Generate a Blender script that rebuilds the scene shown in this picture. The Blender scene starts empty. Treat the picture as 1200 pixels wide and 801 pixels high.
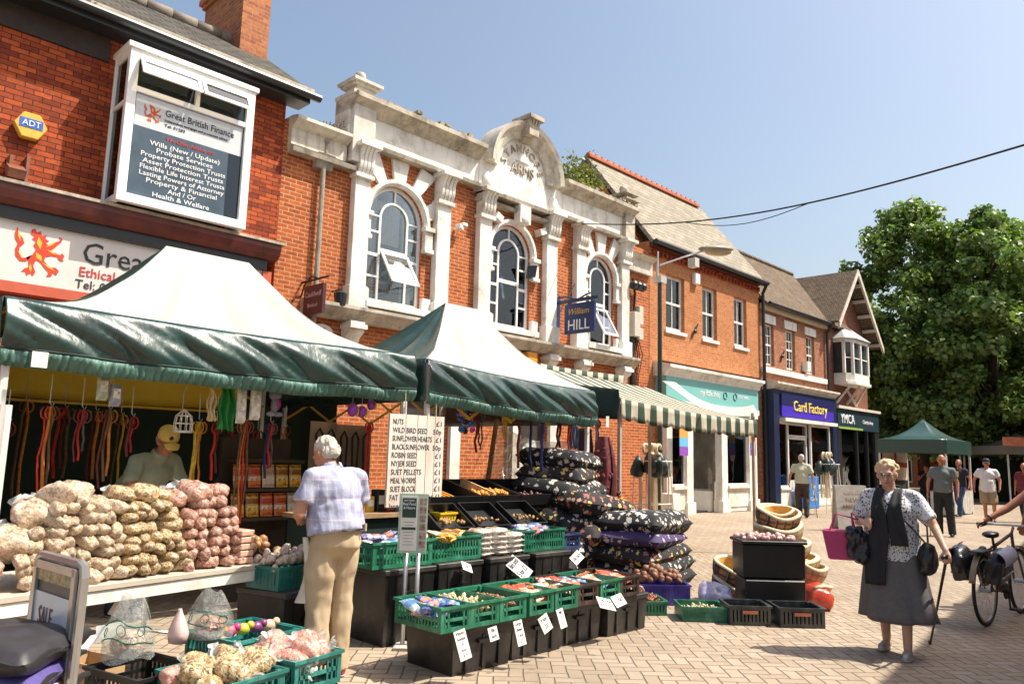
import bpy, bmesh, math, random
import numpy as np
from mathutils import Vector, Matrix, noise, Euler
R = math.radians
PI = math.pi
random.seed(7)
sc = bpy.context.scene
# ---------------------------------------------------------------- camera
CH = 1.5
PHI, PIT, ROL, FPX = R(44.4), R(8.35), R(1.5), 900.0
fh = Vector((-math.sin(PHI), math.cos(PHI), 0)); rh = Vector((math.cos(PHI), math.sin(PHI), 0)); ZZ = Vector((0, 0, 1))
cf = math.cos(PIT)*fh + math.sin(PIT)*ZZ
c0 = -math.sin(PIT)*fh + math.cos(PIT)*ZZ
cr = math.cos(ROL)*rh + math.sin(ROL)*c0
cu = -math.sin(ROL)*rh + math.cos(ROL)*c0
CP = Vector((0, 0, CH))
cd = bpy.data.cameras.new('camera'); cam = bpy.data.objects.new('camera', cd); sc.collection.objects.link(cam)
cd.sensor_width = 36; cd.lens = 27; cd.clip_end = 900; cd.clip_start = .05
m = Matrix((cr, cu, -cf)).transposed().to_4x4(); m.translation = CP
cam.matrix_world = m
sc.camera = cam
cd.dof.use_dof = False
def ray(px, py): return cf + cr*((px-600)/FPX) + cu*((400.5-py)/FPX)
def hit(px, py, ax, v):
    d = ray(px, py); return CP + d*((v-CP[ax])/d[ax])
def gz(px, py, z=0.0): return hit(px, py, 2, z)      # where the sight line meets height z
def fx(px, py, x): return hit(px, py, 0, x)          # where it meets the upright plane x
def fd(px, py, d): return CP + ray(px, py)*d         # at depth d
# ---------------------------------------------------------------- light
SUN_EL = R(57); sdir = Vector((.73, .68, 0)).normalized()
sun_vec = Vector((sdir.x*math.cos(SUN_EL), sdir.y*math.cos(SUN_EL), math.sin(SUN_EL)))
w = bpy.data.worlds.new('World'); sc.world = w; w.use_nodes = True
nt = w.node_tree; nt.nodes.clear()
sky = nt.nodes.new('ShaderNodeTexSky'); sky.sky_type = 'NISHITA'; sky.sun_disc = False
sky.sun_elevation = SUN_EL; sky.sun_rotation = math.atan2(sdir.x, sdir.y); sky.air_density = 1.3; sky.dust_density = 4.2; sky.ozone_density = .2
bg = nt.nodes.new('ShaderNodeBackground'); bg.inputs[1].default_value = .128
wo = nt.nodes.new('ShaderNodeOutputWorld')
nt.links.new(sky.outputs[0], bg.inputs[0]); nt.links.new(bg.outputs[0], wo.inputs[0])
sl = bpy.data.lights.new('sun', 'SUN'); sl.energy = 5.0; sl.angle = R(.5); sl.color = (1, .93, .81)
so = bpy.data.objects.new('sun', sl); sc.collection.objects.link(so)
so.rotation_euler = sun_vec.to_track_quat('Z', 'Y').to_euler()
so.location = (0, 0, 40)
sc.view_settings.view_transform = 'Standard'; sc.view_settings.look = 'None'; sc.view_settings.gamma = 1
sc.view_settings.exposure = .56
# ---------------------------------------------------------------- objects
col = bpy.context.scene.collection
ORG = {}
def link(o, parent=None):
    col.objects.link(o)
    if parent is not None: o.parent = parent
    return o
def tag(o, label=None, cat=None, group=None, kind=None):
    if label: o['label'] = label
    if cat: o['category'] = cat
    if group: o['group'] = group
    if kind: o['kind'] = kind
    return o
def thing(name, label, cat, loc=(0, 0, 0), rz=0, group=None):
    o = bpy.data.objects.new(name, None); o.empty_display_size = .1
    o.location = loc; o.rotation_euler = (0, 0, rz); link(o); ORG[o.name] = Vector(loc)
    return tag(o, label, cat, group)
def dup(root, loc=None, rz=None, label=None, group=None, parent=None, rot=None, scale=None):
    r = root.copy(); link(r, parent)
    if loc is not None: r.location = loc
    if rz is not None: r.rotation_euler = (0, 0, rz)
    if rot is not None: r.rotation_euler = rot
    if scale is not None: r.scale = scale
    if label: r['label'] = label
    if group: r['group'] = group
    for ch in list(root.children):
        c = ch.copy(); col.objects.link(c); c.parent = r
        for g in list(ch.children):
            d = g.copy(); col.objects.link(d); d.parent = c
    return r
class MB:
    def __init__(s): s.v = []; s.f = []; s.m = []; s.mi = 0
    def face(s, idx): s.f.append(tuple(idx)); s.m.append(s.mi)
    def add(s, vs, fs):
        b = len(s.v); s.v += [tuple(p) for p in vs]
        for f in fs: s.face([b+i for i in f])
        return s
    def box(s, x0, x1, y0, y1, z0, z1):
        vs = [(x, y, z) for x in (x0, x1) for y in (y0, y1) for z in (z0, z1)]
        return s.add(vs, [(0, 1, 3, 2), (4, 6, 7, 5), (0, 4, 5, 1), (2, 3, 7, 6), (0, 2, 6, 4), (1, 5, 7, 3)])
    def obox(s, c, sz, M=None):
        c = Vector(c); M = M or Matrix.Identity(3)
        vs = [c + M @ Vector((a*sz[0]/2, b*sz[1]/2, d*sz[2]/2)) for a in (-1, 1) for b in (-1, 1) for d in (-1, 1)]
        return s.add(vs, [(0, 1, 3, 2), (4, 6, 7, 5), (0, 4, 5, 1), (2, 3, 7, 6), (0, 2, 6, 4), (1, 5, 7, 3)])
    def bar(s, a, b, w, h=None):
        a = Vector(a); b = Vector(b); h = h or w; d = (b-a); L = d.length; d.normalize()
        u = d.cross(ZZ); u = u.normalized() if u.length > 1e-3 else Vector((1, 0, 0)); v = u.cross(d)
        return s.obox((a+b)/2, (w, L, h), Matrix((u, d, v)).transposed())
    def tube(s, pts, r, n=8, cap=True, flat=1):
        pts = [Vector(p) for p in pts]; rs = r if isinstance(r, (list, tuple)) else [r]*len(pts)
        b = len(s.v); ref = None
        for i, p in enumerate(pts):
            d = (pts[min(i+1, len(pts)-1)]-pts[max(i-1, 0)])
            if d.length < 1e-9: d = Vector((0, 0, 1))
            d.normalize()
            if ref is None: ref = Vector((1, 0, 0)) if abs(d.x) < .9 else Vector((0, 1, 0))
            u = (ref - d*ref.dot(d)).normalized(); ref = u; w_ = d.cross(u)
            for k in range(n):
                a = 2*PI*k/n; s.v.append(tuple(p + u*(rs[i]*math.cos(a)) + w_*(rs[i]*math.sin(a)*flat)))
        for i in range(len(pts)-1):
            for k in range(n):
                k2 = (k+1) % n; s.face([b+i*n+k, b+i*n+k2, b+(i+1)*n+k2, b+(i+1)*n+k])
        if cap: s.face([b+k for k in range(n)][::-1]); s.face([b+(len(pts)-1)*n+k for k in range(n)])
        return s
    def lathe(s, prof, c=(0, 0, 0), n=16, sx=1, sy=1, M=None):
        c = Vector(c); b = len(s.v)
        for r, z in prof:
            for k in range(n):
                a = 2*PI*k/n; p = Vector((r*math.cos(a)*sx, r*math.sin(a)*sy, z))
                s.v.append(tuple(c + (M @ p if M else p)))
        for i in range(len(prof)-1):
            for k in range(n):
                k2 = (k+1) % n; s.face([b+i*n+k, b+i*n+k2, b+(i+1)*n+k2, b+(i+1)*n+k])
        s.face([b+k for k in range(n)][::-1]); s.face([b+(len(prof)-1)*n+k for k in range(n)])
        return s
    def ell(s, c, r, M=None, n=14, m=9):
        prof = [(max(1e-4, math.sin(PI*i/m)), -math.cos(PI*i/m)) for i in range(m+1)]
        S = Matrix.Diagonal(Vector(r)); S = (M @ S) if M else S
        return s.lathe(prof, c, n, M=S)
    def ext(s, poly, ax, a, b):
        n = len(poly)
        def P(p, t): return (t, p[0], p[1]) if ax == 'x' else ((p[0], t, p[1]) if ax == 'y' else (p[0], p[1], t))
        vs = [P(p, a) for p in poly]+[P(p, b) for p in poly]
        return s.add(vs, [tuple(range(n))[::-1], tuple(range(n, 2*n))]+[(i, (i+1) % n, n+(i+1) % n, n+i) for i in range(n)])
    def quad(s, *p): return s.add(p, [tuple(range(len(p)))])
    def grid(s, fn, nu, nv, th=0):
        b = len(s.v)
        P = [[Vector(fn(i/nu, j/nv)) for j in range(nv+1)] for i in range(nu+1)]
        for i in range(nu+1):
            for j in range(nv+1): s.v.append(tuple(P[i][j]))
        def id_(i, j): return b+i*(nv+1)+j
        for i in range(nu):
            for j in range(nv): s.face([id_(i, j), id_(i+1, j), id_(i+1, j+1), id_(i, j+1)])
        if th:
            b2 = len(s.v)
            for i in range(nu+1):
                for j in range(nv+1):
                    du = P[min(i+1, nu)][j]-P[max(i-1, 0)][j]; dv = P[i][min(j+1, nv)]-P[i][max(j-1, 0)]
                    nn = du.cross(dv); nn = nn.normalized() if nn.length > 1e-9 else ZZ
                    s.v.append(tuple(P[i][j]-nn*th))
            def k_(i, j): return b2+i*(nv+1)+j
            for i in range(nu):
                for j in range(nv): s.face([k_(i, j), k_(i, j+1), k_(i+1, j+1), k_(i+1, j)])
            for i in range(nu):
                s.face([id_(i, 0), k_(i, 0), k_(i+1, 0), id_(i+1, 0)]); s.face([id_(i, nv), id_(i+1, nv), k_(i+1, nv), k_(i, nv)])
            for j in range(nv):
                s.face([id_(0, j), id_(0, j+1), k_(0, j+1), k_(0, j)]); s.face([id_(nu, j), k_(nu, j), k_(nu, j+1), id_(nu, j+1)])
        return s
    def build(s, name, mats, parent=None, smooth=False, label=None, cat=None, group=None, kind=None, org=None, bevel=0):
        if not isinstance(mats, (list, tuple)): mats = [mats]
        if parent is not None: o0 = ORG.get(parent.name, Vector((0, 0, 0)))
        elif org is not None: o0 = Vector(org)
        elif kind == 'structure' or not s.v: o0 = Vector((0, 0, 0))
        else:
            a = np.array(s.v); o0 = Vector(((a[:, 0].min()+a[:, 0].max())/2, (a[:, 1].min()+a[:, 1].max())/2, a[:, 2].min()))
        me = bpy.data.meshes.new(name)
        me.from_pydata([(p[0]-o0.x, p[1]-o0.y, p[2]-o0.z) for p in s.v], [], s.f)
        for mt in mats: me.materials.append(mt)
        if len(mats) > 1: me.polygons.foreach_set('material_index', s.m)
        if smooth: me.polygons.foreach_set('use_smooth', [True]*len(me.polygons))
        me.validate(); me.update()
        bm = bmesh.new(); bm.from_mesh(me); bmesh.ops.recalc_face_normals(bm, faces=bm.faces)
        if bevel: bmesh.ops.bevel(bm, geom=[e for e in bm.edges if e.is_manifold and e.calc_face_angle(0) > .6], offset=bevel, segments=1, affect='EDGES')
        bm.to_mesh(me); bm.free()
        o = bpy.data.objects.new(name, me); link(o, parent)
        if parent is None: o.location = o0; ORG[o.name] = o0
        else: ORG[o.name] = o0
        return tag(o, label, cat, group, kind)
# ---------------------------------------------------------------- materials
MC = {}
def nodes(name):
    mt = bpy.data.materials.new(name); mt.use_nodes = True; t = mt.node_tree
    b = t.nodes['Principled BSDF']; return mt, t, b
def N(t, typ, **k):
    n = t.nodes.new(typ)
    for a, v in k.items(): setattr(n, a, v)
    return n
def L(t, a, b): t.links.new(a, b)
def math_(t, op, a, b=None, c=None):
    n = N(t, 'ShaderNodeMath', operation=op)
    for i, x in enumerate((a, b, c)):
        if x is None: continue
        if isinstance(x, (int, float)): n.inputs[i].default_value = x
        else: L(t, x, n.inputs[i])
    return n.outputs[0]
def mixc(t, f, a, b, mode='MIX'):
    n = N(t, 'ShaderNodeMix', data_type='RGBA', blend_type=mode)
    for i, x in ((0, f), (6, a), (7, b)):
        if isinstance(x, (int, float)): n.inputs[i].default_value = x
        elif isinstance(x, (tuple, list)): n.inputs[i].default_value = (x[0], x[1], x[2], 1)
        else: L(t, x, n.inputs[i])
    return n.outputs[2]
def ramp(t, f, stops, const=False):
    n = N(t, 'ShaderNodeValToRGB'); L(t, f, n.inputs[0])
    if const: n.color_ramp.interpolation = 'CONSTANT'
    e = n.color_ramp.elements
    while len(e) < len(stops): e.new(.5)
    for i, (p, c) in enumerate(stops):
        e[i].position = p; e[i].color = (c[0], c[1], c[2], 1) if isinstance(c, (tuple, list)) else (c, c, c, 1)
    return n.outputs[0]
def objc(t): return N(t, 'ShaderNodeTexCoord').outputs['Object']
def noi(t, vec, scale, det=3, out=0, rough=.6):
    n = N(t, 'ShaderNodeTexNoise'); n.inputs['Scale'].default_value = scale; n.inputs['Detail'].default_value = det; n.inputs['Roughness'].default_value = rough
    L(t, vec, n.inputs['Vector']); return n.outputs[out]
def bump(t, b, h, s=.3, d=.01):
    n = N(t, 'ShaderNodeBump'); n.inputs['Strength'].default_value = s; n.inputs['Distance'].default_value = d
    L(t, h, n.inputs['Height']); L(t, n.outputs[0], b.inputs['Normal'])
def M(name, c, rough=.6, var=.18, scale=7, bmp=.15, bs=60, metal=0, coat=0, rnd=.0, dirt=None, emit=0):
    if name in MC: return MC[name]
    mt, t, b = nodes(name); v = objc(t)
    f = noi(t, v, scale)
    c1 = tuple(x*(1-var) for x in c); c2 = tuple(min(1, x*(1+var)) for x in c)
    o = mixc(t, ramp(t, f, [(.3, 0), (.7, 1)]), c1, c2)
    if dirt:
        f2 = noi(t, v, scale*.45, 6, rough=.75); o = mixc(t, ramp(t, f2, [(.5, 0), (.68, .8)]), o, dirt); mp = N(t, 'ShaderNodeMapping'); mp.inputs['Scale'].default_value = (7, 7, .8); L(t, v, mp.inputs[0]); o = mixc(t, ramp(t, noi(t, mp.outputs[0], 1, 4), [(.55, 0), (.72, .6)]), o, dirt)
    if rnd:
        oi = N(t, 'ShaderNodeObjectInfo'); r_ = math_(t, 'MULTIPLY_ADD', oi.outputs['Random'], rnd*2, 1-rnd)
        h = N(t, 'ShaderNodeHueSaturation'); L(t, o, h.inputs['Color']); L(t, r_, h.inputs['Value']); o = h.outputs[0]
    L(t, o, b.inputs['Base Color']); b.inputs['Roughness'].default_value = rough; b.inputs['Metallic'].default_value = metal
    if coat: b.inputs['Coat Weight'].default_value = coat; b.inputs['Coat Roughness'].default_value = .12
    if bmp: bump(t, b, noi(t, v, bs, 2), bmp, .004)
    MC[name] = mt; return mt
def facevec(t, zk=1.0):
    g = N(t, 'ShaderNodeNewGeometry'); p = N(t, 'ShaderNodeSeparateXYZ'); L(t, g.outputs['Position'], p.inputs[0])
    n = N(t, 'ShaderNodeSeparateXYZ'); L(t, g.outputs['True Normal'], n.inputs[0])
    ax = math_(t, 'ABSOLUTE', n.outputs[0]); ay = math_(t, 'ABSOLUTE', n.outputs[1])
    k = math_(t, 'GREATER_THAN', ax, ay)
    u = N(t, 'ShaderNodeMix', data_type='FLOAT'); L(t, k, u.inputs[0]); L(t, p.outputs[0], u.inputs[2]); L(t, p.outputs[1], u.inputs[3])
    c = N(t, 'ShaderNodeCombineXYZ'); L(t, u.outputs[0], c.inputs[0]); L(t, math_(t, 'MULTIPLY', p.outputs[2], zk), c.inputs[1])
    return c.outputs[0], g.outputs['Position']
def brick(name, c1, c2, mor, bw=.225, bh=.075, ms=.007, dirt=(.05, .04, .03), dl=.55, zk=1.0, rough=.85, bs=.35, mix2=.5):
    if name in MC: return MC[name]
    mt, t, b = nodes(name); v, pos = facevec(t, zk)
    wv = N(t, 'ShaderNodeVectorMath', operation='ADD'); L(t, v, wv.inputs[0])
    nz = noi(t, pos, 9, 2, 1); sc_ = N(t, 'ShaderNodeVectorMath', operation='SCALE'); L(t, nz, sc_.inputs[0]); sc_.inputs['Scale'].default_value = .012; L(t, sc_.outputs[0], wv.inputs[1])
    br = N(t, 'ShaderNodeTexBrick'); L(t, wv.outputs[0], br.inputs['Vector'])
    br.inputs['Scale'].default_value = 1; br.inputs['Brick Width'].default_value = bw; br.inputs['Row Height'].default_value = bh
    br.inputs['Mortar Size'].default_value = ms; br.inputs['Mortar Smooth'].default_value = .2; br.inputs['Bias'].default_value = 0
    for i, cc in (('Color1', c1), ('Color2', c2), ('Mortar', mor)): br.inputs[i].default_value = (*cc, 1)
    big = noi(t, pos, 1.3, 5, rough=.7); o = mixc(t, ramp(t, big, [(dl, 0), (dl+.25, .6)]), br.outputs['Color'], dirt)
    fine = noi(t, pos, 14, 3); o = mixc(t, 1, o, ramp(t, fine, [(.25, .7), (.75, 1.15)]), 'MULTIPLY')
    L(t, o, b.inputs['Base Color']); b.inputs['Roughness'].default_value = rough
    h = math_(t, 'SUBTRACT', fine, br.outputs['Fac']); bump(t, b, h, bs, .012); b.inputs['Specular IOR Level'].default_value = .15
    MC[name] = mt; return mt
def speck(name, base, cols, scale=90, rough=.4, coat=.5, rnd=.1, white=.0):
    if name in MC: return MC[name]
    mt, t, b = nodes(name); v = objc(t)
    vo = N(t, 'ShaderNodeTexVoronoi'); vo.inputs['Scale'].default_value = scale; L(t, v, vo.inputs['Vector'])
    s_ = N(t, 'ShaderNodeSeparateColor'); L(t, vo.outputs['Color'], s_.inputs[0])
    n = len(cols); o = ramp(t, s_.outputs[0], [(i/n, c) for i, c in enumerate(cols)], True)
    f = noi(t, v, 13, 3); o = mixc(t, ramp(t, f, [(.35, 0), (.65, .4)]), o, base)
    f2 = noi(t, v, 30, 2); o = mixc(t, ramp(t, f2, [(.6, 0), (.7, white)]), o, (.8, .78, .74))  # pale blotches put the plastic's white glints into the colour
    oi = N(t, 'ShaderNodeObjectInfo'); h = N(t, 'ShaderNodeHueSaturation'); L(t, o, h.inputs['Color']); L(t, math_(t, 'MULTIPLY_ADD', oi.outputs['Random'], rnd*2, 1-rnd), h.inputs['Value'])
    L(t, h.outputs[0], b.inputs['Base Color']); b.inputs['Roughness'].default_value = rough
    b.inputs['Coat Weight'].default_value = coat; b.inputs['Coat Roughness'].default_value = .15
    w1 = noi(t, v, 16, 5, rough=.7); rr_ = ramp(t, w1, [(.42, .12), (.62, .55)]); L(t, rr_, b.inputs['Roughness']); bump(t, b, w1, .9, .03)
    MC[name] = mt; return mt
def floral(name, base, flow, scale=9, th=.3, rough=.8, coat=0):
    if name in MC: return MC[name]
    mt, t, b = nodes(name); v = objc(t)
    oi = N(t, 'ShaderNodeObjectInfo'); ad = N(t, 'ShaderNodeVectorMath', operation='ADD'); L(t, v, ad.inputs[0])
    cmb = N(t, 'ShaderNodeCombineXYZ'); q = math_(t, 'MULTIPLY', oi.outputs['Random'], 37); L(t, q, cmb.inputs[0]); L(t, q, cmb.inputs[1]); L(t, cmb.outputs[0], ad.inputs[1])
    vo = N(t, 'ShaderNodeTexVoronoi'); vo.inputs['Scale'].default_value = scale; L(t, ad.outputs[0], vo.inputs['Vector'])
    v2 = N(t, 'ShaderNodeTexVoronoi'); v2.inputs['Scale'].default_value = scale*3.3; L(t, ad.outputs[0], v2.inputs['Vector'])
    pet = math_(t, 'MULTIPLY', v2.outputs['Distance'], .45)
    d = math_(t, 'ADD', vo.outputs['Distance'], pet)
    sz = N(t, 'ShaderNodeSeparateColor'); L(t, vo.outputs['Color'], sz.inputs[0])
    lim = math_(t, 'MULTIPLY_ADD', sz.outputs[0], th*.7, th*.6)
    k = math_(t, 'LESS_THAN', d, lim)
    n = len(flow); fc = ramp(t, sz.outputs[1], [(i/n, c) for i, c in enumerate(flow)], True)
    f = noi(t, v, 6, 3); bc = mixc(t, f, tuple(x*.6 for x in base), tuple(x*1.5 for x in base))
    L(t, mixc(t, k, bc, fc), b.inputs['Base Color']); b.inputs['Roughness'].default_value = rough
    if coat: b.inputs['Coat Weight'].default_value = coat
    bump(t, b, noi(t, v, 9, 3), .4, .02)
    MC[name] = mt; return mt
def stripes(name, a, c, axis=1, period=.3, rough=.7, duty=.5, var=.1, wob=.0):
    if name in MC: return MC[name]
    mt, t, b = nodes(name); v = objc(t); s_ = N(t, 'ShaderNodeSeparateXYZ'); L(t, v, s_.inputs[0])
    x = s_.outputs[axis]; x = math_(t, 'FRACT', math_(t, 'MULTIPLY', x, 1/period)); k = math_(t, 'LESS_THAN', x, duty)
    o = mixc(t, k, c, a); f = noi(t, v, 5, 4); o = mixc(t, 1, o, ramp(t, f, [(.25, 1-var*2), (.75, 1.0)]), 'MULTIPLY')
    L(t, o, b.inputs['Base Color']); b.inputs['Roughness'].default_value = rough; MC[name] = mt; return mt
def plaid(name, base, bands, rough=.8, xyz=(1, 0, 2), fold=.4):
    # bands: (axis, period, duty, colour, strength)
    if name in MC: return MC[name]
    mt, t, b = nodes(name); v = objc(t); s_ = N(t, 'ShaderNodeSeparateXYZ'); L(t, v, s_.inputs[0]); o = base
    for ax, per, du, c, st in bands:
        x = math_(t, 'FRACT', math_(t, 'MULTIPLY', s_.outputs[ax], 1/per)); k = math_(t, 'MULTIPLY', math_(t, 'LESS_THAN', x, du), st); o = mixc(t, k, o, c)
    L(t, o, b.inputs['Base Color']); b.inputs['Roughness'].default_value = rough
    bump(t, b, noi(t, v, 11, 3), fold, .02)
    MC[name] = mt; return mt
def glass(name='window_glass', tint=(.75, .8, .8), fac=.35):
    if name in MC: return MC[name]
    mt = bpy.data.materials.new(name); mt.use_nodes = True; t = mt.node_tree; t.nodes.clear()
    o = N(t, 'ShaderNodeOutputMaterial'); a = N(t, 'ShaderNodeBsdfTransparent'); a.inputs[0].default_value = (*tint, 1)
    g = N(t, 'ShaderNodeBsdfGlossy'); g.inputs['Roughness'].default_value = .03; g.inputs[0].default_value = (.8, .85, .9, 1)
    lw = N(t, 'ShaderNodeFresnel'); lw.inputs[0].default_value = 1.5
    n_ = noi(t, objc(t), 1.5, 1); bp = N(t, 'ShaderNodeBump'); bp.inputs['Strength'].default_value = .15; bp.inputs['Distance'].default_value = .05; L(t, n_, bp.inputs['Height']); L(t, bp.outputs[0], g.inputs['Normal'])
    mx = N(t, 'ShaderNodeMixShader'); L(t, math_(t, 'ADD', lw.outputs[0], fac), mx.inputs[0]); L(t, a.outputs[0], mx.inputs[1]); L(t, g.outputs[0], mx.inputs[2]); L(t, mx.outputs[0], o.inputs[0])
    MC[name] = mt; return mt
def clear_plastic(name='clear_film', tint=(.88, .9, .87), fac=.10, white=.30):
    if name in MC: return MC[name]
    mt = bpy.data.materials.new(name); mt.use_nodes = True; t = mt.node_tree; t.nodes.clear()
    o = N(t, 'ShaderNodeOutputMaterial'); a = N(t, 'ShaderNodeBsdfTransparent'); a.inputs[0].default_value = (*tint, 1)
    p = N(t, 'ShaderNodeBsdfPrincipled'); p.inputs['Base Color'].default_value = (.75, .77, .74, 1); p.inputs['Roughness'].default_value = .25; p.inputs['Coat Weight'].default_value = .6
    v = objc(t); n_ = noi(t, v, 14, 4); bp = N(t, 'ShaderNodeBump'); bp.inputs['Strength'].default_value = .8; bp.inputs['Distance'].default_value = .03; L(t, n_, bp.inputs['Height']); L(t, bp.outputs[0], p.inputs['Normal'])
    mx = N(t, 'ShaderNodeMixShader'); L(t, ramp(t, noi(t, v, 8, 5), [(.35, fac*.5), (.65, fac+white)]), mx.inputs[0]); L(t, a.outputs[0], mx.inputs[1]); L(t, p.outputs[0], mx.inputs[2]); L(t, mx.outputs[0], o.inputs[0])
    MC[name] = mt; return mt
def herring():
    mt, t, b = nodes('brick_paving'); g = N(t, 'ShaderNodeNewGeometry')
    mp = N(t, 'ShaderNodeMapping'); mp.inputs['Rotation'].default_value = (0, 0, R(45)); mp.inputs['Scale'].default_value = (9.6, 9.6, 1); L(t, g.outputs['Position'], mp.inputs[0])
    wn = N(t, 'ShaderNodeVectorMath', operation='ADD'); L(t, mp.outputs[0], wn.inputs[0])
    nz = noi(t, mp.outputs[0], .35, 2, 1); sc_ = N(t, 'ShaderNodeVectorMath', operation='SCALE'); L(t, nz, sc_.inputs[0]); sc_.inputs['Scale'].default_value = .25; L(t, sc_.outputs[0], wn.inputs[1])
    s_ = N(t, 'ShaderNodeSeparateXYZ'); L(t, wn.outputs[0], s_.inputs[0]); X, Y = s_.outputs[0], s_.outputs[1]
    i = math_(t, 'FLOOR', X); j = math_(t, 'FLOOR', Y); u = math_(t, 'FRACT', X); v = math_(t, 'FRACT', Y)
    mm = math_(t, 'FLOORED_MODULO', math_(t, 'SUBTRACT', i, j), 4)
    def eq(k): return math_(t, 'COMPARE', mm, k, .1)
    e0, e1, e2, e3 = eq(0), eq(1), eq(2), eq(3)
    dl = math_(t, 'ADD', u, e1); dr = math_(t, 'ADD', math_(t, 'SUBTRACT', 1, u), e0)
    db = math_(t, 'ADD', v, e2); dt_ = math_(t, 'ADD', math_(t, 'SUBTRACT', 1, v), e3)
    d = math_(t, 'MINIMUM', math_(t, 'MINIMUM', dl, dr), math_(t, 'MINIMUM', db, dt_))
    c = N(t, 'ShaderNodeCombineXYZ'); L(t, math_(t, 'SUBTRACT', i, e1), c.inputs[0]); L(t, math_(t, 'SUBTRACT', j, e2), c.inputs[1])
    wn2 = N(t, 'ShaderNodeTexWhiteNoise', noise_dimensions='2D'); L(t, c.outputs[0], wn2.inputs[0])
    bc = ramp(t, wn2.outputs[0], [(0, (.325, .25, .175)), (.35, (.37, .29, .21)), (.7, (.40, .32, .24)), (1, (.34, .26, .18))])
    pos = g.outputs['Position']
    big = noi(t, pos, .5, 6, rough=.7); bc = mixc(t, 1, bc, ramp(t, big, [(.3, .72), (.7, 1.12)]), 'MULTIPLY')
    med = noi(t, pos, 7, 5, rough=.75); bc = mixc(t, ramp(t, med, [(.56, 0), (.75, .5)]), bc, (.16, .125, .1))
    sp = N(t, 'ShaderNodeTexVoronoi'); sp.inputs['Scale'].default_value = 3.2; L(t, pos, sp.inputs['Vector']); bc = mixc(t, ramp(t, sp.outputs['Distance'], [(.07, .7), (.1, 0)]), bc, (.12, .1, .085))
    ed = ramp(t, d, [(.03, 0), (.075, 1)]); bc = mixc(t, ed, (.19, .145, .10), bc)
    L(t, bc, b.inputs['Base Color']); b.inputs['Roughness'].default_value = .8
    h = math_(t, 'ADD', ed, math_(t, 'MULTIPLY', noi(t, pos, 60, 3), .3)); h = math_(t, 'ADD', h, math_(t, 'MULTIPLY', wn2.outputs[0], .35)); bump(t, b, h, .85, .010)
    return mt
def text(s, name, mat, parent, o, right, up, h, width=None, ext=.004, align='LEFT', shear=0):
    cu_ = bpy.data.curves.new('t', 'FONT'); cu_.body = s; cu_.size = 1; cu_.extrude = .5; cu_.resolution_u = 2; cu_.shear = shear
    ob = bpy.data.objects.new('t', cu_); col.objects.link(ob); dg = bpy.context.evaluated_depsgraph_get()
    me = bpy.data.meshes.new_from_object(ob.evaluated_get(dg)); bpy.data.objects.remove(ob)
    n = len(me.vertices); a = np.zeros(n*3); me.vertices.foreach_get('co', a); a = a.reshape(-1, 3)
    x0, x1 = a[:, 0].min(), a[:, 0].max(); k = h/.69; kx = (width/(x1-x0)) if width else k
    a[:, 0] -= x0 if align == 'LEFT' else (x0+x1)/2
    right = Vector(right).normalized(); up = Vector(up).normalized(); nn = right.cross(up)
    o0 = ORG.get(parent.name, Vector((0, 0, 0))); o = Vector(o) - o0
    B = np.array([right, up, nn]); q = np.stack([a[:, 0]*kx, a[:, 1]*k, a[:, 2]*ext*2], 1) @ B + np.array(o)
    me.vertices.foreach_set('co', q.ravel()); me.materials.clear(); me.materials.append(mat); me.update()
    ob = bpy.data.objects.new(name, me); link(ob, parent); ORG[ob.name] = o0
    return ob
def merge_text(lines, name, mat, parent):
    """several lines of lettering joined into one mesh; lines = list of text() argument tuples"""
    obs = [text(l[0], name, mat, parent, *l[1:]) for l in lines]
    bm = bmesh.new()
    for o in obs: bm.from_mesh(o.data)
    me = bpy.data.meshes.new(name); bm.to_mesh(me); bm.free(); me.materials.append(mat)
    o0 = obs[0]; o0.data = me
    for o in obs[1:]: bpy.data.objects.remove(o)
    return o0
UY = Vector((0, 1, 0))
def frange(n): return [i/n for i in range(n)]
# ---------------------------------------------------------------- ground
g = MB(); g.quad((-220, -120, 0), (220, -120, 0), (220, 420, 0), (-220, 420, 0))
g.build('ground', herring(), kind='structure')
# ---------------------------------------------------------------- shared materials
white = M('white_paint', (.80, .77, .70), .55, .06, 3, .15, 40, dirt=(.5, .46, .38))
stone = M('painted_stone', (.78, .76, .70), .7, .09, 3.2, .35, 30, dirt=(.40, .35, .27))
oldstone = M('weathered_stone', (.46, .41, .33), .85, .25, 4, .5, 30, dirt=(.14, .12, .09))
upvc = M('white_frame', (.82, .82, .80), .3, .03, 3, 0)
redbrick = brick('dark_red_brick', (.50, .105, .035), (.20, .04, .022), (.07, .03, .02), dirt=(.07, .03, .02), dl=.6)
orbrick = brick('orange_brick', (.50, .135, .04), (.33, .075, .026), (.50, .30, .17), ms=.009, dirt=(.16, .07, .04), dl=.62)
orbrick2 = brick('smooth_orange_brick', (.52, .215, .09), (.43, .155, .06), (.50, .29, .16), dirt=(.3, .12, .06), dl=.68)
brbrick = brick('brown_brick', (.42, .17, .085), (.28, .10, .055), (.36, .27, .19), dirt=(.09, .05, .035), dl=.6)
slate = brick('slate_roof', (.11, .10, .085), (.06, .055, .05), (.02, .02, .018), .26, .17, .012, dirt=(.15, .13, .06), dl=.5, zk=1.5, bs=.8)
palesl = brick('pale_roof_slate', (.36, .32, .25), (.27, .24, .19), (.13, .11, .09), .5, .20, .010, dirt=(.22, .19, .13), dl=.5, zk=1.24, bs=.8)
tilerf = brick('clay_tile_roof', (.20, .145, .10), (.14, .10, .075), (.045, .035, .03), .18, .12, .010, dirt=(.24, .2, .11), dl=.5, zk=1.24, bs=.8)
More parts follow.
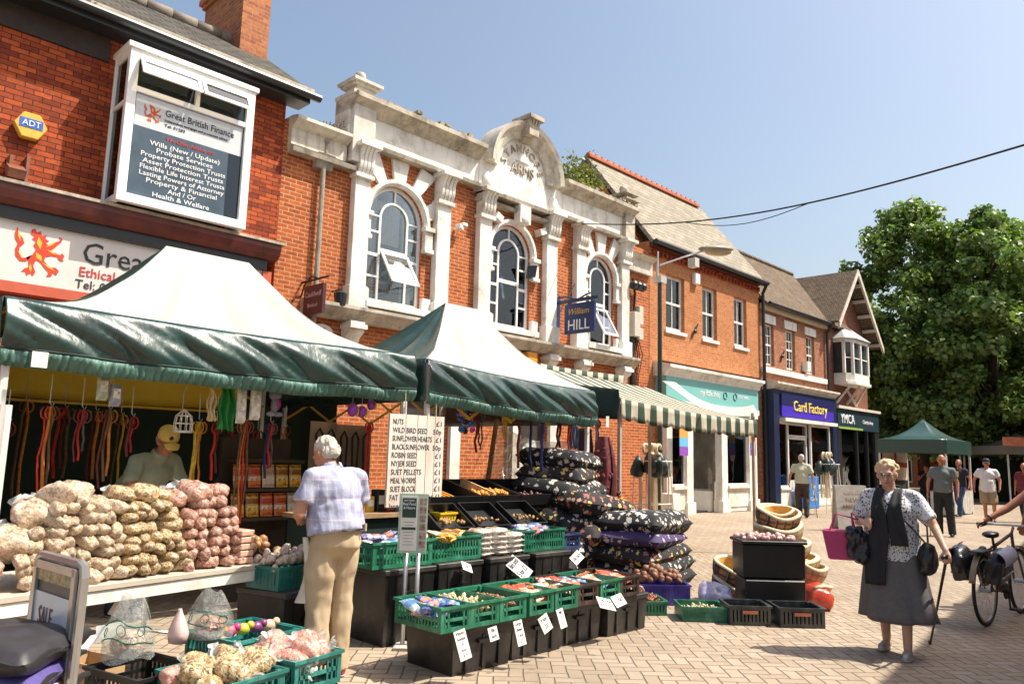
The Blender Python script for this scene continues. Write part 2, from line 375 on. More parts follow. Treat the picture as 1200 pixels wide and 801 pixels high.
glassm = glass('window_glass', (.84, .87, .86), .03); dkroom = M('dark_interior', (.02, .022, .024), .9, .1, 2, 0)  # near-black backing stands in for the unlit rooms behind the windows
curt = M('net_curtain', (.78, .76, .70), .9, .12, 9, .4, 20)
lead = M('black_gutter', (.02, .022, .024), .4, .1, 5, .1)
maroon = M('maroon_paint', (.13, .028, .022), .45, .25, 4, .2, dirt=(.05, .02, .018))
iron = M('black_iron', (.012, .014, .017), .45, .1, 9, .1)
galv = M('galvanised_metal', (.55, .55, .53), .35, .1, 12, .1, metal=.7)
navy = M('navy_paint', (.012, .02, .06), .4, .1, 5, 0)
rededge = M('red_ridge_tile', (.46, .13, .06), .8, .15, 5, .3)
X0 = -11.75
def wall(mb, y0, y1, z0, z1, xf, th, holes=()):
    ys = sorted({y0, y1, *[h[0] for h in holes], *[h[1] for h in holes]}); zs = sorted({z0, z1, *[h[2] for h in holes], *[h[3] for h in holes]})
    for a, b in zip(ys, ys[1:]):
        run = None
        for c, d in zip(zs, zs[1:]):
            hole = any(h[0]-1e-6 <= a and b <= h[1]+1e-6 and h[2]-1e-6 <= c and d <= h[3]+1e-6 for h in holes)
            if hole:
                if run: mb.box(xf-th, xf, a, b, run[0], run[1]); run = None
            else: run = (run[0], d) if run else (c, d)
        if run: mb.box(xf-th, xf, a, b, run[0], run[1])
def sash(root, y0, y1, z0, z1, x, nv=1, nh=1, mat=None, curtain=True, sill=True, cw=.3, fr=.06, head=False, rec=.10):
    f = MB(); xo, xi = x-rec, x-rec-.07; mat = mat or white
    f.box(xi, xo, y0, y0+fr, z0, z1); f.box(xi, xo, y1-fr, y1, z0, z1); f.box(xi, xo, y0+fr, y1-fr, z1-fr, z1); f.box(xi, xo, y0+fr, y1-fr, z0, z0+fr*1.3)
    zm = (z0+z1)/2; f.box(xi, xo+.012, y0+fr, y1-fr, zm-.03, zm+.03)
    for k in range(1, nv+1):
        yy = y0+(y1-y0)*k/(nv+1); f.box(xi+.01, xo-.008, yy-.012, yy+.012, z0+fr, z1-fr)
    for k in range(1, nh+1):
        for q in (0, 1):
            if nh == 0: continue
            a, b = (z0+fr, zm) if q == 0 else (zm, z1-fr); zz = a+(b-a)*k/(nh+1); f.box(xi+.012, xo-.01, y0+fr, y1-fr, zz-.011, zz+.011)
    w_ = f.build('window', mat, root)
    MB().box(xi+.03, xi+.036, y0+fr, y1-fr, z0+fr, z1-fr).build('pane', glassm, w_)
    if sill: MB().box(x-.16, x+.06, y0-.06, y1+.06, z0-.09, z0-.001).build('sill', mat, w_)
    if curtain:
        def cf_(a, b):
            return lambda u, v: (xi-.06+.02*math.sin(u*22), a+(b-a)*u, z0+.05+(z1-z0-.08)*v)
        c = MB(); c.grid(cf_(y0+fr, y0+(y1-y0)*cw), 24, 1); c.grid(cf_(y1-(y1-y0)*cw, y1-fr), 24, 1); c.build('curtain', curt, w_, smooth=True)
    return w_
def gable_roof_x(mb, x_e, x_r, z_e, z_r, y0, y1, th=.12):
    # slope facing +X, ridge along Y at x_r
    n = Vector((z_r-z_e, 0, x_e-x_r)).normalized()*th
    mb.add([(x_e, y0, z_e), (x_e, y1, z_e), (x_r, y1, z_r), (x_r, y0, z_r), (x_e-n.x, y0, z_e-n.z), (x_e-n.x, y1, z_e-n.z), (x_r-n.x, y1, z_r-n.z), (x_r-n.x, y0, z_r-n.z)],
           [(0, 1, 2, 3), (7, 6, 5, 4), (0, 4, 5, 1), (3, 2, 6, 7), (0, 3, 7, 4), (1, 5, 6, 2)])
# ================================================================ 1 red brick finance shop
b1 = thing('brick_shop', 'dark red brick shop with slate roof, chimney and white bay window over a finance sign', 'building', (X0, 2, 0))
Y1 = 6.22; BY0, BY1 = 3.45, 5.36
mb = MB(); wall(mb, -6, Y1, 4.9, 7.6, X0, .3, [(BY0+.05, BY1-.05, 4.9, 7.1)]); mb.box(X0-8, X0-.3, Y1-.3, Y1, 3.2, 7.6)
wall(mb, -6, Y1, 0, 4.4, X0-.1, .3, [(0.6, 3.4, .5, 3.1), (4.4, 5.6, .0, 2.9)])
mb.build('wall', redbrick, b1)
MB().box(X0-2, X0-1.9, -6, Y1-.3, .1, 7.2).build('dark_room_backing', dkroom, b1)
ridx, ridz = -13.5, 9.14
def hole_sag(u): return .03*math.sin(u*9)
rf = MB(); gable_roof_x(rf, X0+.42, ridx, 7.62, ridz, -6, 6.5); 
rf.add([(ridx, -6, ridz-.001), (ridx, 6.5, ridz-.001), (ridx-3.2, 6.5, 7.0), (ridx-3.2, -6, 7.0)], [(0, 1, 2, 3)])
roof1 = rf.build('roof', slate, b1)
r_ = MB()
for k in range(28):
    y = -6+k*.45; r_.tube([(ridx, y, ridz+.02), (ridx, y+.43, ridz+.03+random.uniform(0, .012))], .12, 10)
r_.build('ridge_tiles', M('grey_ridge', (.2, .17, .14), .8, .2), roof1, smooth=True)
ch = MB(); ch.box(-14.7, -13.0, 5.87, 6.42, 8.3, 10.25); ch.box(-14.75, -12.95, 5.82, 6.47, 10.25, 10.33); ch.box(-14.8, -12.9, 5.77, 6.52, 10.33, 10.45)
chm = ch.build('chimney', brick('chimney_brick', (.52, .19, .08), (.34, .11, .055), (.34, .25, .17)), roof1)
gt = MB(); gt.box(X0+.02, X0+.40, -6, 6.45, 7.40, 7.58); gt.tube([(X0+.47, -6, 7.56), (X0+.47, 6.6, 7.52)], .07, 10)
gt.build('gutter', lead, b1)
fc = MB(); fc.box(X0+.41, X0+.45, -6, 6.5, 7.58, 7.66); fc.build('roof_edge', oldstone, b1)
so_ = MB(); so_.box(X0, X0+.03, -6, BY0-.1, 7.05, 7.40); so_.build('painted_eave_shadow', M('eave_shade_dark', (.035, .022, .018), .7, .3), b1)  # dark strip on the wall, painted shade under the eave
# bay window
bx = X0+.62
bw = MB(); P_ = .10
def frame_x(mb, x, y0, y1, z0, z1, t, d=.07):
    mb.box(x-d, x, y0, y0+t, z0, z1); mb.box(x-d, x, y1-t, y1, z0, z1); mb.box(x-d, x, y0+t, y1-t, z1-t, z1); mb.box(x-d, x, y0+t, y1-t, z0, z0+t)
frame_x(bw, bx, BY0, BY1, 4.86, 7.12, .13, .1); bw.box(bx-.08, bx-.006, BY0+.13, BY1-.13, 6.50, 6.58); bw.box(bx-.08, bx-.008, 4.42, 4.49, 6.58, 7.0)
bw.box(X0+.02, bx-.1, BY0+.003, BY0+.07, 4.86, 4.96); bw.box(X0+.02, bx-.1, BY0+.003, BY0+.07, 7.02, 7.12); bw.box(X0+.02, bx-.1, BY0+.003, BY0+.07, 6.3, 6.36); bw.box(X0+.01, X0+.06, BY0-.01, BY0+.07, 4.86, 7.12)
bw.box(X0+.02, bx-.1, BY1-.07, BY1-.003, 4.86, 7.12)
bw.box(X0, bx+.03, BY0-.04, BY1+.04, 7.121, 7.2)
bay = bw.build('bay_window', upvc, b1, bevel=.006)
MB().box(bx-.06, bx-.055, BY0+.13, BY1-.13, 4.99, 6.5).box(bx-.06, bx-.055, BY0+.13, BY1-.13, 6.58, 6.99).box(X0+.06, bx-.1, BY0+.03, BY0+.035, 4.96, 7.02).build('pane', glass('dark_glass', (.3, .38, .42), .02), bay)
MB().box(X0-.3, X0-.28, BY0, BY1, 4.9, 7.1).build('dim_room_backing', M('dim_room_grey', (.10, .13, .15), .8, .3, 3), bay)  # dim panel added to stand for the dark room behind the glass
for a, b in ((BY0+.13, 4.44), (4.47, BY1-.13)):
    z1, z0 = 7.0, 6.74; o_ = .16; lt = MB(); w0 = .05
    def pt(y, s, q=0): return (bx+.012+o_*(1-s)+q, y, z0+(z1-z0)*s-.02*(1-s))
    for (ya, yb, s0, s1) in ((a, a+w0, 0, 1), (b-w0, b, 0, 1), (a+w0, b-w0, 0, .2), (a+w0, b-w0, .8, 1)):
        lt.add([pt(ya, s0), pt(yb, s0), pt(yb, s1), pt(ya, s1), pt(ya, s0, .04), pt(yb, s0, .04), pt(yb, s1, .04), pt(ya, s1, .04)], [(0, 1, 2, 3), (4, 7, 6, 5), (0, 4, 5, 1), (2, 6, 7, 3), (0, 3, 7, 4), (1, 5, 6, 2)])
    lt.build('top_light', upvc, bay, label='open top light tilted outwards')
    gl = MB(); gl.quad(pt(a+w0, .2, .02), pt(b-w0, .2, .02), pt(b-w0, .8, .02), pt(a+w0, .8, .02)); gl.build('top_light_pane', glass('amber_glass', (.5, .42, .25), .15), bay)
# window poster: pale header, dark panel with white lettering
pp = MB(); pp.box(bx-.052, bx-.048, BY0+.15, BY1-.15, 6.02, 6.49); pp.build('poster_header', M('pale_film', (.55, .58, .60), .3, .05), bay)
pp = MB(); pp.box(bx-.052, bx-.048, BY0+.15, BY1-.35, 5.0, 6.018); pp.build('poster_panel', M('dark_film', (.055, .085, .115), .25, .25, 2), bay)
xt = bx-.044; wtext = M('white_letters', (.85, .85, .84), .5, 0, 5, 0); dtext = M('dark_letters', (.03, .03, .035), .5, 0, 5, 0); rtext = M('red_letters', (.55, .03, .02), .5, 0, 5, 0)
text('Great British Finance', 'poster_title', dtext, bay, (xt, 4.02, 6.28), UY, ZZ, .10, 1.05)
merge_text([('Independent mortgage and protection advice', (xt, 4.02, 6.2), UY, ZZ, .035, .95), ('Tel: 01283', (xt, 4.02, 6.12), UY, ZZ, .04, .3)], 'poster_small_print', dtext, bay)
text('We Offer Advice on:', 'poster_heading', rtext, bay, (xt, 4.42, 5.91), UY, ZZ, .06, .72, align='CENTER')
lines = ['Wills (New / Update)', 'Probate Services', 'Property Protection Trusts', 'Asset Protection Trusts', 'Flexible Life Interest Trusts', 'Lasting Powers of Attorney', 'Property & Financial', 'And / Or', 'Health & Welfare']
merge_text([(s, (xt, 4.36, 5.79-i*.094), UY, ZZ, .068, min(1.25, .052*len(s)), .003, 'CENTER') for i, s in enumerate(lines)], 'poster_list', wtext, bay)
# red lion emblem
LION = [(.30, .98), (.36, 1.0), (.40, .93), (.47, .97), (.50, .88), (.60, .92), (.58, .83), (.66, .80), (.60, .75), (.66, .70), (.76, .78), (.88, .86), (.84, .93), (.93, .90), (.90, .82), (.78, .68), (.70, .60), (.80, .58), (.90, .55), (.95, .60), (1.0, .54), (.97, .48), (.99, .42), (.90, .44), (.86, .50), (.74, .50), (.62, .46), (.60, .38), (.68, .30), (.76, .26), (.84, .28), (.92, .22), (.88, .12), (.80, .16), (.78, .08), (.68, .06), (.72, .15), (.62, .24), (.52, .34), (.44, .36), (.40, .24), (.46, .12), (.42, .03), (.36, .08), (.30, .02), (.26, .10), (.18, .08), (.24, .16), (.32, .20), (.30, .32), (.24, .38), (.16, .36), (.10, .44), (.10, .56), (.18, .66), (.14, .76), (.06, .84), (.02, .98), (-.02, .84), (.0, .72), (.06, .64), (.02, .52), (.04, .38), (.14, .29), (.26, .30), (.36, .46), (.42, .58), (.36, .66), (.40, .74), (.32, .78), (.36, .84), (.28, .88)]
def lion(name, parent, x, y, z, s, outer, inner, flip=False):
    pts = [(y+p[0]*s*.9, z+p[1]*s) for p in LION]
    bm = bmesh.new(); o0 = ORG[parent.name]
    for xx, sh in ((x, 0),):
        vs = [bm.verts.new((xx-o0.x, a-o0.y, c-o0.z)) for a, c in pts]; es = [bm.edges.new((vs[i], vs[(i+1) % len(vs)])) for i in range(len(vs))]
        bmesh.ops.triangle_fill(bm, edges=es, use_beauty=True)
    me = bpy.data.meshes.new(name); bm.to_mesh(me); bm.free(); me.materials.append(outer); ob = bpy.data.objects.new(name, me); link(ob, parent)
    q = MB()
    def strip(a, b, w):
        A, B = Vector((x+.003, y+a[0]*s*.9, z+a[1]*s)), Vector((x+.003, y+b[0]*s*.9, z+b[1]*s)); d = (B-A).normalized(); n_ = Vector((0, -d.z, d.y))*w*s
        q.quad(A, (A+B)/2+n_, B, (A+B)/2-n_)
    for a, b, w_ in [((.44, .85), (.5, .6), .05), ((.42, .52), (.56, .36), .05), ((.62, .62), (.84, .54), .02), ((.60, .66), (.82, .83), .02), ((.34, .28), (.36, .1), .025), ((.56, .34), (.84, .2), .02), ((.03, .92), (.1, .68), .02), ((.06, .5), (.2, .34), .015)]: strip(a, b, w_)
    q.build(name+'_highlight', inner, parent)
lionred = M('lion_red', (.60, .045, .015), .5, .15); liony = M('lion_yellow', (.85, .42, .04), .5, .1)
lion('lion_emblem', bay, xt+.001, 3.72, 6.11, .27, lionred, liony)
# shopfront cornice and sign board
cn = MB(); cn.ext([(X0-.1, 4.55), (X0+.30, 4.55), (X0+.38, 4.62), (X0+.42, 4.72), (X0+.42, 4.80), (X0-.0, 4.90)], 'y', -6, 6.1); cn.build('cornice', maroon, b1)
cn = MB(); cn.box(X0+.08, X0+.46, -6, 6.15, 4.803, 4.845); cn.build('cornice_lead', oldstone, b1)
cn = MB(); cn.box(X0-.1, X0+.26, -6, 5.95, 4.38, 4.549); cn.build('painted_cornice_shadow', lead, b1)  # black strip stands in for the shade below the cornice
sb = MB(); sb.box(X0-.1, X0+.20, -6, 5.9, 3.56, 4.38); sgb = sb.build('sign_board', M('cream_board', (.66, .62, .58), .4, .06, 2), b1)
sr = MB(); sr.box(X0-.1, X0+.26, -6, 5.95, 3.42, 3.56); sr.box(X0-.1, X0+.24, 5.9, 6.05, 3.42, 4.37); sr.build('sign_rail', M('orange_red_paint', (.50, .10, .05), .45, .1), b1)
fr_ = MB(); fr_.box(X0-.1, X0+.05, -6, 6.1, 2.9, 3.42); fr_.build('fascia_panel', M('dark_red_paint', (.20, .03, .025), .45, .2), b1)
fr_ = MB(); fr_.box(X0-.1, X0+.2, -6, 6.1, 2.66, 2.9); fr_.build('lower_rail', M('orange_red_paint', (.5, .1, .05)), b1)
xs = X0+.206
text('Great British', 'sign_title', dtext, sgb, (xs, 3.24, 3.98), UY, ZZ, .30, 2.1)
text('Ethical and Independent Advice', 'sign_line', rtext, sgb, (xs, 3.22, 3.79), UY, ZZ, .13, 2.3)
text('Tel: 01283 512277', 'sign_phone', dtext, sgb, (xs, 3.18, 3.62), UY, ZZ, .12, 1.3)
lion('sign_lion', sgb, xs, 2.42, 3.66, .66, lionred, liony)
# alarm box
al = MB(); hx = [(2.46+.20*math.cos(a), 5.74+.20*math.sin(a)) for a in [k*PI/3 for k in range(6)]]
al.ext(hx, 'x', X0+.003, X0+.12); ab = al.build('alarm_box', M('yellow_plastic', (.75, .42, .06), .35, .08), label='yellow hexagonal alarm box on the dark red brick wall', cat='alarm box', bevel=.01)
MB().box(X0+.121, X0+.126, 2.32, 2.60, 5.70, 5.83).build('badge', M('blue_badge', (.03, .12, .5), .4, 0), ab)
text('ADT', 'lettering', wtext, ab, (X0+.13, 2.46, 5.725), UY, ZZ, .08, .22, align='CENTER')
fl = MB(); fl.obox((X0+.25, 2.32, 5.02), (.24, .2, .12), Euler((0, .5, 0)).to_matrix()); fl.box(X0+.01, X0+.2, 2.25, 2.29, 4.95, 5.25); fl.box(X0+.01, X0+.16, 2.45, 2.49, 4.9, 5.3)
fl.build('floodlight', M('rusty_metal', (.2, .07, .04), .6, .3), label='small rusty floodlight fixed under the yellow alarm box', cat='floodlight')
# ================================================================ 2 stanhope arms
st = thing('painted_stone_pub', 'orange brick pub front with white pilasters, arched windows and curved STANHOPE ARMS pediment', 'building', (X0, 12, 0))
W = [(8.05, 9.35), (11.25, 12.52), (14.53, 15.68)]
mb = MB(); wall(mb, Y1+.003, 17.3, 0, 7.15, X0, .3, [(a, b, 4.25, 6.6) for a, b in W]+[(9.0, 10.1, 0.003, 2.6), (12.2, 13.2, .003, 2.5)])
for a, b in W:   # brick spandrels over each arch
    c, r = (a+b)/2, (b-a)/2; n = 14
    for k in range(n):
        t0, t1 = PI*k/n, PI*(k+1)/n; p0 = (c-r*math.cos(t0), 5.95+r*math.sin(t0)); p1 = (c-r*math.cos(t1), 5.95+r*math.sin(t1))
        mb.add([(x, *p) for x in (X0-.3, X0) for p in ((p0[0], p0[1]), (p1[0], p1[1]), (p1[0], 6.6), (p0[0], 6.6))], [(0, 3, 2, 1), (4, 5, 6, 7), (0, 1, 5, 4)])
mb.build('wall', orbrick, st)
MB().box(X0-2, X0-1.9, 6.3, 17.2, .1, 7.1).box(X0-1.8, X0-.3, 10, 10.05, 3, 7.1).build('dark_room_backing', dkroom, st)
MB().box(X0-1.7, X0-.31, 6.4, 17.2, 6.9, 6.95).build('ceiling', M('pale_ceiling', (.5, .45, .35), .9), st)
xp = X0+.16
def pilaster(y0, y1, zt=6.55):
    p = MB(); p.box(X0+.003, xp, y0, y1, 4.45, zt); p.box(X0+.003, xp+.06, y0-.05, y1+.05, 4.06, 4.45)
    p.build('pilaster', stone, st, bevel=.008)
    c = MB(); ww = (y1-y0); n = 10; prof = []
    for k in range(n+1):
        u = k/n; prof.append((xp+.05+.17*u**1.4+.03*math.sin(u*PI*2), zt+.02+.48*u))
    pts = [(X0+.003, zt+.02)]+prof+[(X0+.003, zt+.5)]
    for q in range(4): c.ext(pts, 'y', y0+ww*(q+.08)/4, y0+ww*(q+.92)/4)
    c.ext([(a-.03 if a > xp else a, b) for a, b in pts], 'y', y0+.01, y1-.01)
    c.box(X0+.003, xp+.24, y0-.07, y1+.07, zt+.50, zt+.58); c.box(X0+.003, xp+.07, y0-.04, y1+.04, zt-.06, zt+.015)
    c.build('capital', stone, st, bevel=.006)
for a, b in ((7.62, 7.95), (9.60, 9.96), (10.78, 11.14), (12.92, 13.30), (14.02, 14.38), (15.85, 16.18)): pilaster(a, b)
def cornice(name, y0, y1, z, prof, mat, parent=st):
    c = MB(); c.ext([(X0-.35, z)]+[(X0+a, z+b) for a, b in prof]+[(X0-.35, z+prof[-1][1])], 'y', y0, y1); return c.build(name, mat, parent)
ph = [(.14, 0), (.14, .10), (.20, .14), (.20, .18), (.10, .2), (.10, .28)]
for a, b in ((7.42, 10.72), (13.38, 16.3)):
    cornice('architrave', a, b, 7.14, [(.20, 0), (.22, .07), (.14, .09)], oldstone)
    cornice('frieze', a, b, 7.23, [(.12, 0), (.12, .52)], stone)
    cornice('cornice', a, b, 7.75, [(.16, 0), (.2, .06), (.24, .09), (.36, .17), (.40, .19), (.40, .28), (.2, .33)], oldstone)
for a, b in ((7.42, 10.72), (13.38, 16.3)):
    q = MB()
    for k in range(26):
        y = a+(b-a)*(k+.5)/26; s = random.uniform(.02, .07); q.obox((X0+.15+random.uniform(-.1, .12), y, 8.085+s/2), (random.uniform(.1, .22), (b-a)/26*.98, s+.01), Euler((random.uniform(-.1, .1),)*3).to_matrix())
    q.build('broken_coping', M('crumbling_stone', (.33, .28, .2), .9, .4, 9, .6, dirt=(.08, .07, .05)), st)
# centre bay
cornice('architrave', 10.70, 13.40, 7.05, [(.26, 0), (.28, .08), (.2, .1)], oldstone)
cornice('lower_cornice', 10.72, 13.38, 6.86, [(.18, 0), (.22, .06), (.14, .08)], oldstone)
cornice('frieze', 10.72, 13.38, 7.15, [(.14, 0), (.14, .62)], stone)
pc, pz, pr = 12.03, 7.77, .98
tp = MB(); n = 28; arc = [(pc-pr*math.cos(PI*k/n), pz+pr*1.02*math.sin(PI*k/n)) for k in range(n+1)]
tp.ext(arc, 'x', X0-.3, X0+.14); tp.build('tympanum', stone, st)
rg = MB()
def ring(mb, c, z, prof, a0=0, a1=PI, n=30, sy=1):
    # prof = list of (radius, x)
    b = len(mb.v); m_ = len(prof)
    for k in range(n+1):
        t = a0+(a1-a0)*k/n
        for r, x in prof: mb.v.append((x, c-r*math.cos(t), z+r*math.sin(t)*sy))
    for k in range(n):
        for q in range(m_):
            mb.face([b+k*m_+q, b+k*m_+(q+1) % m_, b+(k+1)*m_+(q+1) % m_, b+(k+1)*m_+q])
    mb.face([b+q for q in range(m_)]); mb.face([b+n*m_+q for q in range(m_)][::-1])
ring(rg, pc, pz, [(pr-.16, X0-.2), (pr-.16, X0+.20), (pr-.05, X0+.26), (pr+.02, X0+.27), (pr+.1, X0+.38), (pr+.2, X0+.42), (pr+.2, X0-.2)])
rg.build('arched_cornice', oldstone if 0 else M('arch_stone', (.62, .57, .48), .8, .15, 4, .4, dirt=(.25, .22, .17)), st, smooth=False)
ks = MB()
for q in range(4): ks.ext([(X0+.1, 8.62), (X0+.42, 8.66), (X0+.55, 8.98), (X0+.1, 8.98)], 'y', pc-.17+q*.09, pc-.11+q*.09)
ks.box(X0+.05, X0+.5, pc-.15, pc+.16, 8.63, 8.97); ks.box(X0, X0+.6, pc-.22, pc+.24, 8.985, 9.08); ks.ext([(X0+.12, 8.54), (X0+.26, 8.54), (X0+.34, 8.62), (X0+.12, 8.62)], 'y', pc-.11, pc+.12)
ks.build('keystone', oldstone, st)
for y in (10.96, 13.11):
    MB().ell((X0+.12, y, 7.36), (.12, .17, .2)).build('carved_scroll', stone, st, smooth=True)
MB().box(X0+.1, X0+.3, pc-.17, pc+.17, 6.62, 7.03).ell((X0+.26, pc, 6.72), (.09, .16, .13)).build('console', stone, st)
for y in (11.33, 12.75):
    c = MB()
    for q in range(4): c.obox((X0+.10, y, 6.62-.02*q), (.2-.02*q, .2, .05+.1*(q == 0)), Euler((R(-25 if y < 12 else 25), 0, 0)).to_matrix())
    c.build('label_stop', stone, st)
def arctext(s, parent, c, z, r, x, a0, a1, h, mat):
    for i, ch_ in enumerate(s):
        t = a0+(a1-a0)*i/(len(s)-1); up = Vector((0, -math.cos(t), math.sin(t))); rt_ = Vector((0, math.sin(t), math.cos(t)))
        yield (ch_, Vector((x, c, z))+up*r, rt_, up, h, None, .02, 'CENTER')
merge_text(list(arctext('STANHOPE', st, pc, pz-.02, .56, X0+.15, R(20), R(160), .17, stone)), 'carved_name', oldstone, st)
merge_text([('ARMS', (X0+.16, pc, pz+.02), UY, ZZ, .22, .75, .02, 'CENTER')], 'carved_arms', oldstone, st)
MB().ell((X0+.14, pc, pz+.32), (.05, .24, .04)).ell((X0+.14, pc+.05, pz+.36), (.05, .1, .05)).build('carved_relief', stone, st, smooth=True)
# end pier with ball finial, and right finial
def pier(y0, y1, zb, zt, ball=True, k=1):
    p = MB(); c = (y0+y1)/2; xc = X0+.05
    p.box(X0-.2, X0+.24, y0, y1, zb, zt-.40*k)
    for i, (e, z0, z1) in enumerate(((.05, .40, .34), (.10, .34, .28), (-.04, .28, .11), (.03, .11, .06), (.08, .06, 0))): p.box(X0-.2-e, X0+.24+e, y0-e, y1+e, zt-z0*k, zt-z1*k-.001)
    pr_ = p.build('end_pier', oldstone if k < 1 else M('pier_stone', (.60, .56, .50), .8, .2, 3, .4, dirt=(.25, .22, .18)), st)
    if ball: MB().lathe([(.02, 0), (.10, .02), (.05, .06), (.09, .1), (.11, .17), (.09, .24), (.02, .28)], (X0, c, zt), 12).build('finial', oldstone, pr_, smooth=True)
pier(7.46, 7.94, 6.75, 8.34); pier(15.9, 16.3, 7.0, 8.42, k=.6)
# link bay left with cornice, and right link
cornice('link_cornice', 6.3, 7.42, 6.72, [(.12, 0), (.12, .30), (.2, .34), (.3, .42), (.3, .48), (.1, .52)], M('arch_stone', (.6, .57, .5)))
cornice('link_architrave', 6.3, 7.6, 6.58, [(.2, 0), (.22, .08), (.1, .13)], oldstone)
cornice('link_cornice', 16.2, 17.3, 6.42, [(.12, 0), (.12, .34), (.2, .38), (.28, .46), (.1, .52)], M('arch_stone', (.6, .57, .5)))
# radiating voussoirs
for wi in (0, 2):
    a, b = W[wi]; c = (a+b)/2; r = (b-a)/2
    for k, t in enumerate((18, 38+8, 90-14, 90+14, 180-46, 162)):
        pass
    for t0, t1 in ((12, 33), (54, 72) if 0 else (50, 66), (80, 100), (114, 130), (147, 168)):
        q = MB(); t0, t1 = R(t0), R(t1); ro0 = r+.12
        def top(t):
            d = Vector((-math.cos(t), math.sin(t))); k1 = (7.13-5.95)/max(d.y, .01); k2 = (r+.26)/max(abs(d.x), .01); return Vector((c, 5.95))+d*min(k1, k2)
        def inn(t): return Vector((c, 5.95))+Vector((-math.cos(t), math.sin(t)))*ro0
        q.ext([tuple(inn(t0)), tuple(top(t0)), tuple(top(t1)), tuple(inn(t1))], 'x', X0+.003, X0+.07); q.build('voussoir', stone, st)
def arch_window(a, b, idx):
    c, r = (a+b)/2, (b-a)/2; x = X0-.06; zs = 5.95; f = MB()
    # moulded surround
    s_ = MB(); ring(s_, c, zs, [(r+.001, X0-.2), (r+.001, X0+.05), (r+.05, X0+.1), (r+.12, X0+.1), (r+.12, X0+.003)]); s_.build('window_arch', stone, st)
    for y0, y1, e in ((a-.2, a, -1), (b, b+.2, 1)):
        MB().box(X0+.003, X0+.10, y0, y1, 5.5, 5.94).box(X0+.003, X0+.14, y0-.03, y1+.03, 5.86, 5.95).box(X0+.003, X0+.13, y0-.02, y1+.02, 5.42, 5.5).build('window_block', stone, st, bevel=.005); MB().box(X0+.003, X0+.1, y0, y1, 4.241, 4.5).build('window_base_block', stone, st, bevel=.005)
    MB().box(X0-.3, X0+.24, a-.1, b+.1, 4.12, 4.24).build('window_sill', stone, st)
    t = .06
    f.box(x-.07, x, a, a+t, 4.25, zs); f.box(x-.07, x, b-t, b, 4.25, zs); f.box(x-.07, x, a+t, b-t, 4.25, 4.34)
    ring(f, c, zs, [(r-.07, x-.07), (r-.07, x), (r, x), (r, x-.07)])
    q0, q1 = c-r*.50, c+r*.50
    for yy in (q0, q1): f.box(x-.06, x-.005, yy-.022, yy+.022, 4.34, 5.95)
    f.box(x-.06, x-.003, a+t, q0-.022, 5.16, 5.22); f.box(x-.06, x-.003, q1+.022, b-t, 5.16, 5.22); f.box(x-.06, x-.001, q0+.022, q1-.022, 5.26, 5.34)
    f.box(x-.06, x-.003, a+t, q0-.022, 5.62, 5.66); f.box(x-.06, x-.003, q1+.022, b-t, 5.62, 5.66)
    f.box(x-.06, x-.003, a+t, q0-.022, 4.75, 4.79); f.box(x-.06, x-.003, q1+.022, b-t, 4.75, 4.79)
    ring(f, c, 5.95, [(r*.50-.022, x-.06), (r*.50-.022, x-.004), (r*.5+.022, x-.004), (r*.5+.022, x-.06)])
    f.box(x-.055, x-.008, c-.018, c+.018, 5.95+r*.5+.02, 5.95+r-.07)
    for e in (-1, 1): f.box(x-.055, x-.008, min(c+e*r*.52, c+e*(r-.07)), max(c+e*r*.52, c+e*(r-.07)), 5.94, 5.97)
    wn = f.build('window', upvc, st)
    g_ = MB(); g_.box(x-.04, x-.035, a+t, b-t, 4.34, zs); g_.ext([(c-(r-.06)*math.cos(PI*k/20), zs+.001+(r-.06)*math.sin(PI*k/20)) for k in range(21)], 'x', x-.04, x-.035); g_.build('pane', glassm, wn)
    cu2 = MB()
    for (ya, yb) in ((a+t, a+.34), (b-.34, b-t)): cu2.grid(lambda u, v: (x-.16+.025*math.sin(u*25), ya+(yb-ya)*u+(0 if v > .4 else 0), 4.35+2.05*v), 20, 1)
    cu2.grid(lambda u, v: (x-.22+.02*math.sin(u*40), q0+.1+(q1-q0-.15)*u, 5.5+.85*v), 24, 1); cu2.build('curtain', curt, wn, smooth=True)
    if idx != 1:   # tilted open light
        z0, z1 = (4.55, 5.27) if idx == 0 else (4.4, 5.2); out = .42
        h = MB()
        def P2(y, s, q=0): return (x+.02+out*(1-s)+q, y, z0+(z1-z0)*s+.08*(1-s))
        for (ya, yb, s0, s1) in ((q0, q0+.05, 0, 1), (q1-.05, q1, 0, 1), (q0+.05, q1-.05, 0, .08), (q0+.05, q1-.05, .92, 1)):
            h.add([P2(ya, s0), P2(yb, s0), P2(yb, s1), P2(ya, s1), P2(ya, s0, .04), P2(yb, s0, .04), P2(yb, s1, .04), P2(ya, s1, .04)], [(0, 1, 2, 3), (4, 7, 6, 5), (0, 4, 5, 1), (2, 6, 7, 3), (0, 3, 7, 4), (1, 5, 6, 2)])
        h.build('open_light', upvc, wn, label='hinged light pushed open at the bottom')
        MB().quad(P2(q0+.05, .08, .02), P2(q1-.05, .08, .02), P2(q1-.05, .92, .02), P2(q0+.05, .92, .02)).build('open_light_pane', glass('milky_glass', (.7, .72, .7), .3), wn)
for i, (a, b) in enumerate(W): arch_window(a, b, i)
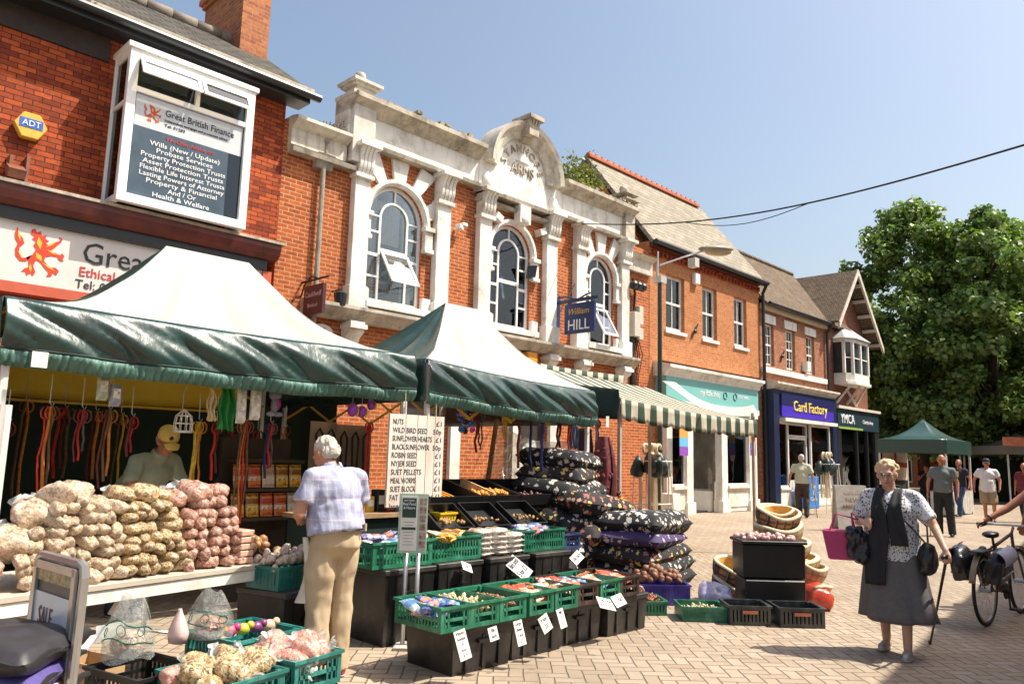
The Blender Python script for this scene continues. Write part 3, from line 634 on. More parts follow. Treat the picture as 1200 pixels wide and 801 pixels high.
# string course with brackets
cornice('string_course', 6.75, 9.98, 3.80, [(.2, 0), (.24, .06), (.34, .12), (.38, .18), (.38, .24), (.12, .28)], oldstone)
cornice('string_course', 9.981, 16.4, 3.80, [(.2, 0), (.24, .06), (.34, .12), (.38, .18), (.38, .24), (.12, .28)], oldstone)
for y in (7.75, 10.95, 13.1, 14.3, 15.95):
    c = MB(); c.ext([(X0+.003, 3.40), (X0+.10, 3.40), (X0+.16, 3.52), (X0+.28, 3.6), (X0+.30, 3.79), (X0+.003, 3.79)], 'y', y-.15, y+.15); c.box(X0+.003, X0+.34, y-.18, y+.18, 3.66, 3.74); c.ell((X0+.1, y, 3.36), (.08, .09, .09)); c.build('bracket', stone, st)
# ground floor: white pilaster strips, door, lower rail
gf = MB()
for y in (10.35, 12.05, 13.35): gf.box(X0+.003, X0+.1, y-.13, y+.13, 0, 3.1)
gf.box(X0+.003, X0+.14, 6.9, 16.2, 3.1, 3.22); gf.build('ground_floor_trim', white, st)
for a_ in ((9.0, 10.1, .02, 2.6), (12.2, 13.2, .02, 2.5)): MB().box(X0-.2, X0-.12, *a_).build('shuttered_opening', M('dark_door', (.04, .03, .03), .5), st)
# downpipe on the link bay
dp = MB(); dp.tube([(X0+.10, 6.97, 6.5), (X0+.10, 6.97, 3.0)], .045, 10); dp.ext([(X0+.01, 6.45), (X0+.12, 6.45), (X0+.22, 6.7), (X0+.01, 6.7)], 'y', 6.80, 7.14); dp.tube([(X0+.12, 6.99, 6.7), (X0+.12, 6.99, 6.95)], .03); dp.ell((X0+.12, 6.99, 6.97), (.05, .05, .05))
dp.build('downpipe', M('aged_pipe', (.28, .25, .2), .6, .3), st, smooth=False)
# ================================================================ 3 orange brick shop with pale slate roof
b3 = thing('brick_shop', 'orange brick shop with pale slate roof, red ridge tiles and teal fascia', 'building', (X0, 20.5, 0))
YA, YB = 17.32, 23.72
wn3 = [(18.13, 19.1), (20.1, 20.95), (22.02, 22.85)]
mb = MB(); wall(mb, YA, YB, 4.2, 7.45, X0+.004, .3, [(a, b, 5.08, 6.68) for a, b in wn3])
mb.ext([(X0-.3, 4.2), (X0-.3, 7.45), (-13.9, 10.3), (-16.1, 7.5), (-16.1, 4.2)], 'y', YA, YA+.3)
mb.box(X0-.3, X0, YA, 17.75, 0, 4.2)
mb.build('wall', orbrick2, b3)
dt = MB()
for z, e in ((7.06, .03), (7.2, .06), (7.3, .09)): dt.box(X0+.004, X0+e, YA, YB, z, z+.05)
for k in range(30): y = YA+.1+k*.213; dt.box(X0+.004, X0+.07, y, y+.1, 7.11, 7.195)
dt.build('dentil_course', redbrick, b3)
MB().box(X0-2.2, X0-2.1, YA+.3, YB, .1, 7.3).build('dark_room_backing', dkroom, b3)
for a, b in wn3: sash(b3, a, b, 5.08, 6.68, X0, 1, 0, fr=.08, cw=.35)
rf = MB(); gable_roof_x(rf, X0+.22, -13.9, 7.42, 10.42, YA-.12, YB+.12, .1)
gable_roof_x(rf, -16.3, -13.9, 7.42, 10.415, YA-.12, YB+.12, .1)
r3 = rf.build('roof', palesl, b3)
q = MB()
for k in range(21):
    y = YA-.1+k*.3; q.box(-14.0, -13.8, y, y+.29, 10.42, 10.50); q.tube([(-13.9, y+.02, 10.5), (-13.9, y+.27, 10.51)], .07, 8); q.box(-13.92, -13.88, y+.1, y+.2, 10.55, 10.62)
q.build('ridge_tiles', rededge, r3)
g_ = MB(); g_.tube([(X0+.28, YA-.1, 7.38), (X0+.28, YB+.15, 7.38)], .07, 10); g_.box(X0+.1, X0+.2, YA-.1, YB+.1, 7.3, 7.42); g_.tube([(X0+.27, YB+.08, 7.35), (X0+.12, YB+.08, 7.05), (X0+.12, YB+.08, .1)], .055, 10); g_.build('gutter', lead, b3)
MB().box(X0+.004, X0+.14, 19.50, 19.78, 6.62, 6.95).build('alarm_box', M('white_plastic', (.75, .75, .72), .4, .05), b3, bevel=.02)
q = MB(); q.bar((X0+.06, 19.40, 5.0), (X0+.06, 19.75, 5.45), .035); q.ell((X0+.07, 19.57, 5.2), (.05, .07, .07)); q.build('wall_tie', lead, b3)
# shopfront
xf = X0+.35
def molding(name, y0, y1, z, mat, parent, e=0, k=1): 
    c = MB(); c.ext([(X0-.25, z), (xf+e, z), (xf+e+.04, z+.1*k), (xf+e+.16, z+.2*k), (xf+e+.2, z+.22*k), (xf+e+.2, z+.3*k), (X0+.0, z+.42*k), (X0-.25, z+.42*k)], 'y', y0, y1); return c.build(name, mat, parent)
molding('shop_cornice', 17.5, 22.95, 3.72, stone, b3)
MB().box(X0-.2, xf, 17.6, 22.85, 3.08, 3.72).build('fascia', M('teal_fascia', (.20, .50, .48), .4, .04, 1), b3)
MB().box(X0-.2, xf+.03, 17.6, 22.85, 2.92, 3.08).build('fascia_rail', white, b3)
merge_text([('my little shop', (xf+.004, 19.9, 3.33), UY, ZZ, .17, 1.1, .004, 'CENTER'), ('01283 564832', (xf+.004, 21.9, 3.38), UY, ZZ, .08, .7, .004, 'CENTER')], 'fascia_lettering', wtext, b3)
q = MB()
for y in (20.75, 21.35): q.tube([(xf+.003, y+.1*math.cos(a*PI/8), 3.40+.1*math.sin(a*PI/8)) for a in range(17)], .018, 5, False)
q.build('fascia_logo', M('teal_dark', (.01, .06, .07), .5), b3)
def column(y0, y1, root, zt=2.92, z0=0, xo=xf):
    c = MB(); c.box(xo-.22, xo, y0, y1, .3, zt-.12); c.box(xo-.26, xo+.05, y0-.05, y1+.05, z0, .34); c.box(xo-.26, xo+.04, y0-.04, y1+.04, zt-.12, zt-.001); c.build('shopfront_column', white, root, bevel=.008)
for a, b in ((17.62, 17.9), (18.62, 18.95), (20.52, 20.86), (22.2, 22.7)): column(a, b, b3)
# stall risers, display windows, recessed door
def display(root, y0, y1, x, z0=.78, zt=2.9, riser=True, mat=None, mull=()):
    if riser:
        r = MB(); r.box(x-.25, x-.05, y0, y1, .02, z0-.08); r.box(x-.05, x-.02, y0+.08, y1-.08, .16, z0-.2); r.box(x-.3, x+.06, y0, y1, z0-.08, z0); r.build('stall_riser', mat or white, root)
    f = MB(); frame_x(f, x-.06, y0, y1, z0+.002, zt, .05, .06)
    for m_ in mull: f.box(x-.115, x-.065, m_-.02, m_+.02, z0+.05, zt-.05)
    f = f.build('shop_window', mat or white, root); MB().box(x-.10, x-.095, y0+.05, y1-.05, z0+.05, zt-.05).build('pane', glass('shop_glass', (.8, .84, .84), .08), f); return f
for a, b in ((17.9, 18.62), (20.86, 22.2)): display(b3, a, b, xf)
MB().box(xf-1.1, xf-1.05, 17.7, 18.95, 0.02, 2.9).box(xf-1.1, xf-1.05, 20.4, 22.8, .02, 2.9).build('display_back', M('cream_display', (.45, .40, .33), .8, .3, 2), b3)
MB().quad((xf-.3, 18.95, .5), (xf-1.0, 19.2, .5), (xf-1.0, 19.2, 2.9), (xf-.3, 18.95, 2.9)).quad((xf-.3, 20.5, .5), (xf-1.0, 20.3, .5), (xf-1.0, 20.3, 2.9), (xf-.3, 20.5, 2.9)).build('side_glass', glass('shop_glass'), b3)
for a_ in ((18.96, 19.2), (20.28, 20.5)): MB().box(xf-1.0, xf-.3, *a_, .02, .6).build('side_riser', white, b3)
dd = MB(); frame_x(dd, xf-.95, 19.22, 20.24, .05, 2.5, .13); dd.box(xf-1.02, xf-.95, 19.35, 20.11, .18, .8); dd.box(xf-1.02, xf-.95, 19.2, 20.26, 2.52, 2.9); dd = dd.build('shop_door', white, b3); MB().box(xf-1.0, xf-.99, 19.35, 20.11, .8, 2.37).build('pane', glass('shop_glass'), dd); MB().tube([(xf-.92, 19.32, 1.05), (xf-.86, 19.32, 1.1), (xf-.86, 19.32, 1.3), (xf-.92, 19.32, 1.35)], .012).build('handle', galv, dd)
q = MB(); q.box(xf-1.0, X0, 18.97, 20.5, .0, .05); q.build('doorstep', lead, b3)
# goods in the window
q = MB()
for k in range(7): y = 21.0+k*.17; q.ell((xf-.45, y, .95+.1*random.random()), (.09, .07, .13))
q.build('window_goods', M('pink_goods', (.7, .35, .33), .7, .3, 12), b3)
q = MB()
for k in range(4): q.ell((xf-.5, 21.1+k*.25, 1.3+.25*random.random()), (.1, .1, .16))
q.build('window_toy', M('cream_goods', (.7, .65, .55), .8, .2, 12), b3)
def pennant(y, z, w_, h, cols, lab, x=xf+.25):
    t_ = thing('hanging_sign', lab, 'sign', (x, y, z), 0)
    n = len(cols)
    for i, c in enumerate(cols): MB().box(x-.01+i*.001, x+.01, y-w_/2, y+w_/2, z-h*(i+1)/n, z-h*i/n-.002).build('colour_band', M('band_%d' % (hash(c) % 9999), c, .5, .05), t_)
    return t_
pennant(18.05, 2.55, .42, .95, [(.75, .2, .25), (.8, .35, .08), (.15, .45, .7), (.25, .08, .45)], 'pink, orange, blue and purple striped sign hanging by the left shopfront column')
pennant(21.95, 2.62, .34, .95, [(.05, .25, .4), (.1, .45, .2), (.75, .3, .1), (.08, .2, .6), (.2, .06, .4)], 'rainbow coloured sign hanging at the right end of the teal shopfront')
# ================================================================ 4 brown brick card shop
b4 = thing('brick_shop', 'brown brick shop with weathered tile roof above a navy and purple Card Factory fascia', 'building', (X0, 26.3, 0))
YC = 29.02; wn4 = [(24.02, 24.78), (25.72, 26.44), (27.4, 28.1)]
mb = MB(); wall(mb, YB+.003, YC, 3.7, 6.62, X0-.002, .3, [(a, b, 4.7, 6.12) for a, b in wn4]); mb.box(X0-.3, X0-.002, YB+.003, YB+.3, 0, 3.7); mb.build('wall', brbrick, b4)
MB().box(X0-2.2, X0-2.1, YB+.1, YC, .1, 6.5).build('dark_room_backing', dkroom, b4)
for a, b in wn4:
    sash(b4, a, b, 4.7, 6.12, X0, 2, 1, fr=.06, sill=False, cw=.2)
    MB().box(X0-.001, X0+.03, a-.12, b+.12, 6.13, 6.42).build('lintel', stone, b4)
MB().box(X0-.001, X0+.1, YB+.1, YC-.05, 4.44, 4.62).build('sill_band', stone, b4)
MB().box(X0-.001, X0+.16, YB+.08, YC, 6.55, 6.74).build('eave_board', M('sandy_board', (.52, .42, .29), .8), b4)
rf = MB(); gable_roof_x(rf, X0+.25, -13.9, 6.75, 9.4, YB+.13, 31.2, .1); gable_roof_x(rf, -16.2, -13.9, 6.75, 9.395, YB+.13, 31.2, .1); r4 = rf.build('roof', tilerf, b4)
q = MB()
for k in range(17): q.tube([(-13.9, YB+.3+k*.42, 9.40), (-13.9, YB+.7+k*.42, 9.41)], .1, 8)
q.build('ridge_tiles', tilerf, r4)
g_ = MB(); g_.tube([(X0+.3, YB+.2, 6.74), (X0+.3, YC+.1, 6.74)], .06, 8); g_.tube([(X0+.28, YC+.05, 6.72), (X0+.1, YC+.05, 6.4), (X0+.1, YC+.05, .1)], .055, 8); g_.build('gutter', lead, b4)
q = MB(); q.bar((X0+.05, 25.15, 4.9), (X0+.05, 25.45, 5.3), .035); q.ell((X0+.05, 25.3, 5.1), (.05, .07, .07)); q.build('wall_tie', lead, b4)
MB().box(X0-.001, X0+.2, 27.0, 27.28, 4.75, 5.1).build('vent_box', M('white_plastic', (.75, .75, .72)), b4)
molding('shop_cornice', YB+.12, YC-.02, 3.86, M('arch_stone', (.6, .57, .5)), b4, 0, .8)
MB().box(X0-.2, xf+.02, YB+.2, YC-.1, 2.95, 3.86).box(X0-.2, xf+.04, YB+.12, YB+.5, 0, 3.86).box(X0-.2, xf+.04, YC-.4, YC-.03, 0, 3.86).build('fascia', navy, b4)
fc = MB(); fc.box(xf+.021, xf+.08, 24.35, YC-.42, 3.0, 3.35).build('fascia_panel', M('purple_panel', (.06, .03, .42), .4, .05), b4)
fc = MB(); fc.box(xf+.021, xf+.078, 24.35, YC-.42, 3.352, 3.75).build('fascia_panel', M('deep_navy_panel', (.012, .015, .09), .4, .05), b4)
text('Card Factory', 'fascia_lettering', M('yellow_letters', (.85, .68, .12), .45, 0), b4, (xf+.085, 26.6, 3.22), UY, ZZ, .34, 2.75, .02, 'CENTER')
MB().box(xf-.1, xf+.22, 24.3, YC-.42, 2.83, 2.945).build('fascia_rail', white, b4)
def fr(y0, y1, z0, z1, name, mull=(), mat=white, x=xf):
    f = MB(); frame_x(f, x-.06, y0, y1, z0, z1, .07, .07)
    f = f.build(name, mat, b4); MB().box(x-.11, x-.105, y0+.07, y1-.07, z0+.07, z1-.07).build('pane', glass('shop_glass'), f); return f
for a_, c_ in ((24.3, 25.1), (26.85, 28.55)): MB().box(X0-.1, xf-.02, a_, c_, .02, .6).box(X0-.1, xf+.03, a_-.02, c_+.02, .6, .66).build('stall_riser', white, b4)
fr(24.3, 25.1, .665, 2.82, 'shop_window'); fr(26.85, 28.55, .665, 2.82, 'shop_window'); fr(25.15, 26.8, 2.35, 2.82, 'transom_light', x=xf-.1)
dr = fr(25.2, 26.75, .04, 2.34, 'shop_door', x=xf-.1)
MB().box(xf-.17, xf-.14, 25.28, 26.68, .1, .9).build('kick_panel', white, dr)
MB().box(xf-1.2, xf-1.15, 24.2, 28.6, .05, 2.9).build('display_back', M('display_dark', (.10, .09, .08), .8, .5, 3), b4)
pz_ = MB(); pz_.box(xf-.22, xf-.2, 24.42, 24.98, 1.05, 2.3).box(xf-.22, xf-.2, 27.1, 28.0, 1.3, 2.4); pz_.build('yellow_poster', M('yellow_poster_paper', (.85, .62, .05), .5, .05), b4)
MB().ext([(24.70+.24*math.cos(R(a)), 1.72+.42*math.sin(R(a))) for a in range(15, 375, 45)], 'x', xf-.198, xf-.19).build('red_badge', M('red_badge', (.6, .03, .03), .5, .05), b4)
merge_text([('SALE', (xf-.185, 24.70, 1.8), UY, ZZ, .12, .34, .003, 'CENTER'), ('Buy', (xf-.185, 24.70, 1.66), UY, ZZ, .1, .24, .003, 'CENTER'), ('Now', (xf-.185, 24.70, 1.52), UY, ZZ, .1, .24, .003, 'CENTER')], 'badge_lettering', wtext, b4)
text('10', 'poster_number', dtext, b4, (xf-.195, 27.55, 1.65), UY, ZZ, .4, .5, .003, 'CENTER')
bin_ = thing('display_bin', 'blue cardboard card bin outside the Card Factory door', 'display bin', (xf+.2, 25.6, 0))
MB().box(xf+.1, xf+.5, 25.2, 26.1, 0.01, 1.05).build('bin_body', M('blue_card', (.03, .2, .6), .5, .1), bin_, bevel=.015)
merge_text([('2 for', (xf+.505, 25.65, .66), UY, ZZ, .14, .4, .003, 'CENTER'), ('1', (xf+.505, 25.65, .44), UY, ZZ, .16, .1, .003, 'CENTER'), ('Cards', (xf+.505, 25.65, .26), UY, ZZ, .11, .5, .003, 'CENTER')], 'bin_lettering', M('yellow_letters', (.85, .68, .12)), bin_)
# ================================================================ 5 gabled corner building
b5 = thing('gabled_shop', 'brick corner shop with white barge boards, oriel window and YMCA sign', 'building', (X0, 31.3, 0))
YD = 33.3; apy, apz = 31.25, 9.15
mb = MB(); mb.ext([(YC+.003, 3.6), (YC+.003, 6.85), (apy, 9.0), (YD, 6.6), (YD, 3.6)], 'x', X0-.3, X0-.004); mb.box(X0-9, X0-.3, YD-.3, YD, 0, 6.7); mb.build('wall', brick('dark_brown_brick', (.27, .10, .06), (.18, .07, .045), (.2, .15, .11)), b5)
rf = MB()
for (ya, za, yb, zb) in ((YC+.1, 6.78, apy, apz), (YD+.5, 6.30, apy, apz)):
    n = Vector((0, -(zb-za), (yb-ya))).normalized()*.1; n = n if n.z > 0 else -n
    rf.add([(X0+.55, ya, za), (-17, ya, za), (-17, yb, zb), (X0+.55, yb, zb), (X0+.55, ya+n.y, za+n.z), (-17, ya+n.y, za+n.z), (-17, yb+n.y, zb+n.z), (X0+.55, yb+n.y, zb+n.z)], [(0, 1, 2, 3), (4, 7, 6, 5), (0, 4, 5, 1), (2, 6, 7, 3), (0, 3, 7, 4)])
rf.build('roof', tilerf, b5)
q = MB()
for (ya, za) in ((YC+.1, 6.7), (YD+.5, 6.22)):
    q.add([(X0+.5, ya, za-.12), (X0+.5, apy, apz-.14), (X0+.5, apy, apz+.1), (X0+.5, ya, za+.12), (X0+.58, ya, za-.12), (X0+.58, apy, apz-.14), (X0+.58, apy, apz+.1), (X0+.58, ya, za+.12)], [(0, 1, 2, 3), (4, 7, 6, 5), (0, 4, 5, 1), (3, 2, 6, 7), (0, 3, 7, 4)])
q.build('barge_board', M('worn_white_board', (.6, .53, .44), .7, .15, 4), b5)
q = MB()
for k in range(5):
    u = .1+k*.19; y = YD+.5+(apy-YD-.5)*u; z = 6.22+(apz-6.25)*u; q.box(X0, X0+.5, y-.06, y+.06, z-.14, z-.02)
q.build('soffit_brackets', M('worn_white_board', (.7, .64, .55)), b5)
orl = MB(); ox = X0+.65; o1, o2 = 29.85, 32.1; pts = [(X0, o1), (ox-.2, o1), (ox, o1+.35), (ox, o2-.35), (ox-.2, o2), (X0, o2)]
orl.ext([(a, b) for a, b in pts], 'z', 4.62, 4.95); orl.ext(pts, 'z', 6.15, 6.3); orl.ext([(a+.06 if a > X0 else a, b) for a, b in pts], 'z', 4.52, 4.619)
for (a, b) in pts[1:-1]: orl.box(a-.1, a, b-.05, b+.05, 4.95, 6.15)
orl.box(ox-.08, ox, 30.92, 31.02, 4.95, 6.15)
for (p, q_) in zip(pts[1:-2], pts[2:-1]): orl.bar((p[0]-.05, p[1], 5.55), (q_[0]-.05, q_[1], 5.55), .04)
orw = orl.build('oriel_window', white, b5)
q = MB(); pi_ = [(a-.07 if a > X0 else a, b) for a, b in pts]; q.ext(pi_, 'z', 4.95, 6.15); q.build('pane', M('dark_pane', (.03, .04, .045), .08, .2, 2, 0), orw)
q = MB(); q.add([(X0, o1-.1, 6.3), (ox-.15, o1-.1, 6.3), (ox+.1, o1+.3, 6.3), (ox+.1, o2-.3, 6.3), (ox-.15, o2+.1, 6.3), (X0, o2+.1, 6.3), (X0, 30.6, 6.95), (X0, 31.4, 6.95)], [(0, 1, 6), (1, 2, 6), (2, 3, 7, 6), (3, 4, 7), (4, 5, 7), (0, 6, 7, 5), (0, 5, 4, 3, 2, 1)]); q.build('oriel_roof', M('lead_sheet', (.42, .42, .40), .5, .2, 3), orw)
for p_, q_ in (((X0, 30.0, 3.8), (ox-.15, 30.2, 4.5)), ((X0, 31.9, 3.8), (ox-.15, 31.75, 4.5)), ((X0+.05, 30.9, 4.4), (X0+.05, 31.9, 3.8)), ((X0, 31, 3.8), (ox-.1, 31, 4.5))): MB().bar(p_, q_, .08).build('oriel_brace', M('worn_white_board', (.7, .64, .55)), b5)
MB().box(X0-.2, xf+.02, YC+.1, YD+.1, 2.8, 3.55).build('fascia', M('dark_teal_fascia', (.012, .035, .05), .45), b5)
MB().box(xf+.021, xf+.03, YC+.15, 31.6, 2.8, 2.88).build('fascia_stripe', M('green_yellow_stripe', (.25, .4, .08), .5), b5)
MB().box(X0-.2, xf+.1, YC+.05, YD+.15, 3.56, 3.66).build('shop_cornice', M('worn_white_board', (.7, .64, .55)), b5)
text('YMCA', 'fascia_lettering', wtext, b5, (xf+.03, 29.4, 3.02), UY, ZZ, .34, 1.35, .01)
text('Charity shop', 'fascia_small_lettering', wtext, b5, (xf+.03, 31.6, 3.08), UY, ZZ, .14, 1.1, .004)
q = MB(); q.box(X0-.2, xf, YC+.1, YC+.45, 0, 2.8); q.box(X0-.2, xf, YD-.35, YD+.1, 0, 2.8); q.box(X0-.2, xf-.05, YC+.45, YD-.35, 0, .4); q.box(X0-.2, xf, 31.0, 31.12, .4, 2.8); q.box(X0-.2, xf, 32.1, 32.2, .4, 2.8); q.build('shopfront_frame', M('black_shopfront', (.018, .018, .02), .4), b5)
q = MB(); q.box(xf-.1, xf-.02, YD-.28, YD-.12, 0.3, 2.8); q.build('white_post', white, b5)
MB().box(xf-.08, xf-.075, YC+.46, YD-.36, .42, 2.79).build('pane', glass('shop_glass'), b5)
MB().box(xf-1.3, xf-1.25, YC+.2, YD-.1, .05, 2.8).build('display_back', M('display_dark', (.10, .09, .08)), b5)
q = MB()
for k in range(9): q.ell((xf-.6, 29.7+k*.38, 1.3+.3*math.sin(k*2.1)), (.12, .13, .45))
q.build('clothes_on_display', M('muted_clothes', (.35, .18, .14), .9, .5, 1.4), b5)
# ================================================================ fixtures on the facade (each its own thing)
hs = thing('hanging_pub_sign', 'navy bookmaker sign reading HILL hanging from a blue bracket on the pub front', 'sign', (X0, 12.7, 4.2))
yh = 13.42; xa, xb = -11.42, -10.55
MB().box(xa, xb, yh-.045, yh+.045, 4.28, 4.98).build('sign_panel', M('sign_navy', (.010, .03, .12), .4), hs, bevel=.01)
q = MB(); q.box(X0+.003, xb+.1, yh-.035, yh+.035, 5.02, 5.09); q.box(X0+.003, X0+.06, yh-.12, yh+.12, 4.4, 5.2); q.tube([(xa+.1, yh, 4.98), (xa+.1, yh, 5.03)], .015); q.tube([(xb-.1, yh, 4.98), (xb-.1, yh, 5.03)], .015); q.tube([(X0+.1, yh, 5.2)]+[(X0+.1+.12*k, yh, 5.13+.05*math.sin(k)) for k in range(1, 9)], .02); q.build('bracket', M('blue_bracket', (.012, .03, .10), .4), hs)
SX = Vector((1, 0, 0))
text('HILL', 'lettering', wtext, hs, ((xa+xb)/2, yh-.05, 4.36), SX, ZZ, .24, .62, .004, 'CENTER')
text('William', 'script_lettering', M('gold_letters', (.6, .36, .1), .5, 0), hs, ((xa+xb)/2, yh-.05, 4.72), SX, ZZ, .14, .6, .004, 'CENTER', .3)
MB().box(X0+.003, X0+.22, 12.30, 12.62, 3.30, 3.78).build('meter_box', M('orange_plastic', (.75, .33, .03), .4, .08), label='orange box on the pub wall below the hanging HILL sign', cat='wall box', bevel=.02)
q = MB(); q.obox((X0+.12, 12.45, 5.62), (.05, .26, .3), Euler((.2, .4, 0)).to_matrix()); q.bar((X0, 12.45, 5.5), (X0+.1, 12.45, 5.6), .03); q.build('floodlight', M('mirror_dark', (.05, .06, .08), .2), label='small dark floodlight on the pub brickwork above the HILL sign', cat='floodlight')
q = MB(); q.tube([(X0+.003, 10.2, 6.1), (X0+.12, 10.2, 6.1)], .03); q.obox((X0+.18, 10.18, 6.12), (.12, .2, .09), Euler((0, 0, .5)).to_matrix()); q.obox((X0+.18, 10.3, 6.2), (.1, .14, .07)); q.build('security_camera', M('white_plastic', (.75, .75, .72)), label='white security camera on brick between the first two arched windows', cat='security camera', bevel=.01)
q = MB(); q.box(X0+.01, X0+.2, 16.35, 16.62, 4.65, 5.3); q.box(X0+.01, X0+.14, 16.66, 16.85, 5.0, 5.5); q.box(X0+.01, X0+.14, 16.66, 16.85, 4.6, 4.9)
jb = q.build('junction_box', M('grey_plastic', (.52, .50, .42), .5, .05), label='grey electrical boxes with cables beside the right end of the pub', cat='junction box', bevel=.01)
q = MB(); q.tube([(X0+.07, 16.5, 5.3), (X0+.07, 16.55, 5.8), (X0+.1, 16.4, 6.2)], .03); q.tube([(X0+.06, 16.45, 4.65), (X0+.06, 16.45, 3.0)], .05)
for k in range(5): q.tube([(X0+.05, 16.5+.05*k, 4.7), (X0+.09, 16.55+.07*k+.05*math.sin(k*2), 4.2), (X0+.05, 16.5+.06*k, 3.6), (X0+.05, 16.6+.03*k, 3.1)], .012, 5)
q.build('cables', iron, jb)
q = MB()
for k in range(3): q.lathe([(.05, 0), (.11, .03), (.12, .14), (.08, .2)], (X0+.22, 16.28+.2*k, 5.88), 10)
q.bar((X0+.22, 16.2, 5.98), (X0+.22, 16.8, 5.98), .05); q.build('lamp_cluster', iron, label='cluster of black lamps on the short wall right of the pub', cat='wall lamp')
# oval plaque and projecting sign near string course
q = MB(); q.ext([(7.18+.23*math.cos(a*PI/12), 3.55+.14*math.sin(a*PI/12)) for a in range(24)], 'x', X0+.003, X0+.04); pq = q.build('oval_plaque', white, label='small white oval plaque on brick below the string course', cat='plaque')
merge_text([('THE', (X0+.042, 7.18, 3.58), UY, ZZ, .05, .14, .002, 'CENTER'), ('GREEN MAN', (X0+.042, 7.18, 3.50), UY, ZZ, .05, .32, .002, 'CENTER')], 'lettering', rtext, pq)
ps = thing('projecting_sign', 'small maroon projecting sign on a black scroll bracket beside the tent peak', 'sign', (X0, 6.75, 3.5))
MB().box(X0+.15, X0+.75, 6.72, 6.78, 3.75, 4.25).build('sign_panel', M('maroon_panel', (.07, .02, .03), .4), ps)
q = MB(); q.tube([(X0, 6.75, 4.35), (X0+.85, 6.75, 4.35)], .02); q.tube([(X0, 6.75, 4.1), (X0+.1, 6.75, 4.3), (X0+.3, 6.75, 4.42), (X0+.5, 6.75, 4.37)], .015); q.build('bracket', iron, ps)
merge_text([('Cauldwell', (X0+.45, 6.715, 4.05), SX, ZZ, .09, .5, .003, 'CENTER'), ('limited', (X0+.45, 6.715, 3.87), SX, ZZ, .07, .3, .003, 'CENTER')], 'lettering', M('grey_pink_letters', (.5, .38, .38), .5), ps)
q = MB(); q.tube([(X0+.02, 7.35, 4.3), (X0+.3, 7.35, 4.3)], .015); q.lathe([(.03, 0), (.1, .03), (.12, .25), (.03, .3)], (X0+.3, 7.35, 3.98), 10); q.build('wall_lamp', iron, label='small black wall lamp on bracket left of the first white pilaster', cat='wall lamp')
for px, dz, s, lb in ((650, 7.7, 0, ''),):
    pass
# scrolled white emblem below string (650,385)
q = MB()
for k in range(2): q.tube([(X0+.06, 11.95+.22*math.cos(a*PI/8)*(1-a/26), 3.5+.2*math.sin(a*PI/8)*(1-a/26)+k*.0) for a in range(20)], .035, 6)
q.lathe([(.0, 0), (.17, .0), (.17, .05), (.0, .06)], (X0+.02, 12.0, 3.42), 16, M=Matrix(((0, 0, 1), (0, 1, 0), (1, 0, 0)))); q.build('scroll_emblem', M('arch_stone', (.6, .57, .5)), label='white scrollwork emblem on the pub wall left of the orange box', cat='emblem', smooth=False)
# ================================================================ street lamp and overhead cable
lp = fx(773, 300, -10.2); ly = lp.y; lamp = thing('street_lamp', 'dark street lamp with long arm in front of the orange brick shop', 'street lamp', (-10.2, ly, 0))
q = MB(); q.tube([(-10.2, ly, 0), (-10.2, ly, 1.2), (-10.2, ly, 1.21), (-10.2, ly, 5.75)], [.08, .08, .06, .05], 12); q.box(-10.3, -10.1, ly-.1, ly+.1, 0, .06); q.build('pole', M('dark_green_paint', (.03, .045, .035), .4), lamp, smooth=False)
q = MB(); q.box(-10.32, -10.08, ly-.12, ly+.12, 5.7, 5.86); q.tube([(-10.25, ly, 5.8), (-10.25, ly, 6.5)], .02); q.tube([(-10.2, ly+.02, 6.15), (-9.8, ly+.55, 6.42), (-9.55, ly+.9, 6.58)], .022); q.tube([(-10.2, ly-.1, 5.8), (-10.2, ly-.1, 6.15)], .03); q.build('arm', galv, lamp)
q = MB(); q.ell((-9.35, ly+1.2, 6.66), (.18, .48, .09), Euler((.06, 0, -.55)).to_matrix()); lh = q.build('lamp_head', M('lamp_body', (.28, .24, .18), .4), lamp, smooth=True)
MB().ell((-9.33, ly+1.27, 6.60), (.14, .36, .1), Euler((.06, 0, -.55)).to_matrix()).build('lamp_glass', M('lamp_lens', (.45, .36, .22), .15), lh, smooth=True)
MB().box(-9.75, -9.55, ly+.55, ly+.75, 6.14, 6.36).build('photocell_box', M('grey_plastic', (.45, .43, .38)), lamp)
ca = fx(675, 262, X0+.1); cb = fd(1290, 143, 9.0)
q = MB(); pts = []
for k in range(41):
    u = k/40; p = ca.lerp(cb, u); p.z -= .45*math.sin(PI*u); pts.append(p)
q.tube(pts, .014, 6)
pts2 = [p.copy() for p in pts[14:26]]
for i, p in enumerate(pts2): p.z -= .16*math.sin(PI*i/11)
q.tube(pts2, .008, 5); q.build('overhead_cable', M('black_cable', (.01, .01, .012), .6, 0), label='black overhead cable crossing the sky from the pub front', cat='cable')
q = MB(); c0_ = fx(675, 262, X0+.1); q.tube([c0_, c0_+Vector((0, .2, -1.2)), Vector((X0+.05, c0_.y-1.0, 4.1))], .01, 5); q.build('slack_cable', M('black_cable', (.01,)*3), label='thin slack cable running down the pub brickwork', cat='cable')
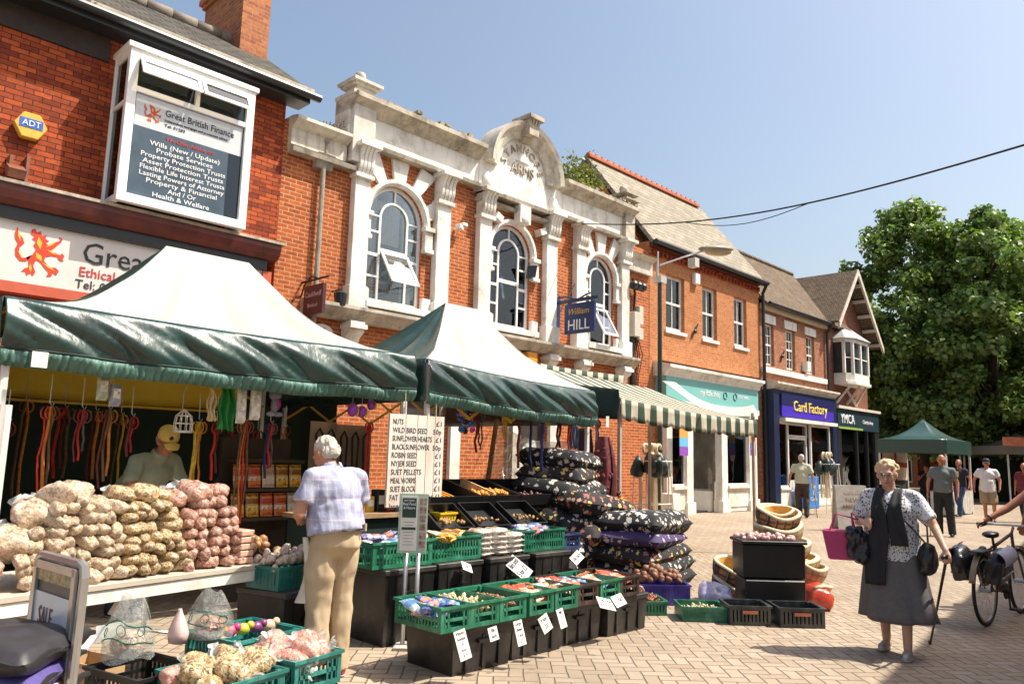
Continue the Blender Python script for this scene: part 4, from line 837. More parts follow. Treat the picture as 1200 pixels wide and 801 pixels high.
# ================================================================ building on the sunny side whose shadow falls across the paving
sh = SUN_EL; hgt = 7.0; off = hgt/math.tan(sh)
A = gz(1031, 801); B = gz(1200, 635); dv = (B-A).normalized()
def edge(t): p = A+dv*t; return (p.x+sdir.x*off, p.y+sdir.y*off)
e0, e1 = edge(-5.2), edge(40)
ob_ = thing('brick_shop', 'brick shop terrace on the near side of the street outside the frame', 'building', (e0[0], e0[1], 0))
q = MB(); dx = Vector((e1[0]-e0[0], e1[1]-e0[1], 0)).normalized(); nx = Vector((dx.y, -dx.x, 0))*6
base = [(e0[0], e0[1]), (e1[0], e1[1]), (e1[0]+nx.x, e1[1]+nx.y), (e0[0]+nx.x, e0[1]+nx.y)]
q.ext(base, 'z', 0, hgt-.003); q.build('wall', orbrick, ob_)
q = MB(); q.ext([(p[0], p[1]) for p in base], 'z', hgt, hgt+.02); q.build('parapet', stone, ob_)
for k in range(10):
    p = Vector((e0[0], e0[1], 0))+dx*(2+k*4); nn = -nx.normalized()
    q = MB(); M3 = Matrix((nn, dx, ZZ)).transposed(); q.obox(p+Vector((0, 0, 5)), (.1, 1.2, 1.6), M3); w_ = q.build('window', upvc, ob_); MB().obox(p+Vector((0, 0, 5)), (.12, 1.05, 1.45), M3).build('pane', M('dark_pane', (.03, .04, .045)), w_)
    q = MB(); q.obox(p+Vector((0, 0, 1.5)), (.1, 2.8, 2.4), M3); w_ = q.build('shop_window', upvc, ob_); MB().obox(p+Vector((0, 0, 1.5)), (.12, 2.6, 2.2), M3).build('pane', M('dark_pane', (.03, .04, .045)), w_)
# ================================================================ far buildings behind the trees
def far_house(px0, px1, d, h, label, mat):
    a = fd(px0, 540, d); b = fd(px1, 540, d+3); t_ = thing('far_building', label, 'building', ((a.x+b.x)/2, (a.y+b.y)/2, 0)); dx = (b-a); dx.z = 0; Ln = dx.length; dx.normalize(); nn = Vector((dx.y, -dx.x, 0)); nn = -nn if nn.dot(fh) < 0 else nn
    M3 = Matrix((dx, nn, ZZ)).transposed(); c = (a+b)/2; c.z = 0
    MB().obox(c+nn*4+Vector((0, 0, h/2)), (Ln, 8, h), M3).build('wall', mat, t_)
    q = MB(); q.ext([(-.3, h), (8.3, h), (4, h+2.6)], 'x', -Ln/2-.2, Ln/2+.2); q.v = [tuple(c+dx*v[0]+nn*v[1]+ZZ*v[2]) for v in q.v]; q.build('roof', tilerf, t_)
    n = int(Ln/3)
    for k in range(n):
        for z in ([4.6, 1.4] if h > 5 else [1.4]):
            p = c+dx*(-Ln/2+(k+.5)*Ln/n)-nn*.02+Vector((0, 0, z)); s_ = (1.1, .12, 1.5) if z > 2 else (2.3, .12, 2.2)
            w_ = MB().obox(p, s_, M3).build('window', white, t_); MB().obox(p-nn*.03, (s_[0]-.2, .12, s_[2]-.2), M3).build('pane', M('dark_pane', (.03, .04, .045)), w_)
far_house(985, 1075, 52, 6.2, 'brick house half hidden behind the trees past the gabled shop', brbrick)
far_house(1078, 1190, 58, 6.6, 'low brick terrace in the shade directly behind the green gazebo', brick('dark_brown_brick', (.27, .1, .06), (.18, .07, .045), (.2, .15, .11)))
far_house(1193, 1300, 50, 6.4, 'shaded brick building behind the stalls at the right edge', redbrick)
# ================================================================ trees
def leaf_mesh(name, pts, nrm, size, mat, parent=None, **k):
    n = len(pts); rng = np.random.default_rng(len(pts)); a = rng.normal(size=(n, 3)); nn = nrm+.7*rng.normal(size=(n, 3)); nn /= np.linalg.norm(nn, axis=1)[:, None]
    u = np.cross(nn, a); u /= np.linalg.norm(u, axis=1)[:, None]; v = np.cross(nn, u); s = (size*(.6+.8*rng.random(n)))[:, None]
    q = np.stack([pts-u*s*.5, pts+v*s*.42+nn*s*.1, pts+u*s*.6, pts-v*s*.42+nn*s*.1], 1).reshape(-1, 3)
    o0 = np.array(ORG[parent.name]) if parent is not None else np.array(k.pop('org', (0, 0, 0)))
    me = bpy.data.meshes.new(name); me.vertices.add(4*n); me.vertices.foreach_set('co', (q-o0).ravel()); me.loops.add(4*n); me.loops.foreach_set('vertex_index', np.arange(4*n)); me.polygons.add(n); me.polygons.foreach_set('loop_start', np.arange(n)*4); me.polygons.foreach_set('loop_total', np.full(n, 4)); me.update(calc_edges=True)
    me.materials.append(mat); o = bpy.data.objects.new(name, me); link(o, parent)
    if parent is None: o.location = o0; ORG[o.name] = Vector(o0)
    return tag(o, **k) if k else o
def leafmat(name, c1, c2, tr=.26):
    if name in MC: return MC[name]
    mt, t, b = nodes(name); g = N(t, 'ShaderNodeNewGeometry'); f = g.outputs['Random Per Island']; big = noi(t, g.outputs['Position'], .9, 3)
    o = mixc(t, f, c1, c2); o = mixc(t, 1, o, ramp(t, big, [(.3, .7), (.7, 1.25)]), 'MULTIPLY')
    L(t, o, b.inputs['Base Color']); b.inputs['Roughness'].default_value = .45
    tl = N(t, 'ShaderNodeBsdfTranslucent'); L(t, mixc(t, 1, o, (1.3, 1.5, .5), 'MULTIPLY'), tl.inputs[0]); mx = N(t, 'ShaderNodeMixShader'); mx.inputs[0].default_value = tr
    L(t, b.outputs[0], mx.inputs[1]); L(t, tl.outputs[0], mx.inputs[2]); L(t, mx.outputs[0], t.nodes['Material Output'].inputs[0]); MC[name] = mt; return mt
lm1 = leafmat('maple_leaf', (.055, .12, .025), (.27, .36, .09)); bark = M('bark', (.09, .07, .05), .9, .4, 9, .6, 20)
def tree(px, d, h, wr, hb, label, seed, nl=26000, group=None, sz=.21, mat=None):
    p = fd(px, 560, d); base = Vector((p.x, p.y, 0)); t_ = thing('broadleaf_tree', label, 'tree', base, group=group); rng = np.random.default_rng(seed); random.seed(seed)
    tk = MB(); tk.tube([base, base+Vector((.05, 0, hb*.5)), base+Vector((0, .1, hb)), base+Vector((.1, 0, h*.6)), base+Vector((0, 0, h*.88))], [.28, .22, .2, .12, .03], 10)
    cl = []
    cz = (hb+h)/2; rz_ = (h-hb)/2
    for k in range(190):
        z = rng.random(); a = rng.random()*2*PI; zz = hb+(h-hb)*z; prof = (math.sin(PI*min(1, .10+.90*z))**.62)*(1-.30*z); rr = wr*prof*(.45+.6*rng.random()**.5)*(1+.16*math.sin(a*3+seed)+.1*math.sin(a*5+z*9))
        c = np.array([base.x+rr*math.cos(a), base.y+rr*math.sin(a), zz]); cl.append((c, .42+.62*rng.random()*(1-.4*z)))
        if k % 5 == 0: z0 = max(hb*.8, zz-rr*.8); tk.tube([base+Vector((0, 0, z0)), Vector(c)*.55+(base+Vector((0, 0, z0)))*.45+Vector((0, 0, .2)), Vector(c)], [.09, .05, .015], 6)
    cl.append((np.array([base.x, base.y, h-.5]), .7))
    P, Nn = [], []
    wts = np.array([c[1]**2 for c in cl]); wts /= wts.sum()
    for (c, r), wt in zip(cl, wts):
        m_ = int(nl*1.7*wt); dd_ = rng.normal(size=(m_, 3)); dd_ /= np.linalg.norm(dd_, axis=1)[:, None]; rad = r*(.55+.5*rng.random((m_, 1)))*(1+.25*np.sin(dd_[:, :1]*7+c[0])); P.append(c+dd_*rad*np.array([1.15, 1.15, .75])); Nn.append(dd_+np.array([0, 0, .5]))
    tk.build('trunk', bark, t_, smooth=True); leaf_mesh('crown', np.concatenate(P), np.concatenate(Nn), sz, mat or lm1, t_)
    return t_
tree(1084, 37, 14.3, 4.4, 2.5, 'tall dense green tree rising behind the gabled shop, left of two', 3, 30000)
tree(1172, 35, 13.5, 4.3, 2.4, 'broad bright green tree at the right edge above the stalls', 5, 30000)
tree(1245, 38, 14.2, 4.3, 3.0, 'green tree partly cut off by the right edge of the picture', 9, 18000)
tree(1010, 43, 10.6, 3.4, 2.2, 'lower green tree peeping out just right of the gabled shop', 11, 14000)
tree(1120, 46, 11.5, 5.2, 2.3, 'shaded tree filling the gap behind the two tall trees', 14, 16000)
# weeds on the parapet and in the gutter
def shrub(name, c, r, n, sz, mat, label, cat='plant', seed=1):
    rng = np.random.default_rng(seed); t_ = thing(name, label, cat, c); cl = rng.normal(size=(9, 3))*np.array(r)*.5; k = rng.integers(0, 9, n); P = cl[k]+rng.normal(size=(n, 3))*np.array(r)*.3; P[:, 2] = np.abs(P[:, 2]); s_ = MB()
    for q_ in cl: s_.tube([Vector(c), Vector(c)+Vector(q_)*.6+Vector((0, 0, .05)), Vector(c)+Vector((q_[0], q_[1], abs(q_[2])))], .01, 5)
    s_.build('stem', bark, t_); leaf_mesh('foliage', P+np.array(c), rng.normal(size=(n, 3)), sz, mat, t_)
    return t_
shrub('wild_shrub', (-11.9, 14.6, 8.05), (.35, .9, .62), 1500, .09, leafmat('weed_leaf', (.09, .12, .03), (.24, .24, .07)), 'self-seeded leafy shrub growing on the pub parapet right of the pediment', seed=4)
shrub('gutter_weed', (X0+.35, 2.55, 7.62), (.14, .42, .14), 420, .045, leafmat('dry_moss', (.35, .26, .04), (.5, .4, .1)), 'clump of dry yellow moss in the gutter at the top left', seed=5)
shrub('cornice_weed', (X0+.1, 7.0, 7.22), (.05, .3, .14), 60, .04, leafmat('dark_weed', (.06, .07, .03), (.12, .1, .05)), 'thin twiggy weed on the low white cornice left of the pier', seed=6)
# ================================================================ market tents
def cloth(name, c, rough=.45, sheen=0, var=.1, coat=.0, trans=0):
    if name in MC: return MC[name]
    mt, t, b = nodes(name); v = objc(t); f = noi(t, v, 2.2, 5, rough=.7)
    o = mixc(t, ramp(t, f, [(.3, 0), (.75, 1)]), tuple(x*(1-var) for x in c), tuple(min(.85, x*(1+var)) for x in c))
    L(t, o, b.inputs['Base Color']); b.inputs['Roughness'].default_value = rough; b.inputs['Coat Weight'].default_value = coat; b.inputs['Coat Roughness'].default_value = .25
    mp = N(t, 'ShaderNodeMapping'); mp.inputs['Scale'].default_value = (1, 1.3, .6); L(t, v, mp.inputs[0]); h = noi(t, mp.outputs[0], 5, 4); bump(t, b, h, .35, .05)
    if trans:
        tl = N(t, 'ShaderNodeBsdfTranslucent'); L(t, o, tl.inputs[0]); mx = N(t, 'ShaderNodeMixShader'); mx.inputs[0].default_value = trans; L(t, b.outputs[0], mx.inputs[1]); L(t, tl.outputs[0], mx.inputs[2]); L(t, mx.outputs[0], t.nodes['Material Output'].inputs[0])
    MC[name] = mt; return mt
canvas = cloth('cream_canvas', (.68, .655, .59), .75, var=.05, trans=.36)
green = cloth('green_vinyl', (.014, .045, .038), .36, coat=.5, var=.5)
dkgreen = cloth('dark_green_cloth', (.010, .028, .022), .8)
black = M('black_plastic', (.012, .013, .014), .38, .2, 6, .2)
yellowc = cloth('yellow_canvas', (.85, .60, .05), .6, trans=.35)
whitem = M('white_steel', (.70, .69, .66), .4, .1, 5, .1)
yelm = M('yellow_steel', (.70, .42, .03), .4, .1)
hemgreen = cloth('pale_green_hem', (.13, .27, .22), .5, var=.4, trans=.3)
def tent(name, label, y0, y1, xf, xb, ze, r0, r1, zr, xr, sl, vd=.46, amp=.03, seed=0, roof=canvas, side=green, val=green, legs=True, fs=1, rdrop=0, mats_back=None):
    t_ = thing(name, label, 'market stall', (xf, (y0+y1)/2, 0))
    def zE(y): return ze-rdrop*(y-y0)/(y1-y0)
    def nz_(a, b): return noise.noise(Vector((a, b, seed)))
    def front(u, v):
        y = (y0+(y1-y0)*u)*(1-v)+(r0+(r1-r0)*u)*v; x = xf+(xr-xf)*v
        s_ = sl*math.sin(PI*min(1, v))*(1-.25*math.cos(6*PI*u)); return (x, y, zE(y0+(y1-y0)*u)*(1-v)+zr*v-s_+.035*nz_(u*5, v*4)*math.sin(PI*v)-.03*math.sin(PI*u)*(1-v))
    MB().grid(front, 30, 16, .006).build('canopy_front', roof, t_, smooth=True)
    def sd(ya, rr, s_):
        def f(u, v):
            x = (xf+(xb-xf)*u)*(1-v)+xr*v; y = ya*(1-v)+rr*v; return (x, y, zE(ya)*(1-v)+zr*v-sl*math.sin(PI*v)*(1-.25*math.cos(6*PI*u)) +.02*nz_(u*4+s_, v*3)*math.sin(PI*v))
        return f
    MB().grid(sd(y0, r0, 5), 12, 12, .006).build('canopy_side', side, t_, smooth=True)
    MB().grid(sd(y1, r1, 9), 12, 12, .006).build('canopy_side', roof, t_, smooth=True)
    def back(u, v):
        y = (y0+(y1-y0)*u)*(1-v)+(r0+(r1-r0)*u)*v; return (xb+(xr-xb)*v, y, zE(y)*(1-v)+zr*v-sl*math.sin(PI*v))
    MB().grid(back, 12, 8, .006).build('canopy_back', mats_back or side, t_, smooth=True)
    # front valance with gathered diagonal folds
    def vf(u, v):
        y = y0+(y1-y0)*u; b_ = math.sin(PI*v)**.7; w0 = (y-y0)*1.25-v*1.35+.35*nz_((y-y0)*.9-v*.8, 2); w1 = (y-y0)*3.1-v*2.6+.5*nz_((y-y0)*1.5, v*1.2); f_ = amp*(1.5*(abs(math.sin(PI*w0))-.6)+.75*(abs(math.sin(PI*w1))-.6)+.35*nz_((y-y0)*9-v*6, v*3))
        g_ = .012*math.sin((y-y0)*95+3*nz_(y*3, 0))*max(0, v-.72)/.28
        return (xf+.015+.07*b_+f_*b_+g_, y, zE(y)-.03*math.sin(PI*u)-vd*v+.02*nz_(u*7, 3)*v)
    vl = MB().grid(lambda u, v: vf(u, v*.8), 300, 14, .004).build('valance', val, t_, smooth=True)
    MB().grid(lambda u, v: (lambda p: (p[0]+.010+.007*math.sin((y0+(y1-y0)*u)*150)*(.4+v), p[1], p[2]))(vf(u, .77+.23*v)), 420, 3, .003).build('hem_frill', hemgreen, vl, smooth=True)
    hem = MB()
    for v_ in (.74,): hem.tube([Vector(vf(u/80, v_))+Vector((.004, 0, 0)) for u in range(81)], .006, 5)
    hem.build('hem_seam', M('dark_seam', (.006, .03, .025), .7), vl)
    for ya in (y0-.012, y1+.012):
        MB().grid(lambda u, v: (xf+(xb-xf)*u, ya+.02*math.sin(u*17+2*v)*v, zE(y0 if ya < y1 else y1)-(vd-.02)*v), 30, 5, .004).build('side_valance', val, t_, smooth=True)
    if legs:
        for (x, y) in ((xf-.03, y0+.06), (xf-.03, y1-.06), (xb+.05, y0+.06), (xb+.05, y1-.06)):
            q = MB(); q.box(x-.022, x+.022, y-.022, y+.022, .02, zE(y)-.03); q.box(x-.05, x+.05, y-.05, y+.05, .0, .02); q.build('leg', whitem, t_)
    q = MB(); zz = ze-rdrop-.05
    q.bar((xf-.05, y0+.06, zz), (xf-.05, y1-.06, zz), .03); q.bar((xb+.05, y0+.06, zz), (xb+.05, y1-.06, zz), .03)
    for y in (y0+.06, y1-.06): q.bar((xf-.05, y, zz), (xb+.05, y, zz), .03)
    n = 4
    for k in range(n):
        ya = y0+.06+(y1-y0-.12)*k/n; yb = y0+.06+(y1-y0-.12)*(k+1)/n
        for x in (xf-.09, xb+.08): q.bar((x, ya, zz-.01), (x, yb, zz-.42), .025); q.bar((x-.03, yb, zz-.01), (x-.03, ya, zz-.42), .025)
    q.build('truss', yelm, t_)
    return t_
t1 = tent('market_tent', 'large cream topped tent with gathered green valance over the bird seed stall', 1.28, 4.88, -6.2, -9.2, 2.50, 2.90, 3.78, 3.47, -7.7, .33, .48, .035, 1, rdrop=.01, mats_back=canvas)
t2 = tent('market_tent', 'cream and green peaked tent over the crates and cushions, right of the bird seed tent', 5.02, 7.78, -6.15, -9.1, 2.46, 6.62, 7.2, 3.50, -7.75, .22, .46, .03, 7, rdrop=.12)
MB().grid(lambda u, v: (-9.13+.03*math.sin(u*40), 1.3+4.6*u, .02+2.3*v), 60, 1).build('back_sheet', dkgreen, t1, smooth=True)
MB().grid(lambda u, v: (-9.13+2.0*u, 1.32+.03*math.sin(u*20), .02+2.3*v), 20, 1).build('side_sheet', dkgreen, t1, smooth=True)
MB().grid(lambda u, v: (-8.6+.02*math.sin(u*9+v*2), 1.4+2.9*u, 2.30-.36*v-.02*math.sin(u*PI)), 40, 4, .004).build('inner_valance', yellowc, t1, smooth=True)
MB().bar((-8.56, 1.4, 1.90), (-8.56, 4.3, 1.90), .025).build('inner_rail', yelm, t1)
lb = fx(48, 420, -6.05)
MB().box(-6.08, -6.075, lb.y-.05, lb.y+.05, lb.z-.06, lb.z+.05).build('care_label', M('paper', (.75, .72, .66), .6), t1)
q = MB(); q.tube([(-6.2, 1.36, .9), (-6.2, 1.36, 1.75)], .045, 8); q.build('leg_wrap', white, t1)
# third stall: striped lean-to awning
t3 = thing('striped_stall', 'stall with a green and cream striped awning in front of the teal shop', 'market stall', (-6.15, 10.2, 0))
dst = stripes('green_cream_stripe', (.025, .055, .035), (.55, .49, .38), 1, .30, .8, .5, .12)
ya, yb = 8.32, 12.15; org3 = ORG[t3.name]
def aw(u, v): y = ya+(yb-ya)*u; return (-6.1-2.1*v, y, 2.28+.62*v-.07*math.sin(PI*v)-.04*math.sin(PI*u)*(1-v)-.10*u)
MB().grid(aw, 30, 8, .005).build('awning', dst, t3, smooth=True)
def vl3(u, v): y = ya+(yb-ya)*u; return (-6.09+.015*math.sin(u*60)*v, y, 2.275-.04*math.sin(PI*u)-.10*u-(.25+.035*abs(math.sin(u*PI*12.75)))*v)
MB().grid(vl3, 153, 4, .005).build('valance', dst, t3, smooth=True)
def bk3(u, v): y = ya-.1+3.2*u; return (-8.3, y+.0, 3.0-.32*v-.02*u-.03*math.sin(PI*u))
MB().grid(bk3, 40, 4, .005).build('rear_valance', cloth('striped_back', (.5, .4, .25)) if 0 else dst, t3, smooth=True)
MB().grid(lambda u, v: (-6.12-2.0*u, ya-.02+.02*math.sin(v*5+u*9), 2.40+.28*u-(.40+.16*u)*v), 12, 6, .005).build('end_valance', dkgreen, t3, smooth=True)
# pale green sheet slung at the right end
def sh3(u, v): p0 = fx(776, 446, -8.0)*(1-u)+fx(884, 488, -6.1)*u; p1 = fx(792, 448, -8.2)*(1-u)+fx(884, 474, -7.2)*u; p = p0*(1-v)+p1*v; p = Vector(p); p.z -= .22*math.sin(PI*u)+.12*v*0; p.x += .1*math.sin(u*7+v*3)*.4; return p
MB().grid(sh3, 24, 6, .006).build('slung_sheet', cloth('pale_green_sheet', (.52, .58, .48), .6, trans=.2), t3, smooth=True)
for (x, y) in ((-6.14, 8.36), (-6.14, 12.1), (-8.2, 8.4), (-8.2, 12.1)):
    MB().box(x-.022, x+.022, y-.022, y+.022, 0, 2.3).build('leg', M('tan_post', (.42, .37, .30), .6), t3)
q = MB(); q.bar((-6.14, 8.36, 2.22), (-6.14, 12.1, 2.12), .03); q.bar((-8.2, 8.4, 2.5), (-8.2, 12.1, 2.5), .03); q.build('rail', yelm, t3)
lb = fx(711, 491, -6.10); MB().box(-6.09, -6.085, lb.y-.03, lb.y+.03, lb.z-.1, lb.z+.04).build('care_label', M('paper', (.75, .72, .66)), t3)
# ================================================================ crates
def make_crate(name, label, w, l, h, mat, bars=5, solid=False, floor=True, rim=.012):
    """open plastic crate, local: width w on X, length l on Y, height h"""
    c = thing(name, label, 'crate', (0, 0, 0)); q = MB(); t = .010; hw, hl = w/2, l/2
    q.box(-hw+t, hw-t, -hl+t, hl-t, 0, .012)
    for sx in (-1, 1):
        for sy in (-1, 1): q.box(min(sx*hw, sx*(hw-.035)), max(sx*hw, sx*(hw-.035)), min(sy*hl, sy*(hl-.035)), max(sy*hl, sy*(hl-.035)), 0, h)
    for s_ in (-1, 1):
        for (z0, z1) in ((0, .03), (h-.035, h)) + (() if solid else ((h*.42, h*.54),)):
            q.box(min(s_*hw, s_*(hw-t)), max(s_*hw, s_*(hw-t)), -hl+.035, hl-.035, z0, z1); q.box(-hw+.035, hw-.035, min(s_*hl, s_*(hl-t)), max(s_*hl, s_*(hl-t)), z0, z1)
        if solid:
            q.box(min(s_*hw, s_*(hw-.006)), max(s_*hw, s_*(hw-.006)), -hl+.03, hl-.03, .03, h-.035); q.box(-hw+.03, hw-.03, min(s_*hl, s_*(hl-.006)), max(s_*hl, s_*(hl-.006)), .03, h-.035)
        n = int(l/.032)
        for k in range(1, n):
            y = -hl+l*k/n
            if abs(y) < .05 and not solid: continue
            q.box(min(s_*hw, s_*(hw-t*.8)), max(s_*hw, s_*(hw-t*.8)), y-.006, y+.006, .03, h-.035)
        n = int(w/.032)
        for k in range(1, n):
            x = -hw+w*k/n; q.box(x-.006, x+.006, min(s_*hl, s_*(hl-t*.8)), max(s_*hl, s_*(hl-t*.8)), .03, h-.035)
    q.build('crate_body', mat, c)
    r = MB(); e = .012
    for s_ in (-1, 1): r.box(min(s_*hw, s_*(hw+e)), max(s_*hw, s_*(hw+e)), -hl-e, hl+e, h-.014, h+.004); r.box(-hw, hw, min(s_*hl, s_*(hl+e)), max(s_*hl, s_*(hl+e)), h-.014, h+.004)
    r.build('rim', mat, c)
    return c
def crmat(n, c): return M(n, c, .35, .2, 8, .15, 40, rnd=.15, dirt=tuple(min(1, x*1.8+.04) for x in c))
gcr, kcr, bcr, pcr, tcr = crmat('green_crate_plastic', (.02, .155, .085)), crmat('brown_crate_plastic', (.045, .03, .025)), crmat('blue_crate_plastic', (.03, .05, .13)), crmat('purple_crate_plastic', (.05, .035, .22)), crmat('teal_crate_plastic', (.015, .15, .13))
# black lidded boxes
def make_box(name, label, w, l, h, group=None):
    c = thing(name, label, 'box', (0, 0, 0), group=group); q = MB(); hw, hl = w/2, l/2; k = .93
    q.add([(-hw*k, -hl*k, 0), (hw*k, -hl*k, 0), (hw*k, hl*k, 0), (-hw*k, hl*k, 0), (-hw, -hl, h-.04), (hw, -hl, h-.04), (hw, hl, h-.04), (-hw, hl, h-.04)], [(0, 3, 2, 1), (4, 5, 6, 7), (0, 1, 5, 4), (1, 2, 6, 5), (2, 3, 7, 6), (3, 0, 4, 7)])
    for s_ in (-1, 1):
        for t in (-.55, 0, .55): q.box(s_*hw*.985-.006 if s_ > 0 else -hw*.985-.008, s_*hw*.985+.008, t*hl-.012, t*hl+.012, .02, h-.06)
    q.build('box_body', M('black_box_plastic', (.018, .017, .018), .34, .25, 5, .25, 25, rnd=.2, dirt=(.07, .06, .05)), c)
    MB().box(-hw-.012, hw+.012, -hl-.012, hl+.012, h-.04, h).build('lid', M('black_lid_plastic', (.035, .032, .032), .35, .3, 4, .2, 25, dirt=(.12, .1, .08)), c, bevel=.006)
    for s_ in (-1, 1): MB().box(min(s_*hw, s_*(hw+.02)), max(s_*hw, s_*(hw+.02)), -.06, .06, h*.62, h*.70).build('handle', M('black_plastic', (.012,)*3), c)
    return c
# packets
def pillow(w, l, h, seed=0, n=12, crimp=.0, e=.35):
    q = MB()
    def f(sgn):
        def g(u, v):
            x, y = (u-.5)*w, (v-.5)*l; b_ = (max(0, 1-(2*u-1)**4)*max(0, 1-(2*v-1)**6))**e
            return (x*(1-.05*abs(2*v-1)**3), y, sgn*h*.5*b_*(1+.35*noise.noise(Vector((u*3, v*3, seed+sgn*5)))))
        return g
    q.grid(f(1), n, n); q.grid(f(-1), n, n); return q
def pkt_mat(name, a, b_, c_):
    if name in MC: return MC[name]
    mt, t, b = nodes(name); v = objc(t); s_ = N(t, 'ShaderNodeSeparateXYZ'); L(t, v, s_.inputs[0]); oi = N(t, 'ShaderNodeObjectInfo')
    y = math_(t, 'ADD', math_(t, 'MULTIPLY', s_.outputs[1], 5.2), .5); o = ramp(t, y, [(0, a), (.27, b_), (.46, a), (.55, c_), (.8, a)], True)
    n_ = noi(t, v, 34, 3); o = mixc(t, ramp(t, n_, [(.54, 0), (.58, .8)], False), o, c_); o2 = mixc(t, 1, o, ramp(t, noi(t, v, 9), [(.3, .7), (.7, 1.2)]), 'MULTIPLY')
    L(t, o2, b.inputs['Base Color']); b.inputs['Roughness'].default_value = .22; b.inputs['Coat Weight'].default_value = .5; bump(t, b, noi(t, v, 28, 3), .6, .01); MC[name] = mt; return mt
PM = {'blue': pkt_mat('blue_packet', (.06, .14, .42), (.6, .65, .72), (.75, .3, .2)), 'orange': pkt_mat('orange_packet', (.72, .22, .06), (.8, .68, .5), (.55, .08, .04)), 'red': pkt_mat('red_packet', (.65, .06, .03), (.8, .5, .25), (.75, .7, .6)), 'cream': pkt_mat('cream_packet', (.68, .58, .42), (.75, .7, .6), (.55, .35, .2)),
      'white': pkt_mat('white_packet', (.75, .72, .66), (.68, .66, .62), (.5, .3, .15)), 'lblue': pkt_mat('light_blue_packet', (.22, .4, .55), (.75, .75, .72), (.1, .2, .4)), 'yellow': pkt_mat('yellow_packet', (.75, .42, .05), (.8, .62, .2), (.3, .12, .02))}
PR = {}
def packet(colr, loc, rot, label, group, s=1.0):
    if colr not in PR:
        t_ = thing('food_packet', label, 'packet', (0, 0, 0), group=group); q = pillow(.13, .19, .045, len(PR)); q.build('pouch', PM[colr], t_, smooth=True)
        q = MB(); q.box(-.062, .062, .094, .108, -.002, .002); q.box(-.062, .062, -.108, -.094, -.002, .002); q.build('crimped_end', PM[colr], t_); t_.location = loc; t_.rotation_euler = rot; t_.scale = (s,)*3; PR[colr] = t_; return t_
    r = dup(PR[colr], loc, None, label, group, rot=rot, scale=(s,)*3); return r
def fill_packets(c, w, l, z, colr, n, where, up=False, s=1.0, seed=1, rz=0):
    rn = random.Random(seed); desc = {'blue': 'glossy blue and white', 'orange': 'orange and cream', 'red': 'red and orange', 'cream': 'cream coloured', 'white': 'white paper', 'lblue': 'pale blue and white', 'yellow': 'yellow'}
    for k in range(n):
        cc = colr[k % len(colr)]; a = (k+.5)/n; y = (-.5+a)*l*.8; x = rn.uniform(-.5, .5)*max(.0, w-.15); p = Matrix.Rotation(rz, 3, 'Z') @ Vector((x, y, 0)); rot = (R(rn.uniform(-20, 24)+(20 if up else 0)), R(rn.uniform(-14, 14)), rz+R(rn.uniform(-25, 25)))
        packet(cc, Vector(c)+p+Vector((0, 0, z+.012*(k % 3)+rn.uniform(0, .02))), rot, f'{desc[cc]} packet lying in {where}', f'{desc[cc]} packets in {where}', s)
def heap(name, c, w, l, h, n, r, mat, label, rz=0, seed=1, cat='heap', el=(1, .8, .7)):
    rn = random.Random(seed); q = MB(); Rz = Matrix.Rotation(rz, 3, 'Z')
    for k in range(n):
        x, y = rn.uniform(-.5, .5), rn.uniform(-.5, .5); z = h*(1-1.2*(x*x+y*y))*rn.uniform(.55, 1); p = Vector(c)+Rz @ Vector((x*w, y*l, 0))+Vector((0, 0, z))
        s_ = r*rn.uniform(.7, 1.25); q.ell(p, (s_*el[0], s_*el[1], s_*el[2]), Euler((rn.uniform(0, 3), rn.uniform(0, 3), rn.uniform(0, 3))).to_matrix(), 8, 5)
    return q.build(name, mat, None, smooth=True, label=label, cat=cat, kind='stuff')
def card(loc, rot, w, h, label, lines, mat=None, name='price_card'):
    o = MB(); o.box(-w/2, w/2, -.003, 0, -h/2, h/2); root = thing(name, label, 'price card', (0, 0, 0)); o.build('card', mat or M('card_white', (.78, .76, .70), .6, .04), root)
    n = len(lines)
    if n: merge_text([(s_, (0, -.004, h/2-h*(i+.8)/(n+.3)), (1, 0, 0), ZZ, h/(n+.3)*.55, w*.8*min(1, len(s_)/6), .001, 'CENTER') for i, s_ in enumerate(lines)], 'handwriting', M('marker_ink', (.03, .03, .05), .6, 0), root)
    root.location = loc; root.rotation_euler = rot; return root
# ---- front row of eight crates on black lidded boxes
bx0 = make_box('storage_box', 'dusty black lidded box at the left end of the front row of crates', .52, .58, .31, 'black boxes under the front row of crates')
bx0.location = (-4.33, 3.95, 0); fb = 'black boxes under the front row of crates'
for y, lab, xx in ((4.56, 'black lidded box second from the left under the front crates', -4.36), (5.10, 'black lidded box third from the left under the front crates', -4.40), (5.72, 'black lidded box at the right end of the front row, apart from the others', -4.36)):
    dup(bx0, (xx, y, 0), 0, lab)
w_, l_, h_ = .50, .275, .165
cg = make_crate('plastic_crate', 'green lattice crate of blue packets, leftmost of the front row', w_, l_, h_, gcr); cg.location = (-4.26, 3.63, .315); cg['group'] = 'crates along the front row of the stall'
cbn = make_crate('plastic_crate', 'brown lattice crate sixth along the front row of the stall', w_, l_, h_, kcr); cbn['group'] = cg['group']
ys = [3.63, 3.91, 4.20, 4.52, 4.82, 5.10, 5.41, 5.70]; nth = ['first', 'second', 'third', 'fourth', 'fifth', 'sixth', 'seventh', 'eighth']
cont = ['blue', 'cream', None, 'orange', 'white', 'red', 'lblue', 'red']
labs = [None, 'green lattice crate of cream chews, second from the left in the front row', 'green lattice crate of brown nut treats, third in the front row', 'green lattice crate of orange packets, fourth in the front row', 'green lattice crate with white and orange packets, fifth in the front row', None, 'green lattice crate of pale blue packets, seventh in the front row', 'brown lattice crate of red packets at the right end of the front row']
